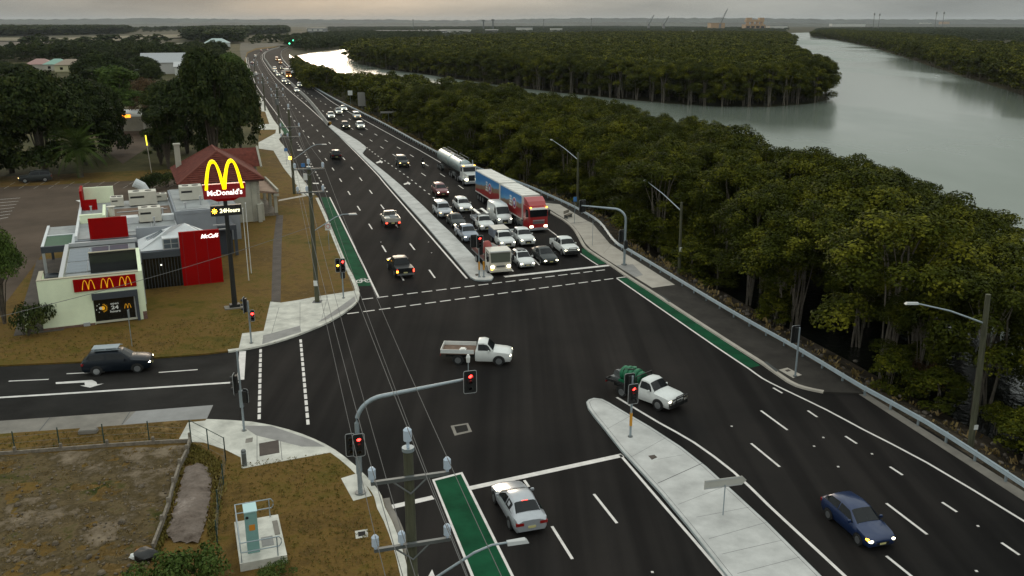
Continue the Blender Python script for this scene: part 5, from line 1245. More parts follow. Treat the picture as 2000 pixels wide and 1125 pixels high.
# back wing with a gable
hb('wall', M_STUC, 1.0, 6.0, 7.5, 12, -.1, 5.0)
MB().add([(.4, 5.5, 5.3), (6.4, 6.5, 5.3), (6.4, 12.3, 5.3), (.4, 12.3, 5.3), (.4, 9.2, 7.6), (6.4, 9.2, 7.6)], [(0, 1, 5, 4), (3, 4, 5, 2), (1, 2, 5), (0, 4, 3)]).build('roof', M_TILE, hs)
MB().tube([(6.45, 6.2, 5.25), (6.45, 9.2, 7.7), (6.45, 12.4, 5.25)], .14, 4).build('barge_board', M_STUC, hs)
ch = hb('chimney', M_STUC, -4.7, -4.0, 5.2, 5.9, 5.0, 8.9); hb('chimney_cap', M_STUC, -4.8, -3.9, 5.1, 6.0, 8.9, 9.1, ch)
for x0, x1, z0, z1 in ((-3.9, -3.3, 4.2, 4.8), (-2.6, -1.4, 3.9, 4.9)):
    f = hb('window', M_FRAME, x0, x1, -5.26, -5.19, z0, z1); hb('pane', M_BLKG, x0 + .08, x1 - .08, -5.28, -5.262, z0 + .08, z1 - .08, f)
q = MB()
for k in range(9): q.box(4.15, 4.48, -5.28, -4.9, k * .58, k * .58 + .5)
q.build('quoin', mat('quoin_stone', (0.36, 0.33, 0.27), 0.9, var=0.15, scale=2), hs); MB().tube([(3.5, -5.3, 0), (3.5, -5.3, 5.3)], .06, 8).build('downpipe', M_STUC, hs)
hb('porch_floor', M_TIMBER, 4.4, 7.0, -2.5, 8.0, -.1, .35); MB().hexa([(4.4, -2.6, 3.2), (7.2, -2.6, 2.9), (7.2, 8.2, 2.9), (4.4, 8.2, 3.2)], [(4.4, -2.6, 3.5), (7.2, -2.6, 3.1), (7.2, 8.2, 3.1), (4.4, 8.2, 3.5)]).build('porch_roof', mat('porch_tile', (0.26, 0.17, 0.12), 0.85, var=0.2, scale=1), hs)
for y in (-2.4, 2.5, 7.6): hb('porch_column', M_STUC, 6.6, 7.0, y, y + .4, -.1, 2.9)
hb('porch_beam', M_STUC, 6.55, 7.25, -2.7, 8.2, 2.6, 2.9); hb('porch_parapet', M_STUC, 7.0, 7.25, -2.62, 8.3, 3.1, 3.5); hb('door', M_BLKG, 4.41, 4.46, 1, 2.2, .35, 2.6)
hb('porch_wall', M_STUC, 4.42, 4.9, -5.0, -2.7, -.1, 2.2); hb('pilaster', M_STUC, 4.0, 4.5, -5.9, -5.3, -.1, 2.3)

# ------------------------------------------------------------------ pole sign
sp = thing('pole_sign', 'tall lit pole sign with double yellow arch over red board', 'sign', BL(15.3, .3), BA)
MB().tube([(0, 0, .1), (0, 0, 4), (0, 0, 9.9)], [.24, .2, .17], 14).build('pole', M_BLACK, sp); MB().box(-.9, .9, -.5, .5, -.05, .1).build('base_plinth', M_CONC2, sp); MB().box(-.45, .45, -.3, .3, .1, .35).build('base_plate', M_BLACK, sp)
bd_ = MB(); pr = [(-1.72, 9.95), (1.72, 9.95), (1.78, 11.2), (-1.78, 11.2)]
bd_.hexa([(x, -.28, z) for x, z in pr], [(x, .28, z) for x, z in pr]); MB().hexa([(-.7, -.2, 9.7), (.7, -.2, 9.7), (.7, .2, 9.7), (-.7, .2, 9.7)], [(-1.2, -.27, 9.95), (1.2, -.27, 9.95), (1.2, .27, 9.95), (-1.2, .27, 9.95)]).build('board_foot', M_REDP, sp)
bo = bd_.build('name_board', mat('sign_red', (0.22, 0.005, 0.008), 0.4, emit=0.12), sp)
letters("McDonald's", .62, (0, -.30, 10.45), rx, M_LITW, bo, .02, .014, sx=1.0)
arches(0, 10.75, 3.05, 2.5, -.33, .66, M_YELL, sp, band=.15)
h24 = MB().box(-1.28, 1.28, -.2, .2, 8.42, 9.32).build('hours_board', M_BLACK, sp); letters('24Hours', .50, (.28, -.22, 8.86), rx, mat('lit_cream', (1.0, 0.95, 0.62), emit=0.9), h24, .015, .012, .1, sx=.95)
b = MB(); b.tube([(-.98, -.215, 8.87), (-.98, -.205, 8.87)], .13, 12)
for k in range(8):
    a = k * math.pi / 4; b.add([(-.98 + .16 * math.cos(a - .25), -.215, 8.87 + .16 * math.sin(a - .25)), (-.98 + .16 * math.cos(a + .25), -.215, 8.87 + .16 * math.sin(a + .25)), (-.98 + .27 * math.cos(a), -.215, 8.87 + .27 * math.sin(a))], [(0, 1, 2)])
b.build('sun_emblem', M_AMBER, h24)

# ------------------------------------------------------------------ signals
def signal_head(root, at, rz, lit=None, back=False, wd=.62, amber=False, n=3):
    """three-lamp head with backing board, face along +x of rz"""
    m_ = Matrix.Translation(at) @ Matrix.Rotation(rz, 4, 'Z')
    hh = .36 * n + .22
    q = MB(); r_ = .1; pts = []
    for cx_, cz_, a0 in ((wd / 2 - r_, hh / 2 - r_, 0), (-wd / 2 + r_, hh / 2 - r_, 90), (-wd / 2 + r_, -hh / 2 + r_, 180), (wd / 2 - r_, -hh / 2 + r_, 270)):
        for k in range(4): a = R(a0 + k * 30); pts.append((cx_ + r_ * math.cos(a), cz_ + r_ * math.sin(a)))
    nP = len(pts); q.add([(0.0, y, z) for y, z in pts] + [(-.03, y, z) for y, z in pts], [tuple(range(nP)), tuple(reversed(range(nP, 2 * nP)))] + [(i, nP + i, nP + (i + 1) % nP, (i + 1) % nP) for i in range(nP)])
    o = q.build('backing_board', M_BLACK, root); o.matrix_local = m_
    rim = MB(); rim.tube([(0.004, y, z) for y, z in pts] + [(0.004, *pts[0])], .018, 5); r2 = rim.build('board_edge', mat('edge_grey', (0.35, 0.36, 0.36), 0.6), o)
    bb = MB().box(-.22, -.031, -.15, .15, -hh / 2 + .1, hh / 2 - .1).build('lamp_housing', M_BLACK, o)
    for k in range(n):
        z = hh / 2 - .29 - k * .36
        if n == 1: z = 0
        lm = M_REDLT if (lit == k) else (M_AMBER if amber and k == 1 else M_BLKG)
        MB().tube([(.0, 0, z), (.035, 0, z)], .115, 14).build('lamp', lm, o)
        v = MB(); rr = .13
        for j in range(8):
            a0, a1 = math.pi * (j - .5) / 7.0, math.pi * (j + .5) / 7.0
            v.add([(.0, rr * math.cos(a0), z + rr * math.sin(a0)), (.0, rr * math.cos(a1), z + rr * math.sin(a1)), (.22, rr * math.cos(a1), z + rr * math.sin(a1)), (.22, rr * math.cos(a0), z + rr * math.sin(a0))], [(0, 1, 2, 3)])
        v.build('visor', M_BLACK, o)
    return o
def hz(px_base, top_px):
    """height of the point seen at top_px over the ground point px_base"""
    bpt = G(*px_base); y = -(top_px[1] - 562.5) / FPX; dy = _c + y * _s; dz = -_s + y * _c
    return CAMH + dz * bpt.y / dy
def local(root, p): return root.matrix_world.inverted() @ p
def pole_thing(name, label, cat, px, h, r0=.07, r1=.06, m=M_GALV, group=None, base=True, sleeve=False):
    g = G(*px, .14); root = thing(name, label, cat, g, 0, group)
    MB().tube([(0, 0, -.05), (0, 0, h)], [r0, r1], 10).build('pole', m, root)
    if base: MB().tube([(0, 0, -.04), (0, 0, .06)], r0 * 2.2, 10).build('base_plate', M_STEELD, root)
    if sleeve: MB().tube([(0, 0, .75), (0, 0, 1.6)], r0 + .02, 10).build('yellow_sleeve', mat('sleeve_yellow', (0.6, 0.27, 0.02), 0.6), root)
    return root, g
FACE = heading(-RD)            # lamps that look at traffic driving away from the camera
# near mast arm over the junction
g = G(704, 963, .14); t1 = thing('traffic_signal', 'mast arm traffic signal reaching over the near stop line', 'traffic light', g)
hA = hz((704, 963), (705, 800)); tip = G(915, 744, hA + .9) - g; tdir = Vector((tip.x, tip.y, 0))
k1 = [Vector((0, 0, 0)), Vector((0, 0, hA - .8))]
for k in range(1, 8):
    a = math.pi / 2 * k / 7; k1.append(Vector((0, 0, hA - .8)) + tdir.normalized() * (1.5 * (1 - math.cos(a))) + Vector((0, 0, 1.35 * math.sin(a))))
k1.append(Vector((tdir.x, tdir.y, k1[-1].z + .35)))
MB().tube(k1, [.13] + [.12] * (len(k1) - 2) + [.07], 12).build('mast_arm', M_GALV, t1, True); MB().tube([(0, 0, -.04), (0, 0, .07)], .3, 12).build('base_plate', M_STEELD, t1)
signal_head(t1, k1[-1] + Vector((.1, -.25, -.1)), FACE, 0, n=3, wd=.72)
o = signal_head(t1, Vector((.1, -.25, hz((704, 963), (704, 866)))), FACE, 0, wd=.62); o2 = signal_head(t1, Vector((-.35, -.22, hz((704, 963), (704, 866)))), FACE, None, wd=.5)
MB().tube([k1[-1], k1[-1] + Vector((0, 0, 1.0))], .03, 6).build('camera_stem', M_GALV, t1); MB().tube([k1[-1] + Vector((0, 0, .95)), k1[-1] + Vector((0, 0, 1.25)), k1[-1] + Vector((0, 0, 1.4))], [.09, .12, .06], 10).build('detector_camera', PT['white'], t1)
MB().box(-.14, .14, -.12, .12, 1.2, 2.2).build('control_box', M_GALV, t1)
# far mast arm over the queue
g = G(1219, 517, .14); t2 = thing('traffic_signal', 'mast arm traffic signal on the river side above the queue', 'traffic light', g)
hB = hz((1219, 517), (1219, 425)); w_ = G(1136, 405, hB + .8) - g; wd_ = Vector((w_.x, w_.y, 0)); k2 = [Vector((0, 0, 0)), Vector((0, 0, hB - .3))]
for k in range(1, 8):
    a = math.pi / 2 * k / 7; k2.append(Vector((0, 0, hB - .3)) + wd_.normalized() * (1.2 * (1 - math.cos(a))) + Vector((0, 0, 1.1 * math.sin(a))))
k2.append(Vector((wd_.x, wd_.y, k2[-1].z + .05)))
MB().tube(k2, [.13] + [.12] * (len(k2) - 2) + [.07], 12).build('mast_arm', M_GALV, t2, True); MB().tube([(0, 0, -.04), (0, 0, .07)], .3, 12).build('base_plate', M_STEELD, t2)
signal_head(t2, k2[-1] + Vector((.1, .25, -.1)), AWAY, None, wd=.72); signal_head(t2, Vector((-.3, .2, hz((1219, 517), (1213, 462)))), AWAY, None, wd=.7); signal_head(t2, Vector((.05, -.25, hz((1219, 517), (1219, 477)))), AWAY, None, n=2, wd=.35)
# posts
t3, g = pole_thing('traffic_signal', 'signal post with yellow sleeve on the tip of the near median', 'traffic light', (1231, 853), hz((1231, 853), (1233, 735)), sleeve=True); signal_head(t3, Vector((.05, -.16, hz((1231, 853), (1235, 768)))), FACE, 0, wd=.66); signal_head(t3, Vector((-.15, .2, hz((1231, 853), (1225, 752)))), AWAY, None, wd=.66); MB().box(-.1, .1, .08, .2, 2.2, 3.1).build('control_box', M_GALV, t3)
t4, g = pole_thing('traffic_signal', 'signal post on the tip of the far median beside the tow truck', 'traffic light', (936, 541), hz((936, 541), (934, 465)), sleeve=True); signal_head(t4, Vector((.1, -.15, hz((936, 541), (935, 472)))), FACE, 0, wd=.66); signal_head(t4, Vector((-.5, .15, hz((936, 541), (928, 472)))), AWAY, None, wd=.66); signal_head(t4, Vector((.2, .0, hz((936, 541), (938, 489)))), AWAY, None, n=2, wd=.35)
t4b, g = pole_thing('bollard', 'short yellow post on the tip of the far median', 'bollard', (945, 541), 1.5, sleeve=True)
t5, g = pole_thing('traffic_signal', 'signal post at the corner beside the green bike lane', 'traffic light', (671, 582), hz((671, 582), (671, 512)), base=True); signal_head(t5, Vector((.12, -.15, hz((671, 582), (672, 518)))), FACE, 0, wd=.45); signal_head(t5, Vector((-.35, -.12, hz((671, 582), (666, 518)))), FACE, None, wd=.42, amber=True); signal_head(t5, Vector((.0, .2, hz((671, 582), (669, 536)))), AWAY, None, n=2, wd=.4)
t6, g = pole_thing('traffic_signal', 'signal post with red pedestrian lamp on the restaurant corner', 'traffic light', (491, 670), hz((491, 670), (488, 588))); signal_head(t6, Vector((-.35, .1, hz((491, 670), (481, 597)))), R(180), None, wd=.5); signal_head(t6, Vector((.3, -.1, hz((491, 670), (495, 616)))), FACE, 0, n=2, wd=.32)
t7, g = pole_thing('traffic_signal', 'signal post seen from the side at the side street stop line', 'traffic light', (477, 841), hz((477, 841), (473, 686))); signal_head(t7, Vector((-.35, 0, hz((477, 841), (464, 750)))), R(185), None, wd=.6); signal_head(t7, Vector((.25, .1, hz((477, 841), (484, 775)))), R(80), None, n=2, wd=.34); MB().box(-.1, .1, -.1, .1, 1.6, 2.7).build('control_box', M_GALV, t7)
t8, g = pole_thing('traffic_signal', 'signal post on the river side near the end of the green lane', 'traffic light', (1553, 735), hz((1553, 735), (1555, 640))); signal_head(t8, Vector((-.2, .2, hz((1553, 735), (1550, 655)))), AWAY, None, wd=.66)

# ------------------------------------------------------------------ street lamps and power poles
M_LUM = mat('luminaire', (0.45, 0.46, 0.46), 0.4)
def luminaire(root, p, d):
    a = math.atan2(d.y, d.x); o = MB().hexa([(-.15, -.12, -.07), (.6, -.15, -.07), (.6, .15, -.07), (-.15, .12, -.07)], [(-.15, -.07, .05), (.5, -.1, .04), (.5, .1, .04), (-.15, .07, .05)]).build('lamp_head', M_LUM, root)
    o.location = p; o.rotation_euler = (0, 0, a)
def lamp_pole(label, base, top, arm_root_y, arm_px, r=.17, m=M_WOOD):
    g = G(*base); h = hz(base, top); root = thing('street_lamp', label, 'street lamp', g)
    lean = G(top[0], top[1], h) - g
    MB().tube([(0, 0, -1.5), (lean.x * .5, 0, h * .5), (lean.x, 0, h)], [r * 1.15, r, r * .85], 12).build('pole', m, root)
    za = hz(base, (top[0], arm_root_y)); zt = za + 1.2
    e = G(arm_px[0], arm_px[1], zt); tip = e - g
    # keep the arm at right angles to the road
    MB().tube([(lean.x * za / h, 0, za), ((tip.x + lean.x) / 2, tip.y / 2, (za + zt) / 2 + .15), tuple(tip)], [.06, .05, .04], 8).build('arm', M_GALV, root)
    luminaire(root, tip, Vector((tip.x, tip.y, 0)))
    return root
sl = lamp_pole('street lamp on weathered pole nearest the camera on the river side', (1897, 872), (1930, 575), 632, (1788, 592))
MB().box(-.12, .12, -.2, -.16, 1.2, 1.5).build('pole_plate', PT['white'], sl)
sl = lamp_pole('street lamp on wooden pole behind the river side mast arm', (1327, 528), (1331, 395), 412, (1262, 353), .15); MB().box(-.15, .1, -.2, -.16, 2.0, 2.5).build('pole_plate', PT['white'], sl)
lamp_pole('street lamp on wooden pole standing behind the red truck', (1128, 402), (1129, 298), 312, (1078, 273), .15)

wires_from = {}
def power_pole(label, x, y, h, arms, post_ins=False, lamp=None, r=.19):
    """arms: list of (height, half length, insulator offsets)"""
    root = thing('power_pole', label, 'power pole', (x, y, .1))
    MB().tube([(0, 0, -.3), (0, 0, h * .5), (0, 0, h)], [r * 1.15, r, r * .85], 14).build('pole', M_WOOD, root)
    pts = []
    ax = Vector((math.cos(ROAD), math.sin(ROAD), 0))
    for (za, hl, offs) in arms:
        b = MB(); p, q = -ax * hl, ax * hl; nn = Vector((-ax.y, ax.x, 0)) * .06
        o = Vector((0, 0, za)) - Vector((-ax.y, ax.x, 0)) * (r + .06)
        b.hexa([o + p - nn, o + q - nn, o + q + nn, o + p + nn], [o + p - nn + Vector((0, 0, .12)), o + q - nn + Vector((0, 0, .12)), o + q + nn + Vector((0, 0, .12)), o + p + nn + Vector((0, 0, .12))])
        for s in (-1, 1): b.tube([o + ax * s * hl * .45, o + Vector((0, 0, -.5))], .03, 6)
        arm = b.build('crossarm', M_STEELD, root)
        for u in offs:
            c = o + ax * u + Vector((0, 0, .12))
            MB().tube([c, c + Vector((0, 0, .10)), c + Vector((0, 0, .11)), c + Vector((0, 0, .42)), c + Vector((0, 0, .5))], [.05, .05, .12, .12, .05], 12).build('insulator', M_INS, arm)
            pts.append(Vector((x, y, .1)) + c + Vector((0, 0, .5)))
    if post_ins:
        MB().tube([(0, 0, h), (0, 0, h + .12)], .2, 12).build('pole_cap', M_GALV, root)
        MB().tube([(0, 0, h + .1), (0, 0, h + .35), (0, 0, h + .36), (0, 0, h + .72), (0, 0, h + .8)], [.05, .05, .135, .135, .05], 12).build('insulator', M_INS, root); pts.append(Vector((x, y, .1 + h + .8)))
    if lamp:
        zl, reach, rise = lamp; d = Vector((math.cos(ROAD), math.sin(ROAD), 0)); t_ = d * reach + Vector((0, 0, zl + rise))
        MB().tube([(0, 0, zl), d * reach * .62 + Vector((0, 0, zl + rise * .86)), d * reach * .8 + Vector((0, 0, zl + rise)), t_], [.045, .045, .04, .04], 8).build('lamp_arm', M_GALV, root); luminaire(root, t_, d)
    return root, pts
nb = G(797, 880, 11.6)
pp1, w1 = power_pole('power pole with white insulators in the foreground', nb.x, nb.y, 11.5, [(10.6, 1.25, (-1.2, 1.2)), (8.2, 1.25, (-1.2, -.35, 1.15))], True, lamp=(6.3, 3.4, 1.3), r=.185)
def pole_at(base, top, label, arms_px, lamp=None, xtra=False):
    g = G(*base); h = hz(base, top); arms = [(hz(base, (base[0], py)), hl, offs) for py, hl, offs in arms_px]
    return power_pole(label, g.x, g.y, h, arms, xtra, lamp)
pp2, w2 = pole_at((620, 592), (610, 330), 'power pole on the corner pavement near the bike lane', [(333, 1.3, (-1.2, 1.2)), (378, 1.2, (-1.1, -.3, 1.1))], lamp=(6.6, 3.4, 1.4), xtra=True)
MB().box(-.18, .18, -.26, -.22, 1.6, 2.1).build('pole_plate', PT['white'], pp2); MB().box(-.4, .4, -.4, .4, -.02, .05).build('base_collar', M_CHAR, pp2)
pp3, w3 = pole_at((575, 380), (565, 215), 'power pole with amber lamp beside the far footpath', [(250, 1.4, (-1.3, 1.3)), (269, 1.4, (-1.3, -.4, 1.3))], lamp=(5.0, 4.6, 2.2), xtra=True)
MB().box(-.35, .0, -.5, -.2, 5.2, 5.6).build('flashing_lamp', M_AMBER, pp3)
pp4, w4 = pole_at((547, 262), (543, 172), 'power pole carrying grey transformer at the second driveway', [(178, 1.4, (-1.3, 1.3)), (190, 1.4, (-1.3, -.4, 1.3))], xtra=True)
MB().tube([(0, -.6, 6.6), (0, -.6, 8.0)], .42, 12).build('transformer', M_STEELD, pp4)
pp5, w5 = pole_at((518, 217), (516, 150), 'power pole at the edge of the fig tree', [(156, 1.4, (-1.3, 1.3)), (164, 1.4, (-1.3, -.4, 1.3))], xtra=True)
pp6, w6 = pole_at((500, 168), (499, 120), 'thin distant power pole beside the left kerb', [(124, 1.4, (-1.3, 1.3)), (129, 1.4, (-1.3, -.4, 1.3))], xtra=True)
sl7 = lamp_pole('street lamp leaning out of the fig tree over the far kerb', (489, 190), (480, 150), 156, (505, 144), .1, M_GALV)
def wire(a, b, sag, label, r=.012):
    pts = [a.lerp(b, k / 16) + Vector((0, 0, -sag * 4 * (k / 16) * (1 - k / 16))) for k in range(17)]
    o = MB().tube(pts, r, 4, False).build('overhead_wire', M_WIRE); tag(o, label, 'wire', 'overhead wires along the highway'); return o
names = ['left upper', 'right upper', 'left lower', 'inner lower', 'right lower', 'topmost']
spans = [(w1, w2, 'foreground pole to the corner pole'), (w2, w3, 'corner pole to the amber lamp pole'), (w3, w4, 'amber lamp pole to the transformer pole'), (w4, w5, 'transformer pole to the fig tree pole'), (w5, w6, 'fig tree pole to the distant pole')]
for a, b_, lab in spans:
    for i in range(min(len(a), len(b_))): wire(a[i], b_[i], .5, '%s wire strung from the %s' % (names[i], lab))
for i in range(6): wire(w1[i], w1[i] - RD * 30 + Vector((0, 0, .2)), .3, '%s wire leaving the foreground pole towards the camera' % names[i])
a = Vector((pp2.location.x, pp2.location.y, 7.2)); wire(a, G(-160, 655, 6.0), .5, 'dark service wire crossing before the restaurant', .02)
# flag masts before the house
for i, (x, y) in enumerate(((479, 548), (484, 534))):
    g = G(x + 7, y, .1); t = thing('flagpole', ('white flagpole nearer the pole sign', 'white flagpole nearer the porch')[i], 'flagpole', g); MB().tube([(0, 0, 0), (0, 0, 7.2)], [.05, .03], 8).build('mast', PT['white'], t); MB().ball((0, 0, 7.25), .07).build('finial', PT['white'], t)
g = G(296, 337, .1); t = thing('lamp_post', 'slim lit yellow post at the edge of the car park', 'lamp post', g); MB().tube([(0, 0, 0), (-.3, 0, 6.2)], .07, 8).build('post', M_CONCB, t); MB().tube([(-.22, 0, 4.6), (-.3, 0, 6.3)], .10, 8).build('light_tube', mat('yellow_tube', (0.9, 0.75, 0.05), emit=1.2), t)

# ------------------------------------------------------------------ road signs and small furniture
def sign_post(name, label, cat, px, h, board, m, face=FACE, r=.03, thick=.02, z=None):
    g = G(*px, .14); root = thing(name, label, cat, g); MB().tube([(0, 0, -.05), (0, 0, h)], r, 8).build('post', M_GALV, root)
    if board:
        wd, hh = board; q = MB().box(-thick / 2, thick / 2, -wd / 2, wd / 2, -hh / 2, hh / 2).build('sign_board', m, root); q.location = Vector((math.cos(face), math.sin(face), 0)) * (r + thick) + Vector((0, 0, (z or h - hh / 2))); q.rotation_euler = (0, 0, face)
        return root, q
    return root, None
t, q = sign_post('direction_sign', 'pale arrow-ended direction sign on the near median seen from behind', 'sign', (1412, 1006), 1.75, None, None); bk = MB()
pr = [(-1.15, -.25), (.95, -.25), (1.2, 0), (.95, .25), (-1.15, .25)]
bk.add([(x, -.02, z) for x, z in pr] + [(x, .02, z) for x, z in pr], [(0, 1, 2, 3, 4), (9, 8, 7, 6, 5)] + [(i, 5 + i, 5 + (i + 1) % 5, (i + 1) % 5) for i in range(5)]); o = bk.build('sign_board', mat('sign_back', (0.42, 0.41, 0.37), 0.5, var=0.06, scale=1), t); o.location = (0, .06, 1.85); o.rotation_euler = (0, 0, R(14))
fr = MB()
for z in (-.2, .2): fr.box(-1.1, .9, -.035, -.021, z - .02, z + .02)
fr.build('stiffener', M_FRAME, o)
t, q = sign_post('speed_sign', 'white speed limit sign standing in the verge by the green lane', 'sign', (643, 488), hz((643, 488), (642, 436)), (.62, .8), PT['white']); MB().tube([(.012, 0, .05), (.02, 0, .05)], .25, 20).build('red_ring', mat('sign_ring', (0.5, 0.05, 0.06), 0.5), q); MB().tube([(.02, 0, .05), (.026, 0, .05)], .19, 20).build('ring_inner', PT['white'], q)
t, q = sign_post('bus_stop_sign', 'blue and white bus stop sign beside the bus bay', 'sign', (560, 322), 3.0, (.55, .6), mat('sign_blue', (0.05, 0.18, 0.45), 0.5))
t, q = sign_post('bus_stop_sign', 'white timetable board by the near end of the bus bay', 'sign', (600, 372), 2.6, (.9, 1.0), PT['white'])
t, q = sign_post('parking_sign', 'blue sign on a thin post along the far footpath', 'sign', (594, 358), 3.2, (.6, .6), MATS['sign_blue'])
t, q = sign_post('street_sign', 'small blue sign on a post beside the bench on the river side', 'sign', (1122, 436), 3.4, (.45, .6), MATS['sign_blue'])
t, q = sign_post('marker_post', 'thin bare post on the river side footpath', 'post', (1157, 479), 3.0, None, None, r=.025)
t, q = sign_post('marker_post', 'grey sign post seen edge-on beside the black SUV', 'post', (258, 676), 3.0, (.5, .7), M_GALV, face=R(10))
t, q = sign_post('round_sign', 'round white sign at the forest edge beyond the safety rail', 'sign', (685, 206), 4.5, (1.4, 1.4), PT['white'], face=FACE)
t, q = sign_post('board_sign', 'tall pale board at the forest edge beyond the safety rail', 'sign', (707, 214), 5.0, (2.2, 4.0), mat('board_back', (0.24, 0.23, 0.21), 0.6), face=FACE)
t, q = sign_post('board_sign', 'long low pale board at the forest edge', 'sign', (759, 237), 2.6, (4.0, .5), MATS['board_back'], face=FACE)
bn = thing('bench', 'brown bench on the river side footpath', 'bench', G(1110, 425, .14), R(60))
for k in range(3): MB().box(-.8, .8, -.25 + k * .17, -.11 + k * .17, .43, .47).build('seat_slat', M_TIMBER, bn)
for k in range(3): MB().box(-.8, .8, .28, .31, .55 + k * .14, .66 + k * .14).build('back_slat', M_TIMBER, bn)
for s in (-.6, .6): MB().box(s - .04, s + .04, -.25, .3, 0, .43).build('leg', M_STEELD, bn)
bl = thing('bollard', 'short dark bollard at the edge of the lower corner pavement', 'bollard', G(478, 909, .14)); MB().tube([(0, 0, 0), (0, 0, .95), (0, 0, 1.02)], [.14, .14, .08], 12).build('post', M_STEELD, bl); MB().tube([(0, 0, .78), (0, 0, .86)], .145, 12).build('reflector_band', M_GALV, bl)
# equipment slab with railing and mint cabinet
e0 = G(470, 1118, .1); e1 = G(562, 1100, .1); e2 = G(555, 1018, .1)
eq = thing('equipment_slab', 'concrete equipment slab with handrails in the lower left', 'slab', (e0.x, e0.y, .1), math.atan2(e1.y - e0.y, e1.x - e0.x)); LX = (e1 - e0).length; LY = (e2 - e1).length
MB().box(0, LX, 0, LY, -.2, .45).build('slab', M_CONC, eq)
for nm, pts in (('handrail', [(0.1, 0.1, .45), (0.1, .1, 1.45), (LX - .3, .1, 1.45), (LX - .2, .1, 1.3), (LX - .2, .1, 1.1), (LX - .3, .1, .95), (.1, .1, .95)]), ('handrail', [(.1, LY - .1, .45), (.1, LY - .1, 1.45), (LX - .3, LY - .1, 1.45), (LX - .2, LY - .1, 1.3), (LX - .2, LY - .1, 1.1), (LX - .3, LY - .1, .95), (.1, LY - .1, .95)]), ('handrail', [(.1, .1, 1.45), (.1, LY - .1, 1.45)]), ('handrail', [(.1, .1, .95), (.1, LY - .1, .95)]), ('rail_post', [(LX - .4, .1, .45), (LX - .4, .1, 1.45)]), ('rail_post', [(LX - .4, LY - .1, .45), (LX - .4, LY - .1, 1.45)])):
    MB().tube(pts, .03, 8).build(nm, M_GALV, eq)
MB().box(LX * .52, LX * .78, LY * .28, LY * .5, .45, .462).build('hatch', M_STEELD, eq); MB().box(LX - .35, LX - .1, LY * .5, LY * .85, .45, .47).build('grate', M_CONC2, eq)
cb = thing('control_cabinet', 'slim mint green control cabinet on the equipment slab', 'cabinet', Vector((e0.x, e0.y, .56)) + Matrix.Rotation(eq.rotation_euler.z, 3, 'Z') @ Vector((LX * .20, LY * .18, 0)), eq.rotation_euler.z)
M_CAB = mat('cabinet_mint', (0.20, 0.36, 0.34), 0.6, var=0.06, scale=1); MB().box(0, .55, 0, .8, 0, 2.15).build('body', M_CAB, cb); MB().box(-.03, .58, -.03, .83, 2.15, 2.2).build('lid', mat('cabinet_lid', (0.40, 0.60, 0.62), 0.6), cb); MB().box(.15, .42, -.012, 0, 1.2, 1.5).build('warning_plate', mat('warn_orange', (0.6, 0.22, 0.02), 0.6), cb); MB().tube([(.1, -.03, 1.9), (.1, 0, 1.9)], .07, 10).build('lock', M_BLACK, cb)
# chain wire fence in the lower left
M_FPOST = mat('fence_green', (0.02, 0.05, 0.04), 0.6)
def mesh_fence(px_list, label, h=1.35, rail=True):
    pts = [G(a, b, .12) for a, b in px_list]; root = thing('wire_fence', label, 'fence', pts[0])
    for p in pts:
        l = p - pts[0]; MB().tube([(l.x, l.y, -.1), (l.x, l.y, h)], .035, 6).build('post', M_FPOST, root)
    b = MB(); w2_ = MB()
    for p, q in zip(pts[:-1], pts[1:]):
        p, q = p - pts[0], q - pts[0]
        if rail: b.tube([p + Vector((0, 0, h - .03)), q + Vector((0, 0, h - .03))], .025, 5)
        for k in range(3): w2_.tube([p + Vector((0, 0, .2 + k * .4)), q + Vector((0, 0, .2 + k * .4))], .006, 3)
    if rail: b.build('top_rail', M_FPOST, root)
    w2_.build('wire_strand', M_STEELD, root)
    return root
mesh_fence([(-60, 887), (30, 883), (117, 875), (204, 868), (292, 862), (374, 866)], 'low green wire fence along the side street', rail=False)
mesh_fence([(374, 864), (408, 882), (441, 900)], 'green railed fence turning the corner by the pavement', 1.5)
mesh_fence([(441, 900), (437, 948), (427, 1000), (425, 1062)], 'leaning wire fence along the grass towards the cabinet', 1.3, False)
def timber_edge(px_list, label, h=.35):
    pts = [G(a, b, .12) for a, b in px_list]; root = thing('timber_rail', label, 'fence', pts[0]); n = 0
    for p, q in zip(pts[:-1], pts[1:]):
        p, q = p - pts[0], q - pts[0]; d = (q - p).normalized(); nn = Vector((-d.y, d.x, 0)) * .06
        MB().hexa([p - nn, q - nn, q + nn, p + nn], [p - nn + Vector((0, 0, h)), q - nn + Vector((0, 0, h)), q + nn + Vector((0, 0, h)), p + nn + Vector((0, 0, h))]).build('plank', M_TIMBER, root)
        MB().box(-.07, .07, -.07, .07, -.1, h + .25).build('post', M_TIMBER, root).location = p
    return root
timber_edge([(372, 866), (366, 890), (352, 918), (340, 955), (330, 995), (318, 1030), (300, 1078)], 'weathered timber edging beside the pale dirt strip', .45)
timber_edge([(-60, 892), (30, 887), (120, 880), (210, 873), (300, 867), (368, 864)], 'dark timber edging at the foot of the street fence', .22)
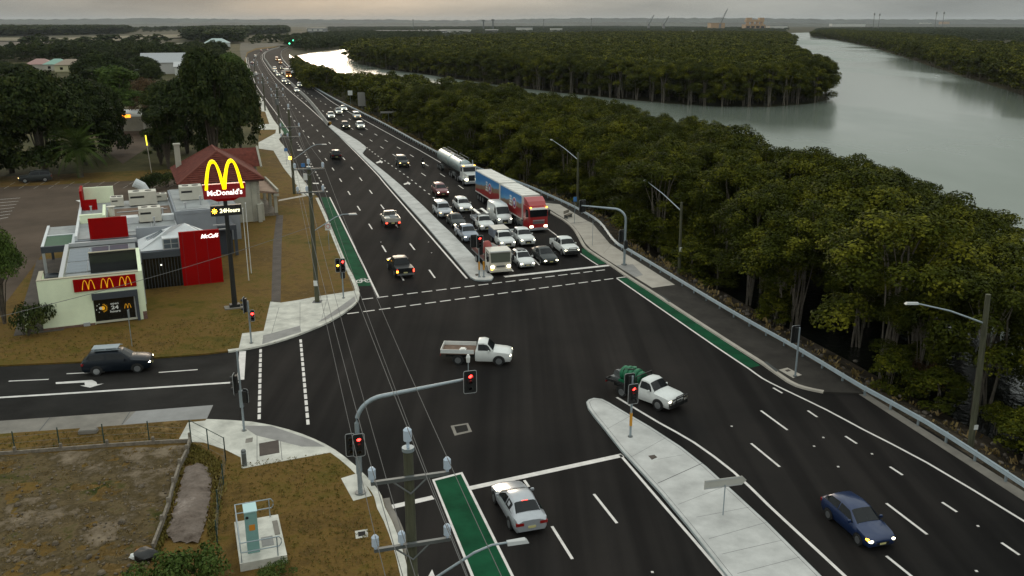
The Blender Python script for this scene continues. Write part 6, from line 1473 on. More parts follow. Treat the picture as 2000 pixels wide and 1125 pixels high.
# bare ground sheets of the lot
def rough_ground(poly, cell, height):
    """uneven ground: a grid of cells inside a polygon, raised by height(x, y)"""
    xs = [p[0] for p in poly]; ys = [p[1] for p in poly]; b = MB(); ids = {}
    def ok(x, y):
        c = False; j = len(poly) - 1
        for i in range(len(poly)):
            (xi, yi), (xj, yj) = poly[i], poly[j]
            if (yi > y) != (yj > y) and x < (xj - xi) * (y - yi) / (yj - yi) + xi: c = not c
            j = i
        return c
    def vid(i, j):
        if (i, j) not in ids:
            x, y = min(xs) + i * cell, min(ys) + j * cell
            ids[(i, j)] = len(b.v); b.v.append((x, y, height(x, y)))
        return ids[(i, j)]
    for i in range(int((max(xs) - min(xs)) / cell)):
        for j in range(int((max(ys) - min(ys)) / cell)):
            if ok(min(xs) + (i + .5) * cell, min(ys) + (j + .5) * cell): b.f.append((vid(i, j), vid(i + 1, j), vid(i + 1, j + 1), vid(i, j + 1)))
    return b
def fbm(x, y, s, o=5): return mnoise.fractal(Vector((x * s, y * s, 3.7)), 0.9, 2.1, o)
lotp = P2([(-200, 905), (0, 892), (368, 868), (340, 955), (300, 1080), (260, 1160), (200, 1300), (-300, 1300)], .13)
structure(rough_ground(lotp, .28, lambda x, y: .16 + .07 * fbm(x, y, .5) + .05 * fbm(x + 9, y, 1.9)), 'bare_lot', M_LOT)
dsp = P2([(364, 912), (402, 910), (414, 935), (410, 985), (398, 1035), (388, 1062), (340, 1060), (324, 1048), (338, 1000), (352, 950)], .14)
DSD = densify(dsp + dsp[:1], .6)
def strip_h(x, y):
    d = min((Vector((x, y)) - p).length for p in DSD); return .12 + .38 * min(1, d / 1.3) ** .7 + .07 * fbm(x, y, 1.2)
structure(rough_ground(dsp, .09, strip_h), 'dirt_mound', M_DIRT)
# litter
for i, (px, py, m, sx, lab) in enumerate(((262, 1090, PT['white'], .22, 'white ball of rubbish in the lower left lot'), (272, 1080, PT['orange'], .2, 'orange scrap in the lower left lot'), (285, 1092, M_BLACK, .55, 'black rubbish bag by the green bush'), (483, 985, PT['white'], .12, 'white scrap on the grass above the cabinet'))):
    g = G(px, py, .13); o = lumpy((0, 0, sx * .4), sx, (1, .8, .6), 20 + i).build('litter', m, None, True); o.location = g; tag(o, lab, 'litter')
st = thing('stone_block', 'pale stone block in the grass by the apron', 'stone', G(173, 846, .1), R(10)); bx(st, 'block', M_CONC2, -.55, .55, -.25, .25, 0, .3, .05)
# ------------------------------------------------------------------ trees
def leaf_quads(rng, C, N, size, flat=0.35):
    """quads at centres C facing roughly along N"""
    n = len(C)
    nrm = N + rng.normal(0, 0.55, (n, 3)); nrm[:, 2] += flat
    nrm /= np.linalg.norm(nrm, axis=1, keepdims=True) + 1e-9
    t = np.cross(nrm, rng.normal(0, 1, (n, 3))); t /= np.linalg.norm(t, axis=1, keepdims=True) + 1e-9
    u = np.cross(nrm, t)
    s = (size * rng.uniform(.6, 1.35, n))[:, None]
    asp = rng.uniform(.5, .95, n)[:, None]
    V = np.stack([C - t * s * .5, C - u * s * asp * .5, C + t * s * .5, C + u * s * asp * .5], 1)
    return V.reshape(-1, 3)
def lobes_crown(rng, lobes, per, size, shell=0.35):
    """lobes: (centre, radii); leaves sit near each lobe's skin, mostly its top"""
    Cs, Ns = [], []
    for c, r in lobes:
        k = max(8, int(per * (r[0] * r[1]) / 2.2))
        d = rng.normal(0, 1, (k, 3)); d /= np.linalg.norm(d, axis=1, keepdims=True)
        d[:, 2] = np.where(d[:, 2] < -.35, -d[:, 2], d[:, 2])
        rad = 1 - shell * rng.random(k) ** 1.6
        ph = rng.uniform(0, 6.3, 3)
        bump = 1 + .13 * np.sin(5 * d[:, 0] + ph[0]) * np.sin(5 * d[:, 1] + ph[1]) + .08 * np.sin(9 * d[:, 2] + 7 * d[:, 0] + ph[2])
        Cs.append(np.array(c) + d * np.array(r) * (rad * bump)[:, None]); Ns.append(d)
    C, N = np.concatenate(Cs), np.concatenate(Ns)
    V = leaf_quads(rng, C, N, size)
    return V, np.arange(len(V)).reshape(-1, 4)
def core_blobs(lobes, k=.72):
    """dark solid hearts so that a crown is not see-through"""
    b = MB()
    for c, r in lobes: b.ball(c, 1, 7, 5, (r[0] * k, r[1] * k, r[2] * k * .8))
    return b
def limbs(rng, lobes, base_r, stems, h0, spread):
    b = MB(); n = len(lobes); order = rng.permutation(n)
    roots = [(rng.uniform(-spread, spread), rng.uniform(-spread, spread)) for _ in range(stems)]
    for i, li in enumerate(order):
        c, r = lobes[li]; x, y = roots[i % stems]
        thick = base_r * (1.0 if i < stems else .55)
        fx, fy = (x + (c[0] - x) * .12, y + (c[1] - y) * .12)
        w_ = rng.normal(0, .25, (2, 2))
        pts = [(x, y, -.4), (fx + w_[0, 0] * .5, fy + w_[0, 1] * .5, h0 * .5), (x + (c[0] - x) * .35 + w_[0, 0], y + (c[1] - y) * .35 + w_[0, 1], h0 + (c[2] - h0) * .35), (x + (c[0] - x) * .75 + w_[1, 0], y + (c[1] - y) * .75 + w_[1, 1], h0 + (c[2] - h0) * .75), (c[0], c[1], c[2] + r[2] * .3)]
        b.tube(pts, [thick, thick * .8, thick * .6, thick * .4, thick * .15], 6, False)
    return b
def skirt(rng, n, R_, z0, z1, r0, r1):
    """foliage hanging down the sides of a crown"""
    out = []
    for k in range(n):
        a = k * 2.39996 + rng.uniform(-.5, .5); q = R_ * rng.uniform(.55, .95); r = rng.uniform(r0, r1)
        out.append(((q * math.cos(a), q * math.sin(a), z0 + (z1 - z0) * rng.random() ** .8), (r, r, r * .8)))
    return out
def dome_lobes(rng, n, R_, h, r0, r1, flat=.75, lift=2.2, jit=.5):
    out = []
    for k in range(n):
        a = k * 2.39996 + rng.uniform(-.4, .4); q = math.sqrt((k + .5) / n) * R_ * .82
        r = rng.uniform(r0, r1); z = h - r * flat - lift * (q / R_) ** 2 + rng.uniform(-jit, jit * .7)
        out.append(((q * math.cos(a), q * math.sin(a), z), (r, r * rng.uniform(.85, 1.15), r * flat)))
    return out
PROTO = {}
def proto(kind, seed):
    rng = np.random.default_rng(seed)
    if kind == 'mangrove':
        h = rng.uniform(10.2, 12.2); rr = rng.uniform(3.7, 4.5); lb = dome_lobes(rng, int(rng.integers(20, 26)), rr * 1.05, h, .85, 1.35, .85, 4.0, .9)
        tr = limbs(rng, lb[:9], .11, 3, 4.0, .7)
        lb += skirt(rng, 13, rr, h * .36, h * .72, .9, 1.45) if seed < 120 else skirt(rng, 22, rr * 1.05, h * .10, h * .70, .9, 1.5)
        V, F = lobes_crown(rng, lb, 900, .20, .38)
    elif kind == 'fig':
        h = 17; lb = dome_lobes(rng, 30, 8.0, h, 2.0, 3.2, .85, 7.5) + [((rng.uniform(-3, 3), rng.uniform(-3, 3), rng.uniform(7, 12)), (3.4, 3.4, 3.0)) for _ in range(5)]
        tr = limbs(rng, lb[:14], .4, 3, 4.0, .5); lb += skirt(rng, 30, 8.2, 1.6, 11, 1.7, 2.7)
        V, F = lobes_crown(rng, lb, 190, .52, .45)
    elif kind == 'round':
        h = 9; lb = dome_lobes(rng, 16, 4.0, h, 1.2, 1.9, .9, 4.5)
        tr = limbs(rng, lb, .22, 2, 2.6, .3); lb += skirt(rng, 8, 3.6, 3.2, 6, 1.0, 1.6); V, F = lobes_crown(rng, lb, 700, .24, .45)
    elif kind == 'tall':
        h = 20; lb = [((rng.normal(0, 2.1), rng.normal(0, 2.1), rng.uniform(7, 18.5)), (rng.uniform(1.5, 2.5),) * 2 + (rng.uniform(1.3, 2.0),)) for _ in range(26)]
        V, F = lobes_crown(rng, lb, 300, .5, .45); tr = limbs(rng, lb, .3, 2, 6, .3)
    elif kind == 'shrub':
        lb = [((rng.normal(0, .7), rng.normal(0, .7), rng.uniform(.4, 1.1)), (rng.uniform(.5, .9),) * 2 + (.6,)) for _ in range(9)]
        V, F = lobes_crown(rng, lb, 900, .17, .4); tr = limbs(rng, lb, .05, 4, .3, .2)
    leaf = np_mesh('crown', V, F)
    return tr.mesh('trunk'), leaf
def tree(kind, leafm, name, label, x, y, z, h, wscale, rz, seed, barkm, group=None, cat='tree'):
    key = (kind, seed, leafm.name)
    if key not in PROTO:
        t, l = proto(kind, seed); t.materials.append(barkm); l.materials.append(leafm)
        zs = max(v.co.z for v in l.vertices); PROTO[key] = (t, l, zs)
    t, l, zs = PROTO[key]
    s = h / zs
    root = thing(name, label, cat, (x, y, z), rz, group); root.scale = (s * wscale, s * wscale, s)
    link('trunk', t, barkm, root); link('crown', l, leafm, root)
    return root
def inside(p, poly):
    x, y = p; c = False; j = len(poly) - 1
    for i in range(len(poly)):
        xi, yi = poly[i]; xj, yj = poly[j]
        if (yi > y) != (yj > y) and x < (xj - xi) * (y - yi) / (yj - yi) + xi: c = not c
        j = i
    return c
def scatter(poly, dist, seed, ymax=1e9):
    """blue-noise points in a polygon (jittered hexagonal grid)"""
    rg = random.Random(seed); xs = [p[0] for p in poly]; ys = [p[1] for p in poly]; out = []
    y = min(ys); row = 0
    while y < min(max(ys), ymax):
        x = min(xs) + (row % 2) * dist / 2
        while x < max(xs):
            p = (x + rg.uniform(-.38, .38) * dist, y + rg.uniform(-.38, .38) * dist)
            if inside(p, poly): out.append(p)
            x += dist
        y += dist * .87; row += 1
    return out
# --- belt between the highway and the river: roadside edge from the rail, river edge where the crowns meet the water
road_edge = [(p.x, p.y) for p in offset(RAIL, 5.2) if 20 < p.y < 640][::4]
river_edge = P2([(2150, 520)] + [(a_, b_ + 3) for a_, b_ in ((2000, 488), (1985, 484), (1952, 446), (1940, 412), (1860, 384), (1760, 336), (1690, 306), (1560, 294), (1480, 273), (1400, 246), (1290, 220), (1180, 194), (1090, 182), (1000, 167), (900, 161), (800, 151), (750, 146), (700, 141), (650, 134), (620, 131), (600, 130), (588, 122))], 8.0)
belt = road_edge + river_edge[::-1] + [(45, 20)]
pts = scatter(belt, 5.1, 7)
rg0 = random.Random(77); pts = [p for p in pts if p[1] > 38 and rg0.random() > .05]
pts.sort(key=lambda p: p[0] ** 2 + p[1] ** 2)
OUT = [(560, 112), (588, 120), (600, 128), (620, 129), (650, 132), (700, 139), (750, 144), (800, 149), (900, 159), (1000, 164), (1090, 179), (1180, 191), (1290, 216), (1400, 241), (1480, 268), (1560, 288), (1690, 300), (1760, 330), (1860, 378), (1940, 402), (1952, 440), (1985, 480), (2300, 480)]
def cap_height(x, y, h, z=-1.4):
    """lower a tree that would stand above the belt's skyline"""
    off = 16 * math.sin(x * 1.7 + y * .9) * math.sin(y * .37 + x * .21) * min(1, 150 / y)
    while h > 4.5:
        Z = z + h - CAMH; zc = y * _c - Z * _s; px = 1000 + FPX * x / zc; py = 562.5 - FPX * (y * _s + Z * _c) / zc
        lim = next((a[1] + (b[1] - a[1]) * (px - a[0]) / (b[0] - a[0]) for a, b in zip(OUT[:-1], OUT[1:]) if a[0] <= px <= b[0]), 480 if px > 1000 else 112)
        if py >= lim + off: break
        h -= .3
    return h
NEAR = 235
rg = random.Random(11)
for i, (x, y) in enumerate(pts[:NEAR]):
    tree('mangrove', LEAF_M, 'mangrove_tree', 'grey-stemmed mangrove in the dense belt between the safety rail and the river', x, y, -1.4, cap_height(x, y, rg.choice((rg.uniform(7.6, 10.5), rg.uniform(9.5, 13.6), rg.uniform(10, 13)))), rg.uniform(.95, 1.25), rg.uniform(0, 6.28), (100 if rg.random() < .55 and x * x + y * y < 100 ** 2 else 120) + i % 6, M_BARKP, 'mangroves between highway and river')
def scatter_group(coll):
    """nodes that stand one of the collection's trees on every point"""
    g = bpy.data.node_groups.new('stand_of_trees', 'GeometryNodeTree')
    g.interface.new_socket('Geometry', in_out='INPUT', socket_type='NodeSocketGeometry'); g.interface.new_socket('Geometry', in_out='OUTPUT', socket_type='NodeSocketGeometry')
    n = g.nodes; i = n.new('NodeGroupInput'); o = n.new('NodeGroupOutput'); ins = n.new('GeometryNodeInstanceOnPoints'); ci = n.new('GeometryNodeCollectionInfo')
    ci.inputs['Collection'].default_value = coll; ci.inputs['Separate Children'].default_value = True; ci.inputs['Reset Children'].default_value = True
    def attr(name, kind):
        a = n.new('GeometryNodeInputNamedAttribute'); a.data_type = kind; a.inputs['Name'].default_value = name; return a.outputs['Attribute']
    g.links.new(i.outputs[0], ins.inputs['Points']); g.links.new(ci.outputs[0], ins.inputs['Instance']); ins.inputs['Pick Instance'].default_value = True
    g.links.new(attr('kind', 'INT'), ins.inputs['Instance Index']); g.links.new(attr('turn', 'FLOAT_VECTOR'), ins.inputs['Rotation']); g.links.new(attr('size', 'FLOAT_VECTOR'), ins.inputs['Scale'])
    g.links.new(ins.outputs[0], o.inputs[0])
    return g
STANDS = {}
def stand(lod, leafm):
    """five tree shapes of one level of detail"""
    if (lod, leafm.name) in STANDS: return STANDS[(lod, leafm.name)]
    rng = np.random.default_rng({'mid': 1, 'low': 2, 'far': 3}[lod]); coll = bpy.data.collections.new('trees_' + lod)
    n, per, size, ns = {'mid': (13, 190, .42, 10), 'low': (9, 110, .62, 6), 'far': (5, 60, 1.1, 3)}[lod]
    for k in range(5):
        lb = dome_lobes(rng, n, 3.5, 10.5, 1.0, 1.7, .8, 3.2, .8); T = limbs(rng, lb[:3], .10, 2, 4.0, .6) if lod != 'far' else MB()
        lb += skirt(rng, ns, 3.3, 1.2, 7.5, 1.1, 1.8)
        V, F = lobes_crown(rng, lb, per, size, .4)
        nv = len(V); verts = [tuple(v) for v in V] + T.v; faces = [tuple(f) for f in F] + [tuple(i + nv for i in f) for f in T.f]
        me = bpy.data.meshes.new('stand_tree'); me.from_pydata(verts, [], faces); me.materials.append(leafm); me.materials.append(M_BARKP)
        me.polygons.foreach_set('material_index', np.array([0] * len(F) + [1] * len(T.f), np.int32)); me.update()
        coll.objects.link(bpy.data.objects.new('stand_tree', me))
    STANDS[(lod, leafm.name)] = g = scatter_group(coll)
    return g
def forest(name, label, points, hts, leafm, seed, lod, base=-1.4, cat='forest', width=1.0, capped=False):
    """a wood that reads as one mass"""
    rng = np.random.default_rng(seed); n = len(points); me = bpy.data.meshes.new(name)
    me.from_pydata([(x, y, base) for x, y in points], [], [])
    h = np.array([cap_height(x, y, rng.uniform(*hts)) if capped else rng.uniform(*hts) for x, y in points]) / 10.5
    w_ = h * rng.uniform(.9, 1.3, n) * width
    a = me.attributes.new('size', 'FLOAT_VECTOR', 'POINT'); a.data.foreach_set('vector', np.stack([w_, w_, h], 1).astype(np.float32).ravel())
    a = me.attributes.new('turn', 'FLOAT_VECTOR', 'POINT'); a.data.foreach_set('vector', np.stack([np.zeros(n), np.zeros(n), rng.uniform(0, 6.28, n)], 1).astype(np.float32).ravel())
    a = me.attributes.new('kind', 'INT', 'POINT'); a.data.foreach_set('value', rng.integers(0, 5, n).astype(np.int32))
    o = bpy.data.objects.new(name, me); COL.objects.link(o); tag(o, label, cat, kind='stuff')
    o.modifiers.new('trees', 'NODES').node_group = stand(lod, leafm)
    return o
forest('mangrove_scrub', 'low scrub along the road edge of the mangrove belt', [(a.x, a.y) for a, c in walk([p for p in offset(RAIL, 9.0) if 150 < p.y < 640], 0, 4.5, .1)], (5, 8.5), LEAF_M, 31, 'mid', base=-1.2, capped=True)
rg1 = random.Random(4); under = [(a.x + rg1.uniform(-1.2, 1.2), a.y + rg1.uniform(-1, 1)) for off_ in (4.6, 7.0) for a, c in walk([p for p in offset(RAIL, off_) if 44 < p.y < 200], rg1.uniform(0, 2), 3.1, .1) if rg1.random() < .62]
forest('undergrowth', 'dark undergrowth at the foot of the mangroves along the rail', under, (1.6, 4.2), LEAF_M, 61, 'mid', base=-1.2, width=1.25, cat='shrubs')
structure(strip_mesh([p for p in RAIL if 125 < p.y < 640], [(5.5, -1.3), (17, -1.3)]), 'mud_bank', M_MUD)
structure(MB().sheet([(p.x, p.y) for p in offset(RAIL, 4.5) if 20 < p.y < 640][::4] + river_edge[::-1] + [(45, 20)], -1.36), 'shaded_water', water_mat('water_in_shade', (0.006, 0.007, 0.006, 1)))  # river water coloured near black for the canopy shade over it
forest('mangrove_wood', 'far part of the mangrove belt along the highway', pts[NEAR:], (9, 12.5), LEAF_M, 3, 'mid', capped=True)
# --- island across the channel
isl_px = [(700, 124), (745, 135), (800, 141), (900, 156), (1000, 170), (1100, 182), (1200, 192), (1300, 202), (1400, 208), (1500, 209), (1580, 203), (1622, 194), (1600, 178), (1570, 150), (1545, 122), (1537, 106), (1548, 92), (1535, 80), (1520, 76), (1400, 76), (1200, 77), (1000, 84), (850, 93), (740, 101), (694, 106), (684, 110), (676, 114)]
isl = P2(isl_px, -1.4)
bank = [Vector(p) for p in P2([(1610, 186), (1622, 194), (1600, 200), (1580, 203), (1500, 209), (1400, 208), (1300, 202), (1200, 192), (1100, 182), (1000, 170), (930, 160)], -1.4)]
rg = random.Random(5); n = 0
for row in range(2):
    for (a, c) in walk(offset(bank, 1.5 + row * 5.5), 1.0, 7.2, .2):
        tree('mangrove', LEAF_M, 'mangrove_tree', 'pale-stemmed mangrove standing along the island bank across the channel', a.x + rg.uniform(-1.5, 1.5), a.y + rg.uniform(-1.5, 1.5), -1.4, rg.uniform(11.5, 15), rg.uniform(.95, 1.2), rg.uniform(0, 6.28), (100 if rg.random() < .5 else 120) + rg.randrange(6), M_BARKP, 'mangroves along the island bank'); n += 1
ip = scatter(isl, 6.2, 9, 560); ip = [p for p in ip if min((Vector(p) - b_).length for b_ in densify([(v.x, v.y) for v in bank], 8)) > 9]
forest('mangrove_wood', 'dense mangrove canopy covering the island', ip, (10.5, 14), LEAF_M, 21, 'mid')
ip2 = [p for p in scatter(isl, 9.5, 10, 2400) if p[1] >= 560]
forest('mangrove_wood', 'distant canopy at the back of the island', ip2, (10, 14), LEAF_M, 22, 'low', width=1.35)
print('counts', len(pts), n, len(ip), len(ip2))
# --- far banks and woods
rb_px = [(1583, 72), (1640, 79), (1700, 92), (1760, 110), (1850, 140), (1930, 165), (2000, 187), (2130, 230), (2130, 128), (2000, 112), (1900, 108), (1860, 92), (1800, 84), (1700, 74), (1640, 68)]
RB = P2(rb_px, -1.4)
forest('mangrove_wood', 'dark mangrove wood on the opposite river bank', scatter(RB, 7.5, 12), (10, 13), LEAF_M, 23, 'low', width=1.1)
rb2 = P2([(1583, 70), (1640, 68), (1700, 73), (1800, 82), (1860, 80), (2100, 92), (2100, 58), (1800, 56), (1600, 58)], -1.4)
forest('far_wood', 'dark far woodland beyond the river', scatter(rb2, 24, 13), (5, 9), LEAF_F, 24, 'far', width=2.6)
fw1 = P2([(560, 92), (600, 101), (690, 92), (760, 88), (860, 78), (860, 66), (700, 68), (600, 74), (565, 80)], -1.4)
forest('far_wood', 'dark trees on the far bank behind the bright channel', scatter(fw1, 11, 14), (6, 11), LEAF_F, 25, 'low', width=1.3)
fw2 = P2([(740, 96), (860, 88), (1000, 80), (1200, 75), (1520, 74), (1540, 56), (1200, 52), (900, 53), (640, 54), (640, 62), (700, 70), (700, 80)], -1.4)
forest('far_wood', 'hazy woodland plain along the horizon', scatter(fw2, 34, 15), (4, 7.5), LEAF_F, 26, 'far', width=3.6)
fw3 = P2([(-60, 73), (250, 66), (250, 60), (-60, 60)], -1.4)
forest('far_wood', 'dark tree line across the left plain', scatter(fw3, 17, 16), (13, 20), LEAF_F, 27, 'far', width=2.0)
fw4 = P2([(370, 80), (440, 88), (470, 82), (480, 68), (560, 66), (560, 58), (400, 60), (360, 70)], -1.4)
forest('far_wood', 'smoky dark wood at the left of the far bend', scatter(fw4, 15, 17), (11, 18), LEAF_F, 28, 'far', width=1.9)
for k_, (a_, l_) in enumerate(((P2([(40, 92), (160, 89), (330, 88), (335, 92), (160, 96), (40, 98)], 0), 'loose line of paddock trees on the brown heath'), (P2([(240, 60), (380, 57), (480, 56), (480, 59), (380, 61), (240, 64)], -1.4), 'pale far tree line below the hills'), (P2([(-60, 57), (200, 56), (240, 55), (240, 58), (-60, 60)], -1.4), 'blue far tree line at the left horizon'))):
    forest('far_wood', l_, scatter(a_, (26, 40, 46)[k_], 40 + k_), (8, 15), LEAF_F, 50 + k_, 'far', width=1.8)
fw5 = P2([(480, 90), (545, 84), (570, 92), (560, 78), (500, 80)], -1.4)
forest('far_wood', 'scrubby trees beyond the end of the highway', scatter(fw5, 18, 18), (6, 11), LEAF_F, 29, 'far', width=1.2)
fw6 = P2([(60, 112), (180, 107), (260, 104), (330, 112), (420, 106), (440, 118), (420, 132), (300, 128), (180, 124), (60, 122), (-60, 126), (-60, 116)], 0)
forest('far_wood', 'scattered garden trees behind the fig trees on the left', scatter(fw6, 10, 19), (7, 12), LEAF_F, 30, 'low', base=.1, width=1.1)

# --- trees on the left
def px_tree(kind, leafm, name, label, base, top_y, wpx, seed, barkm=M_BARK, z=.12, **k):
    g = G(*base, z); h = hz(base, (base[0], top_y))
    key_h = {'fig': 17.0, 'round': 9.0, 'tall': 20.0, 'mangrove': 11, 'shrub': 1.6}[kind]; rad = {'fig': 9.5, 'round': 5.0, 'tall': 5.0, 'mangrove': 5, 'shrub': 1.4}[kind]
    wm = wpx / FPX * g.y / 2; return tree(kind, leafm, name, label, g.x, g.y, z, h, wm / rad / (h / key_h), seed * 1.7, {'fig': 200 + seed % 4, 'tall': 210 + seed % 2}.get(kind, seed), barkm, **k)
px_tree('fig', LEAF_F, 'fig_tree', 'huge dark fig tree cut by the left edge behind the car park', (-30, 352), 150, 190, 201)
px_tree('fig', LEAF_F, 'fig_tree', 'huge dark fig tree over the parked wagon', (88, 340), 128, 200, 202, M_BARKP)
px_tree('fig', LEAF_F, 'fig_tree', 'huge dark fig tree behind the palm', (165, 322), 145, 150, 203)
px_tree('fig', LEAF_F, 'fig_tree', 'dark fig tree between the left edge and the parked wagon', (25, 338), 140, 170, 231)
px_tree('fig', LEAF_F, 'fig_tree', 'dark fig tree right of the palm', (208, 305), 160, 100, 232)
px_tree('fig', LEAF_F, 'fig_tree', 'dark green tree right of the service station', (325, 265), 155, 100, 233)
px_tree('tall', LEAF_F, 'gum_tree', 'dark tree behind the service station canopy', (215, 225), 130, 80, 234)
px_tree('fig', LEAF_F, 'fig_tree', 'dark tree at the left edge among the far roofs', (5, 170), 118, 90, 235)
px_tree('fig', LEAF_F, 'fig_tree', 'dark tree left of the pink roof', (48, 168), 122, 60, 236)
px_tree('fig', LEAF_F, 'fig_tree', 'dark tree between the tan and cream roofs', (156, 165), 120, 36, 237)
px_tree('fig', LEAF_F, 'fig_tree', 'dark tree left of the teal roof', (240, 172), 112, 60, 238)
px_tree('fig', LEAF_F, 'fig_tree', 'dark tree between teal roof and grey shed', (297, 170), 120, 50, 239)
px_tree('fig', LEAF_F, 'fig_tree', 'dark tree right of the grey shed', (385, 170), 105, 60, 240)
px_tree('tall', LEAF_B, 'gum_tree', 'mid green tree with brighter top between the fig trees', (238, 262), 128, 75, 204)
px_tree('round', LEAF_O, 'bare_tree', 'rusty brown thin tree above the orange canopy', (292, 250), 150, 95, 205)
px_tree('tall', LEAF_F, 'gum_tree', 'slender dark tree left of the chimney', (330, 330), 205, 70, 206)
px_tree('tall', LEAF_F, 'gum_tree', 'small dark tree beside the slim yellow post', (315, 322), 255, 55, 216)
px_tree('fig', LEAF_F, 'fig_tree', 'tall dark tree right behind the house roof', (420, 335), 92, 150, 207)
px_tree('fig', LEAF_F, 'fig_tree', 'dark leafy tree overhanging the far footpath', (470, 300), 118, 95, 208)
px_tree('fig', LEAF_F, 'fig_tree', 'broad dark tree behind the chimney', (365, 300), 150, 120, 209)
px_tree('fig', LEAF_B, 'fig_tree', 'greener tree top farther back by the highway bend', (455, 205), 100, 90, 210)
px_tree('fig', LEAF_F, 'fig_tree', 'dark tree among the roofs farther back', (395, 190), 88, 80, 211)
px_tree('fig', LEAF_F, 'fig_tree', 'round dark tree in the middle of the left rooftops', (205, 185), 98, 120, 212)
px_tree('fig', LEAF_F, 'fig_tree', 'round dark tree right of the pale roofs', (280, 160), 108, 80, 213)
px_tree('round', LEAF_B, 'leafy_tree', 'leafy green tree at the left edge beside the drive-through', (8, 632), 432, 135, 214)
px_tree('shrub', LEAF_F, 'shrub', 'dark hedge shrub behind the roof equipment', (300, 372), 335, 50, 215, cat='shrub')
px_tree('shrub', LEAF_F, 'shrub', 'dark hedge shrub beside the tall duct', (330, 366), 333, 45, 217, cat='shrub')
px_tree('shrub', LEAF_B, 'shrub', 'green bush in the bottom left beside the equipment slab', (395, 1135), 1062, 130, 218, cat='shrub')
px_tree('shrub', LEAF_B, 'shrub', 'green bush cut by the bottom edge of the photo', (330, 1160), 1085, 120, 219, cat='shrub')
px_tree('shrub', LEAF_B, 'shrub', 'tuft of green at the foot of the equipment slab', (540, 1128), 1100, 60, 220, cat='shrub')
px_tree('shrub', LEAF_O, 'shrub', 'rusty brown bush among the mangroves by the rail', (1815, 765), 700, 85, 221, cat='shrub', z=-1.2)
px_tree('shrub', LEAF_F, 'shrub', 'dark shrub at the foot of the mint wall corner', (52, 655), 590, 70, 222, cat='shrub')
# palm
pg = G(158, 346, .12); pm_ = thing('palm_tree', 'stout date palm in front of the fig trees', 'palm', pg); ph_ = hz((158, 338), (158, 285))
MB().tube([(0, 0, -.1), (0, 0, ph_ * .5), (0, 0, ph_)], [.5, .4, .42], 12).build('trunk', M_BARK, pm_)
rng = np.random.default_rng(3); fr_mesh = []
for k in range(3):
    b = MB(); L_ = 5.2; prev = None
    rib = [Vector((L_ * t, 0, 2.6 * t - (3.4 + .5 * k) * t * t)) for t in np.linspace(0, 1, 12)]
    for i, p in enumerate(rib[:-1]):
        q = rib[i + 1]; ln = 1.0 * math.sin(math.pi * (.12 + .86 * i / 11)) + .15
        for s in (-1, 1):
            for u in (0, .5):
                c = p.lerp(q, u); d = Vector((.55, s * .8, -.25)) * ln; wv = Vector((.07, 0, .0))
                b.add([c - wv, c + wv, c + d + wv * .3, c + d - wv * .3], [(0, 1, 2, 3)])
    b.tube(rib, [.05] * 4 + [.03] * 8, 4, False); fr_mesh.append(b.mesh('frond'))
for k in range(46):
    o = link('frond', fr_mesh[k % 3], LEAF_B, pm_); o.location = (0, 0, ph_ - .1); o.rotation_euler = (0, -R(70) + R(105) * (k / 46) ** .8, k * 2.4)

# --- grass tufts, weeds and rubble (uncountable)
def tufts(name, label, poly, n, size, leafm, seed, z=.13):
    rng = np.random.default_rng(seed); xs = [p[0] for p in poly]; ys = [p[1] for p in poly]; C = []
    while len(C) < n:
        p = (rng.uniform(min(xs), max(xs)), rng.uniform(min(ys), max(ys)))
        if inside(p, poly): C.append(p)
    V = []
    for x, y in C:
        s = size * rng.uniform(.5, 1.4)
        for k in range(4):
            a = rng.uniform(0, 6.28); dx, dy = math.cos(a) * s * .5, math.sin(a) * s * .5; ox, oy = rng.normal(0, s * .4, 2); l = rng.normal(0, s * .3, 2)
            V += [(x + ox - dx * .4, y + oy - dy * .4, z), (x + ox + dx * .4, y + oy + dy * .4, z), (x + ox + dx * .3 + l[0], y + oy + dy * .3 + l[1], z + s * .7), (x + ox - dx * .3 + l[0], y + oy - dy * .3 + l[1], z + s * .7)]
    V = np.array(V); o = link(name, np_mesh(name, V, np.arange(len(V)).reshape(-1, 4)), leafm); return tag(o, label, 'grass', kind='stuff')
LEAF_D = leaf_mat('dry_grass', (0.14, 0.11, 0.04), (0.22, 0.155, 0.065), (0.30, 0.22, 0.11))
LEAF_G = leaf_mat('verge_blade', (0.11, 0.10, 0.022), (0.16, 0.125, 0.035), (0.24, 0.18, 0.065))
tufts('grass', 'rough grass in the bare lot', P2([(0, 893), (365, 870), (330, 990), (290, 1100), (0, 1125)], .13), 1100, .10, LEAF_D, 1)
tufts('grass', 'grass on the lower corner verge', P2([(445, 905), (640, 886), (690, 920), (660, 935), (690, 985), (735, 1010), (775, 1125), (565, 1125), (555, 1010), (470, 1000), (430, 1060)], .13), 1500, .08, LEAF_G, 2)
tufts('grass', 'grass along the side street before the restaurant', P2([(0, 660), (90, 652), (300, 630), (450, 610), (520, 590), (510, 640), (470, 650), (462, 680), (300, 695), (0, 708)], .13), 1300, .09, LEAF_G, 3)
tufts('grass', 'grass under the street fence', P2([(0, 852), (240, 834), (360, 826), (345, 862), (0, 884)], .13), 400, .10, LEAF_G, 4)
tufts('grass', 'rank grass along the timber edging', P2([(376, 868), (432, 900), (436, 960), (420, 1060), (404, 1060), (418, 960), (404, 908), (362, 908)], .13), 500, .2, LEAF_G, 6)
tufts('grass', 'rank grass between lot and dirt strip', P2([(356, 905), (362, 905), (335, 990), (320, 1060), (298, 1090), (318, 1020)], .13), 250, .2, LEAF_G, 7)
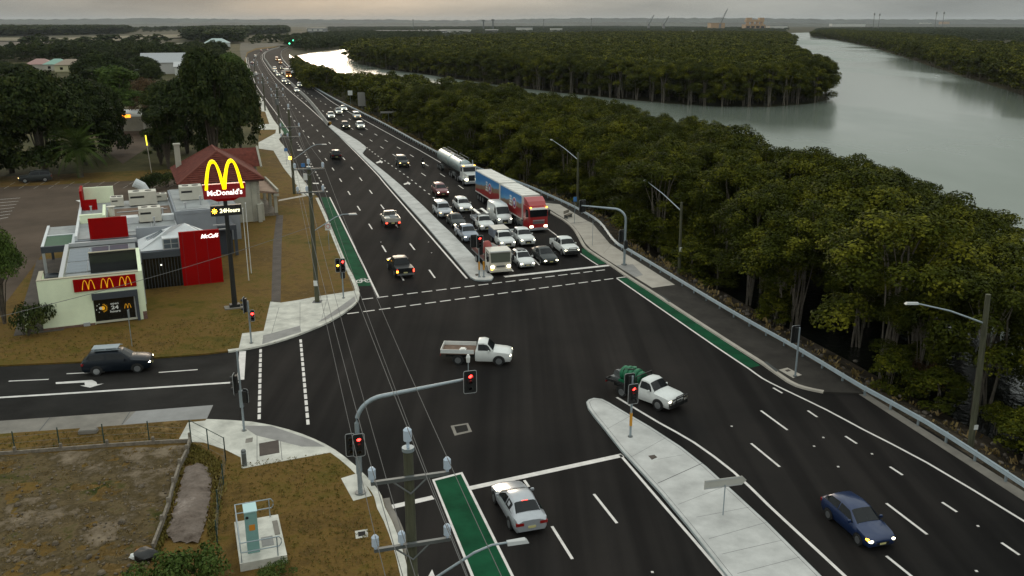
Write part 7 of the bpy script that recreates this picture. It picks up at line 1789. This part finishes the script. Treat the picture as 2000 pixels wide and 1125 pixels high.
tufts('grass', 'weeds on the embankment behind the safety rail', [(p.x, p.y) for p in offset(RAIL, 1.0) if 30 < p.y < 300][::3] + [(p.x, p.y) for p in offset(RAIL, 3.2) if 30 < p.y < 300][::3][::-1], 1500, .35, LEAF_D, 5, z=-.35)
rng = np.random.default_rng(18); ck = MB()
for k in range(380):
    q = G(rng.uniform(0, 340), rng.uniform(900, 1120), .2); s = rng.uniform(.025, .1) * (2.2 if rng.random() < .04 else 1)
    if inside((q.x, q.y), lotp): ck.ball((q.x, q.y, .17), s, 5, 4, (rng.uniform(.7, 1.4), rng.uniform(.7, 1.4), rng.uniform(.4, .9)))
tag(ck.build('clod', mat('clod_earth', (0.12, 0.092, 0.062), 0.95, var=0.45, scale=2)), 'clods and small stones strewn over the bare lot', 'stones', kind='stuff')
rng = np.random.default_rng(8); rk = MB()
es = [p for p in offset(RAIL, 1.9) if 30 < p.y < 140]
for k in range(700):
    p = es[int(rng.integers(len(es)))]; s = rng.uniform(.06, .24); c = (p.x + rng.normal(0, .8), p.y + rng.normal(0, .8), -.28 - rng.uniform(0, .25))
    rk.ball(c, s, 5, 4, (rng.uniform(.7, 1.3), rng.uniform(.7, 1.3), rng.uniform(.5, 1)))
tag(rk.build('rubble', mat('rubble_stone', (0.10, 0.082, 0.066), 0.95, var=0.35, scale=2)), 'broken stone on the embankment behind the safety rail', 'rubble', kind='stuff')

# ------------------------------------------------------------------ far plain: fields, houses, hills, works
def field(px, name, m, z): structure(MB().sheet(P2(px, z), z), name, m)
field([(505, 292), (505, 195), (478, 150), (474, 112), (470, 86), (-300, 86), (-300, 348), (0, 345), (345, 330), (400, 330), (470, 310)], 'paddock', patch_mat('paddock', [(0.36, (0.030, 0.034, 0.012)), (0.5, (0.060, 0.055, 0.022)), (0.66, (0.12, 0.095, 0.045))], 0.03, 0.4), .135)
field([(-200, 116), (-200, 80), (100, 82), (330, 84), (420, 96), (300, 106), (150, 108)], 'field', mat('heath', (0.060, 0.045, 0.030), 0.95, var=0.3, scale=0.012), .14)
field([(-200, 79), (-200, 73.5), (120, 74), (300, 68), (400, 66), (470, 66), (470, 70), (330, 74), (220, 80), (100, 80)], 'field', mat('dry_field', (0.115, 0.095, 0.048), 0.95, var=0.3, scale=0.008), .16)
field([(250, 116), (280, 101), (330, 98), (345, 106), (330, 114)], 'field', mat('green_field', (0.09, 0.095, 0.025), 0.95, var=0.2, scale=0.02), .18)
field([(330, 84), (440, 86), (440, 95), (350, 92)], 'field', mat('grey_field', (0.11, 0.11, 0.07), 0.95, var=0.2, scale=0.02), .2)
field([(470, 84), (540, 84), (560, 88), (500, 94), (482, 102), (474, 130), (468, 96)], 'field', mat('scrub_field', (0.040, 0.036, 0.019), 0.95, var=0.5, scale=0.03), .2)
field([(1770, 92), (1900, 84), (2100, 90), (2100, 110), (1960, 104), (1870, 101)], 'field', MATS['dry_field'], -1.2)
field([(1060, 90), (1110, 86), (1125, 90), (1090, 94)], 'field', MATS['heath'], -1.2)
M_HILL = mat('hill_scrub', (0.026, 0.032, 0.022), 0.95, var=0.75, scale=0.0022, detail=9)
for k, (dist, h0, h1, seed) in enumerate(((7000, 8, 26, 1), (11000, 45, 85, 2))):
    rg = random.Random(seed); b = MB(); n = 420; ph = [rg.uniform(0, 6) for _ in range(6)]
    for i in range(n + 1):
        a = -.9 + 1.8 * i / n; x = dist * math.tan(a) if abs(a) < 1.2 else 0
        hh = h0 + (h1 - h0) * (.5 + .28 * math.sin(5 * a + ph[0]) + .18 * math.sin(13 * a + ph[1]) + .1 * math.sin(31 * a + ph[2])) * (1.0 if a < .1 else max(.25, 1 - 2.2 * (a - .1))) + rg.uniform(0, 11) * (dist / 11000)
        b.v += [(x, dist - 900, -2), (x, dist, hh), (x, dist + 1500, -2)]
    for i in range(n): b.f += [(3 * i, 3 * i + 3, 3 * i + 4, 3 * i + 1), (3 * i + 1, 3 * i + 4, 3 * i + 5, 3 * i + 2)]
    structure(b, 'hills', M_HILL)
# houses among the trees
def cottage(label, px, w_, d_, h_, wallc, roofc, rz=.3, name='house', hip=True):
    g = G(*px, .1); root = thing(name, label, 'house', g, rz)
    MB().box(-w_ / 2, w_ / 2, -d_ / 2, d_ / 2, -.1, h_).build('wall', mat('wall_%.2f%.2f' % wallc[:2], wallc, 0.9), root)
    e = .5; r_ = w_ * .5 - d_ * .5 if hip else w_ * .5 + .4; r_ = max(r_, .3)
    MB().add([(-w_ / 2 - e, -d_ / 2 - e, h_), (w_ / 2 + e, -d_ / 2 - e, h_), (w_ / 2 + e, d_ / 2 + e, h_), (-w_ / 2 - e, d_ / 2 + e, h_), (-r_, 0, h_ + d_ * .28), (r_, 0, h_ + d_ * .28)], [(0, 1, 5, 4), (1, 2, 5), (2, 3, 4, 5), (3, 0, 4), (3, 2, 1, 0)]).build('roof', mat('roof_%.2f%.2f' % roofc[:2], roofc, 0.7), root)
    for k in (-1, 1): MB().box(k * w_ * .28 - .7, k * w_ * .28 + .7, -d_ / 2 - .04, -d_ / 2, 1.0, 2.3).build('window', M_BLKG, root)
cottage('house with pink roof at the left among the trees', (82, 137), 14, 10, 3.2, (.45, .42, .36), (.34, .20, .18)); cottage('house with mint green roof right of the pink one', (115, 137), 13, 10, 3.2, (.45, .42, .36), (.22, .36, .30)); cottage('house with tan roof behind a round tree', (141, 139), 15, 10, 3.4, (.5, .46, .3), (.26, .20, .15)); cottage('small cream house half hidden by trees', (171, 138), 6, 8, 4, (.6, .56, .34), (.5, .46, .3))
cottage('low house with tan roof in front of the dark trees', (210, 155), 16, 11, 3.4, (.4, .36, .3), (.30, .26, .2)); cottage('house with teal roof left of the large grey shed', (265, 140), 12, 10, 4, (.4, .45, .42), (.20, .36, .36)); cottage('large grey roofed shed among the trees', (330, 143), 24, 16, 5.5, (.45, .44, .42), (.36, .37, .38), hip=False, name='shed'); cottage('white shed to the right of the grey shed', (362, 146), 9, 8, 4, (.6, .6, .56), (.5, .5, .5), hip=False, name='shed')
cottage('white farmhouse alone on the brown heath', (183, 106), 24, 16, 4, (.7, .68, .64), (.62, .58, .56)); cottage('pale house beyond the smoky wood', (425, 91), 26, 16, 4, (.5, .52, .5), (.4, .48, .46)); cottage('pale roofs beside the tall tree', (372, 176), 10, 8, 4, (.5, .52, .55), (.45, .48, .5))
# service station with orange canopy
sv_ = thing('service_station', 'small service station with glowing orange canopy edge behind the trees', 'service station', G(248, 262, .12), R(8)); MB().box(-6, 6, -3, 3, 4.2, 4.6).build('canopy', M_TRLW, sv_); MB().box(-6.05, 2, -3.1, -3.0, 4.0, 4.7).build('lit_fascia', mat('orange_lit', (1.0, 0.28, 0.02), emit=1.6), sv_)
for s in (-4, 4): MB().box(s - .2, s + .2, -.2, .2, 0, 4.2).build('column', M_TRLW, sv_)
MB().box(-5, 8, 6, 14, 0, 4).build('shop', M_STUC, sv_); MB().box(-5.4, 8.4, 5.6, 14.4, 4, 4.3).build('shop_roof', M_PALEM, sv_)
structure(MB().prism(P2([(215, 300), (240, 235), (300, 232), (330, 262), (270, 300), (240, 320)], .16), .1, .160), 'forecourt', M_CARPARK)
vehicle('sedan', 'silver', 'pale car parked near the service station forecourt', tuple(G(232, 236, .13)[:2]) + (.13,), .4, lights='off', small=True)
# warehouses and works on the horizon
M_WHS = mat('warehouse_white', (0.55, 0.54, 0.50), 0.7); M_WHG = mat('warehouse_grey', (0.20, 0.20, 0.20), 0.7)
def shed(label, x0, x1, ybase, ytop, m, depth=60, name='warehouse', cat='building', windows=0, m2=None, z=-1.3):
    a, b_ = G(x0, ybase, z), G(x1, ybase, z); h = hz((x0, ybase), (x0, ytop)); root = thing(name, label, cat, ((a.x + b_.x) / 2, a.y, z)); w_ = (b_.x - a.x) / 2
    MB().box(-w_, w_, 0, depth, 0, h).build('wall', m, root); MB().box(-w_ - 1, w_ + 1, -1, depth + 1, h, h + max(.6, h * .08)).build('roof', m2 or M_WHG, root)
    for k in range(windows):
        u = -w_ + 2 * w_ * (k + .5) / windows; MB().box(u - w_ / windows * .7, u + w_ / windows * .7, -.3, 0, h * .35, h * .75).build('window', M_BLKG if m is not M_WHG else M_WHS, root)
    return root
shed('long grey warehouse with white band across the channel', 732, 870, 70, 60, M_WHG, windows=8); shed('bright low white warehouse roofline right of the grey one', 815, 918, 66, 58.5, M_WHS, m2=M_WHS); shed('pale depot at the far left of the channel', 600, 632, 63, 55, M_WHG, m2=M_WHS, windows=3); shed('small white building by the far road', 500, 520, 64, 57.5, M_WHS, m2=M_WHS); shed('low white hut behind the channel trees', 694, 714, 75, 70.5, M_WHS, m2=M_WHS)
shed('grey works building on the horizon', 948, 972, 66, 58, M_WHG, m2=M_WHS); shed('pale blue works building on the horizon', 1008, 1040, 62, 54, M_WHS); shed('white shed above the island canopy', 1076, 1098, 63, 56, M_WHS, m2=M_WHS); shed('pair of bright white sheds over the canopy, wider one', 1344, 1363, 67, 61, M_WHS, m2=M_WHS); shed('pair of bright white sheds over the canopy, narrower one', 1366, 1377, 67, 62, M_WHS, m2=M_WHS); shed('white strip building inside the island canopy', 1044, 1064, 84, 79.5, M_WHS, m2=M_WHS)
M_SAND = mat('sand_steel', (0.42, 0.27, 0.15), 0.8)
shed('sandy low block beside the gantry on the horizon', 1388, 1415, 58, 45, M_SAND, m2=M_SAND); gw_ = shed('sandy coloured gantry works standing tall on the horizon', 1456, 1494, 58, 48, M_SAND, m2=M_SAND, windows=4)
w_ = (G(1494, 58, -1.3).x - G(1456, 58, -1.3).x) / 2; h = hz((1456, 58), (1456, 48)); h2 = hz((1456, 58), (1456, 35))
for s in (-.72, -.2, .3, .75): MB().box(s * w_ - 3, s * w_ + 3, 5, 30, h, h2 - 6).build('gantry_leg', M_SAND, gw_)
MB().box(-w_ * .95, w_ * .9, 4, 31, h2 - 12, h2 - 4).build('gantry_beam', M_SAND, gw_)
for s in (-.6, .65): MB().box(s * w_ - 9, s * w_ + 9, 4, 31, h2 - 4, h2 + 3).build('gantry_house', M_SAND, gw_)
shed('white river works with lamps at the water end', 1504, 1538, 58, 50, M_WHS); shed('row of pale sheds on the right horizon', 1625, 1690, 52, 46, M_WHS); shed('pale block among the right horizon trees', 1800, 1820, 49, 44.5, M_WHS); shed('pink brick block on the right horizon', 1838, 1854, 49, 42, M_SAND); shed('long pale wall on the far right horizon', 1890, 1982, 46, 41, M_WHS)
for i, (x0, y0, x1, y1, lab) in enumerate(((1245, 46, 1254, 31, 'crane boom left of the pair on the horizon'), (1272, 47, 1281, 33, 'crane boom right of the pair on the horizon'), (1373, 46, 1385, 20, 'tallest crane boom on the horizon'))):
    d = 2600.0; a = G(x0, 58, -1.3); k = a.y
    z0 = CAMH + k * ((HOR - y0) / FPX); p0 = Vector(((x0 - 1000) / FPX * k * 1.045, k, -1.3)); t_ = thing('crane', lab, 'crane', p0); zt = CAMH + k * ((HOR - y1) / FPX) * 1.04 + 1.3; dx = (x1 - x0) / FPX * k * 1.04
    MB().box(-4, 4, -4, 4, 0, 22).build('carrier', M_WHG, t_); MB().tube([(0, 0, 16), (dx, 0, zt)], [1.9, 1.2], 4).build('boom', M_STEELD, t_); MB().tube([(-9, 0, 20), (0, 0, 34), (dx, 0, zt)], .5, 4).build('stay', M_STEELD, t_)
for i, (x, y1, lab) in enumerate(((813, 38, 'thin mast over the grey warehouse'), (946, 39, 'stubby tower over the works'), (964, 38, 'slim chimney beside the stubby tower'), (1060, 38, 'hair-thin mast right of the works'), (1150, 36, 'hair-thin mast over the island'), (1684, 27, 'left mast of the pair at the right horizon'), (1694, 28, 'right mast of the pair at the right horizon'), (1801, 25, 'left mast of the second pair at the right horizon'), (1815, 25, 'right mast of the second pair at the right horizon'))):
    a = G(x, 60, -1.3); t_ = thing('mast', lab, 'mast', (a.x * 1.03, a.y, -1.3)); h = CAMH + a.y * ((HOR - y1) / FPX) * 1.04 + 1.3; rr = 1.0 if i not in (1, 2) else 3.0
    MB().tube([(0, 0, 0), (0, 0, h)], [rr, rr * .7], 6).build('shaft', M_STEELD, t_); MB().box(-rr * 1.8, rr * 1.8, -rr * 1.8, rr * 1.8, h * .86, h * .97).build('head', M_STEELD, t_)
for i, (x, y) in enumerate(((566, 85), (574, 79), (586, 78))):
    g = G(x, 92, .1); t_ = thing('traffic_signal', ('low green signal at the far bend', 'upper left green signal at the far bend', 'upper right green signal at the far bend')[i], 'traffic light', g); z = hz((x, 92), (x, y)); MB().tube([(0, 0, 0), (0, 0, z + .8)], .15, 6).build('post', M_GALV, t_); MB().box(-.8, .8, -.3, .2, z - 1.3, z + .9).build('signal_head', M_BLACK, t_); MB().ball((0, -.4, z), .7, 8, 6).build('green_lamp', mat('green_signal', (0.1, 1.0, 0.5), emit=3), t_)

# ------------------------------------------------------------------ haze
hz_o = MB().box(-24000, 24000, -150, 30000, -2.6, 175).build('haze', None); hz_o.data.materials.clear()
hm = bpy.data.materials.new('haze'); hm.use_nodes = True; t = hm.node_tree; t.nodes.clear()
pv = t.nodes.new('ShaderNodeVolumePrincipled'); pv.inputs['Color'].default_value = (0.80, 0.86, 0.92, 1); pv.inputs['Density'].default_value = 0.000028; pv.inputs['Anisotropy'].default_value = 0.2
ou = t.nodes.new('ShaderNodeOutputMaterial'); t.links.new(pv.outputs['Volume'], ou.inputs['Volume']); hz_o.data.materials.append(hm); tag(hz_o, 'thin evening haze over the plain', 'haze', kind='stuff')
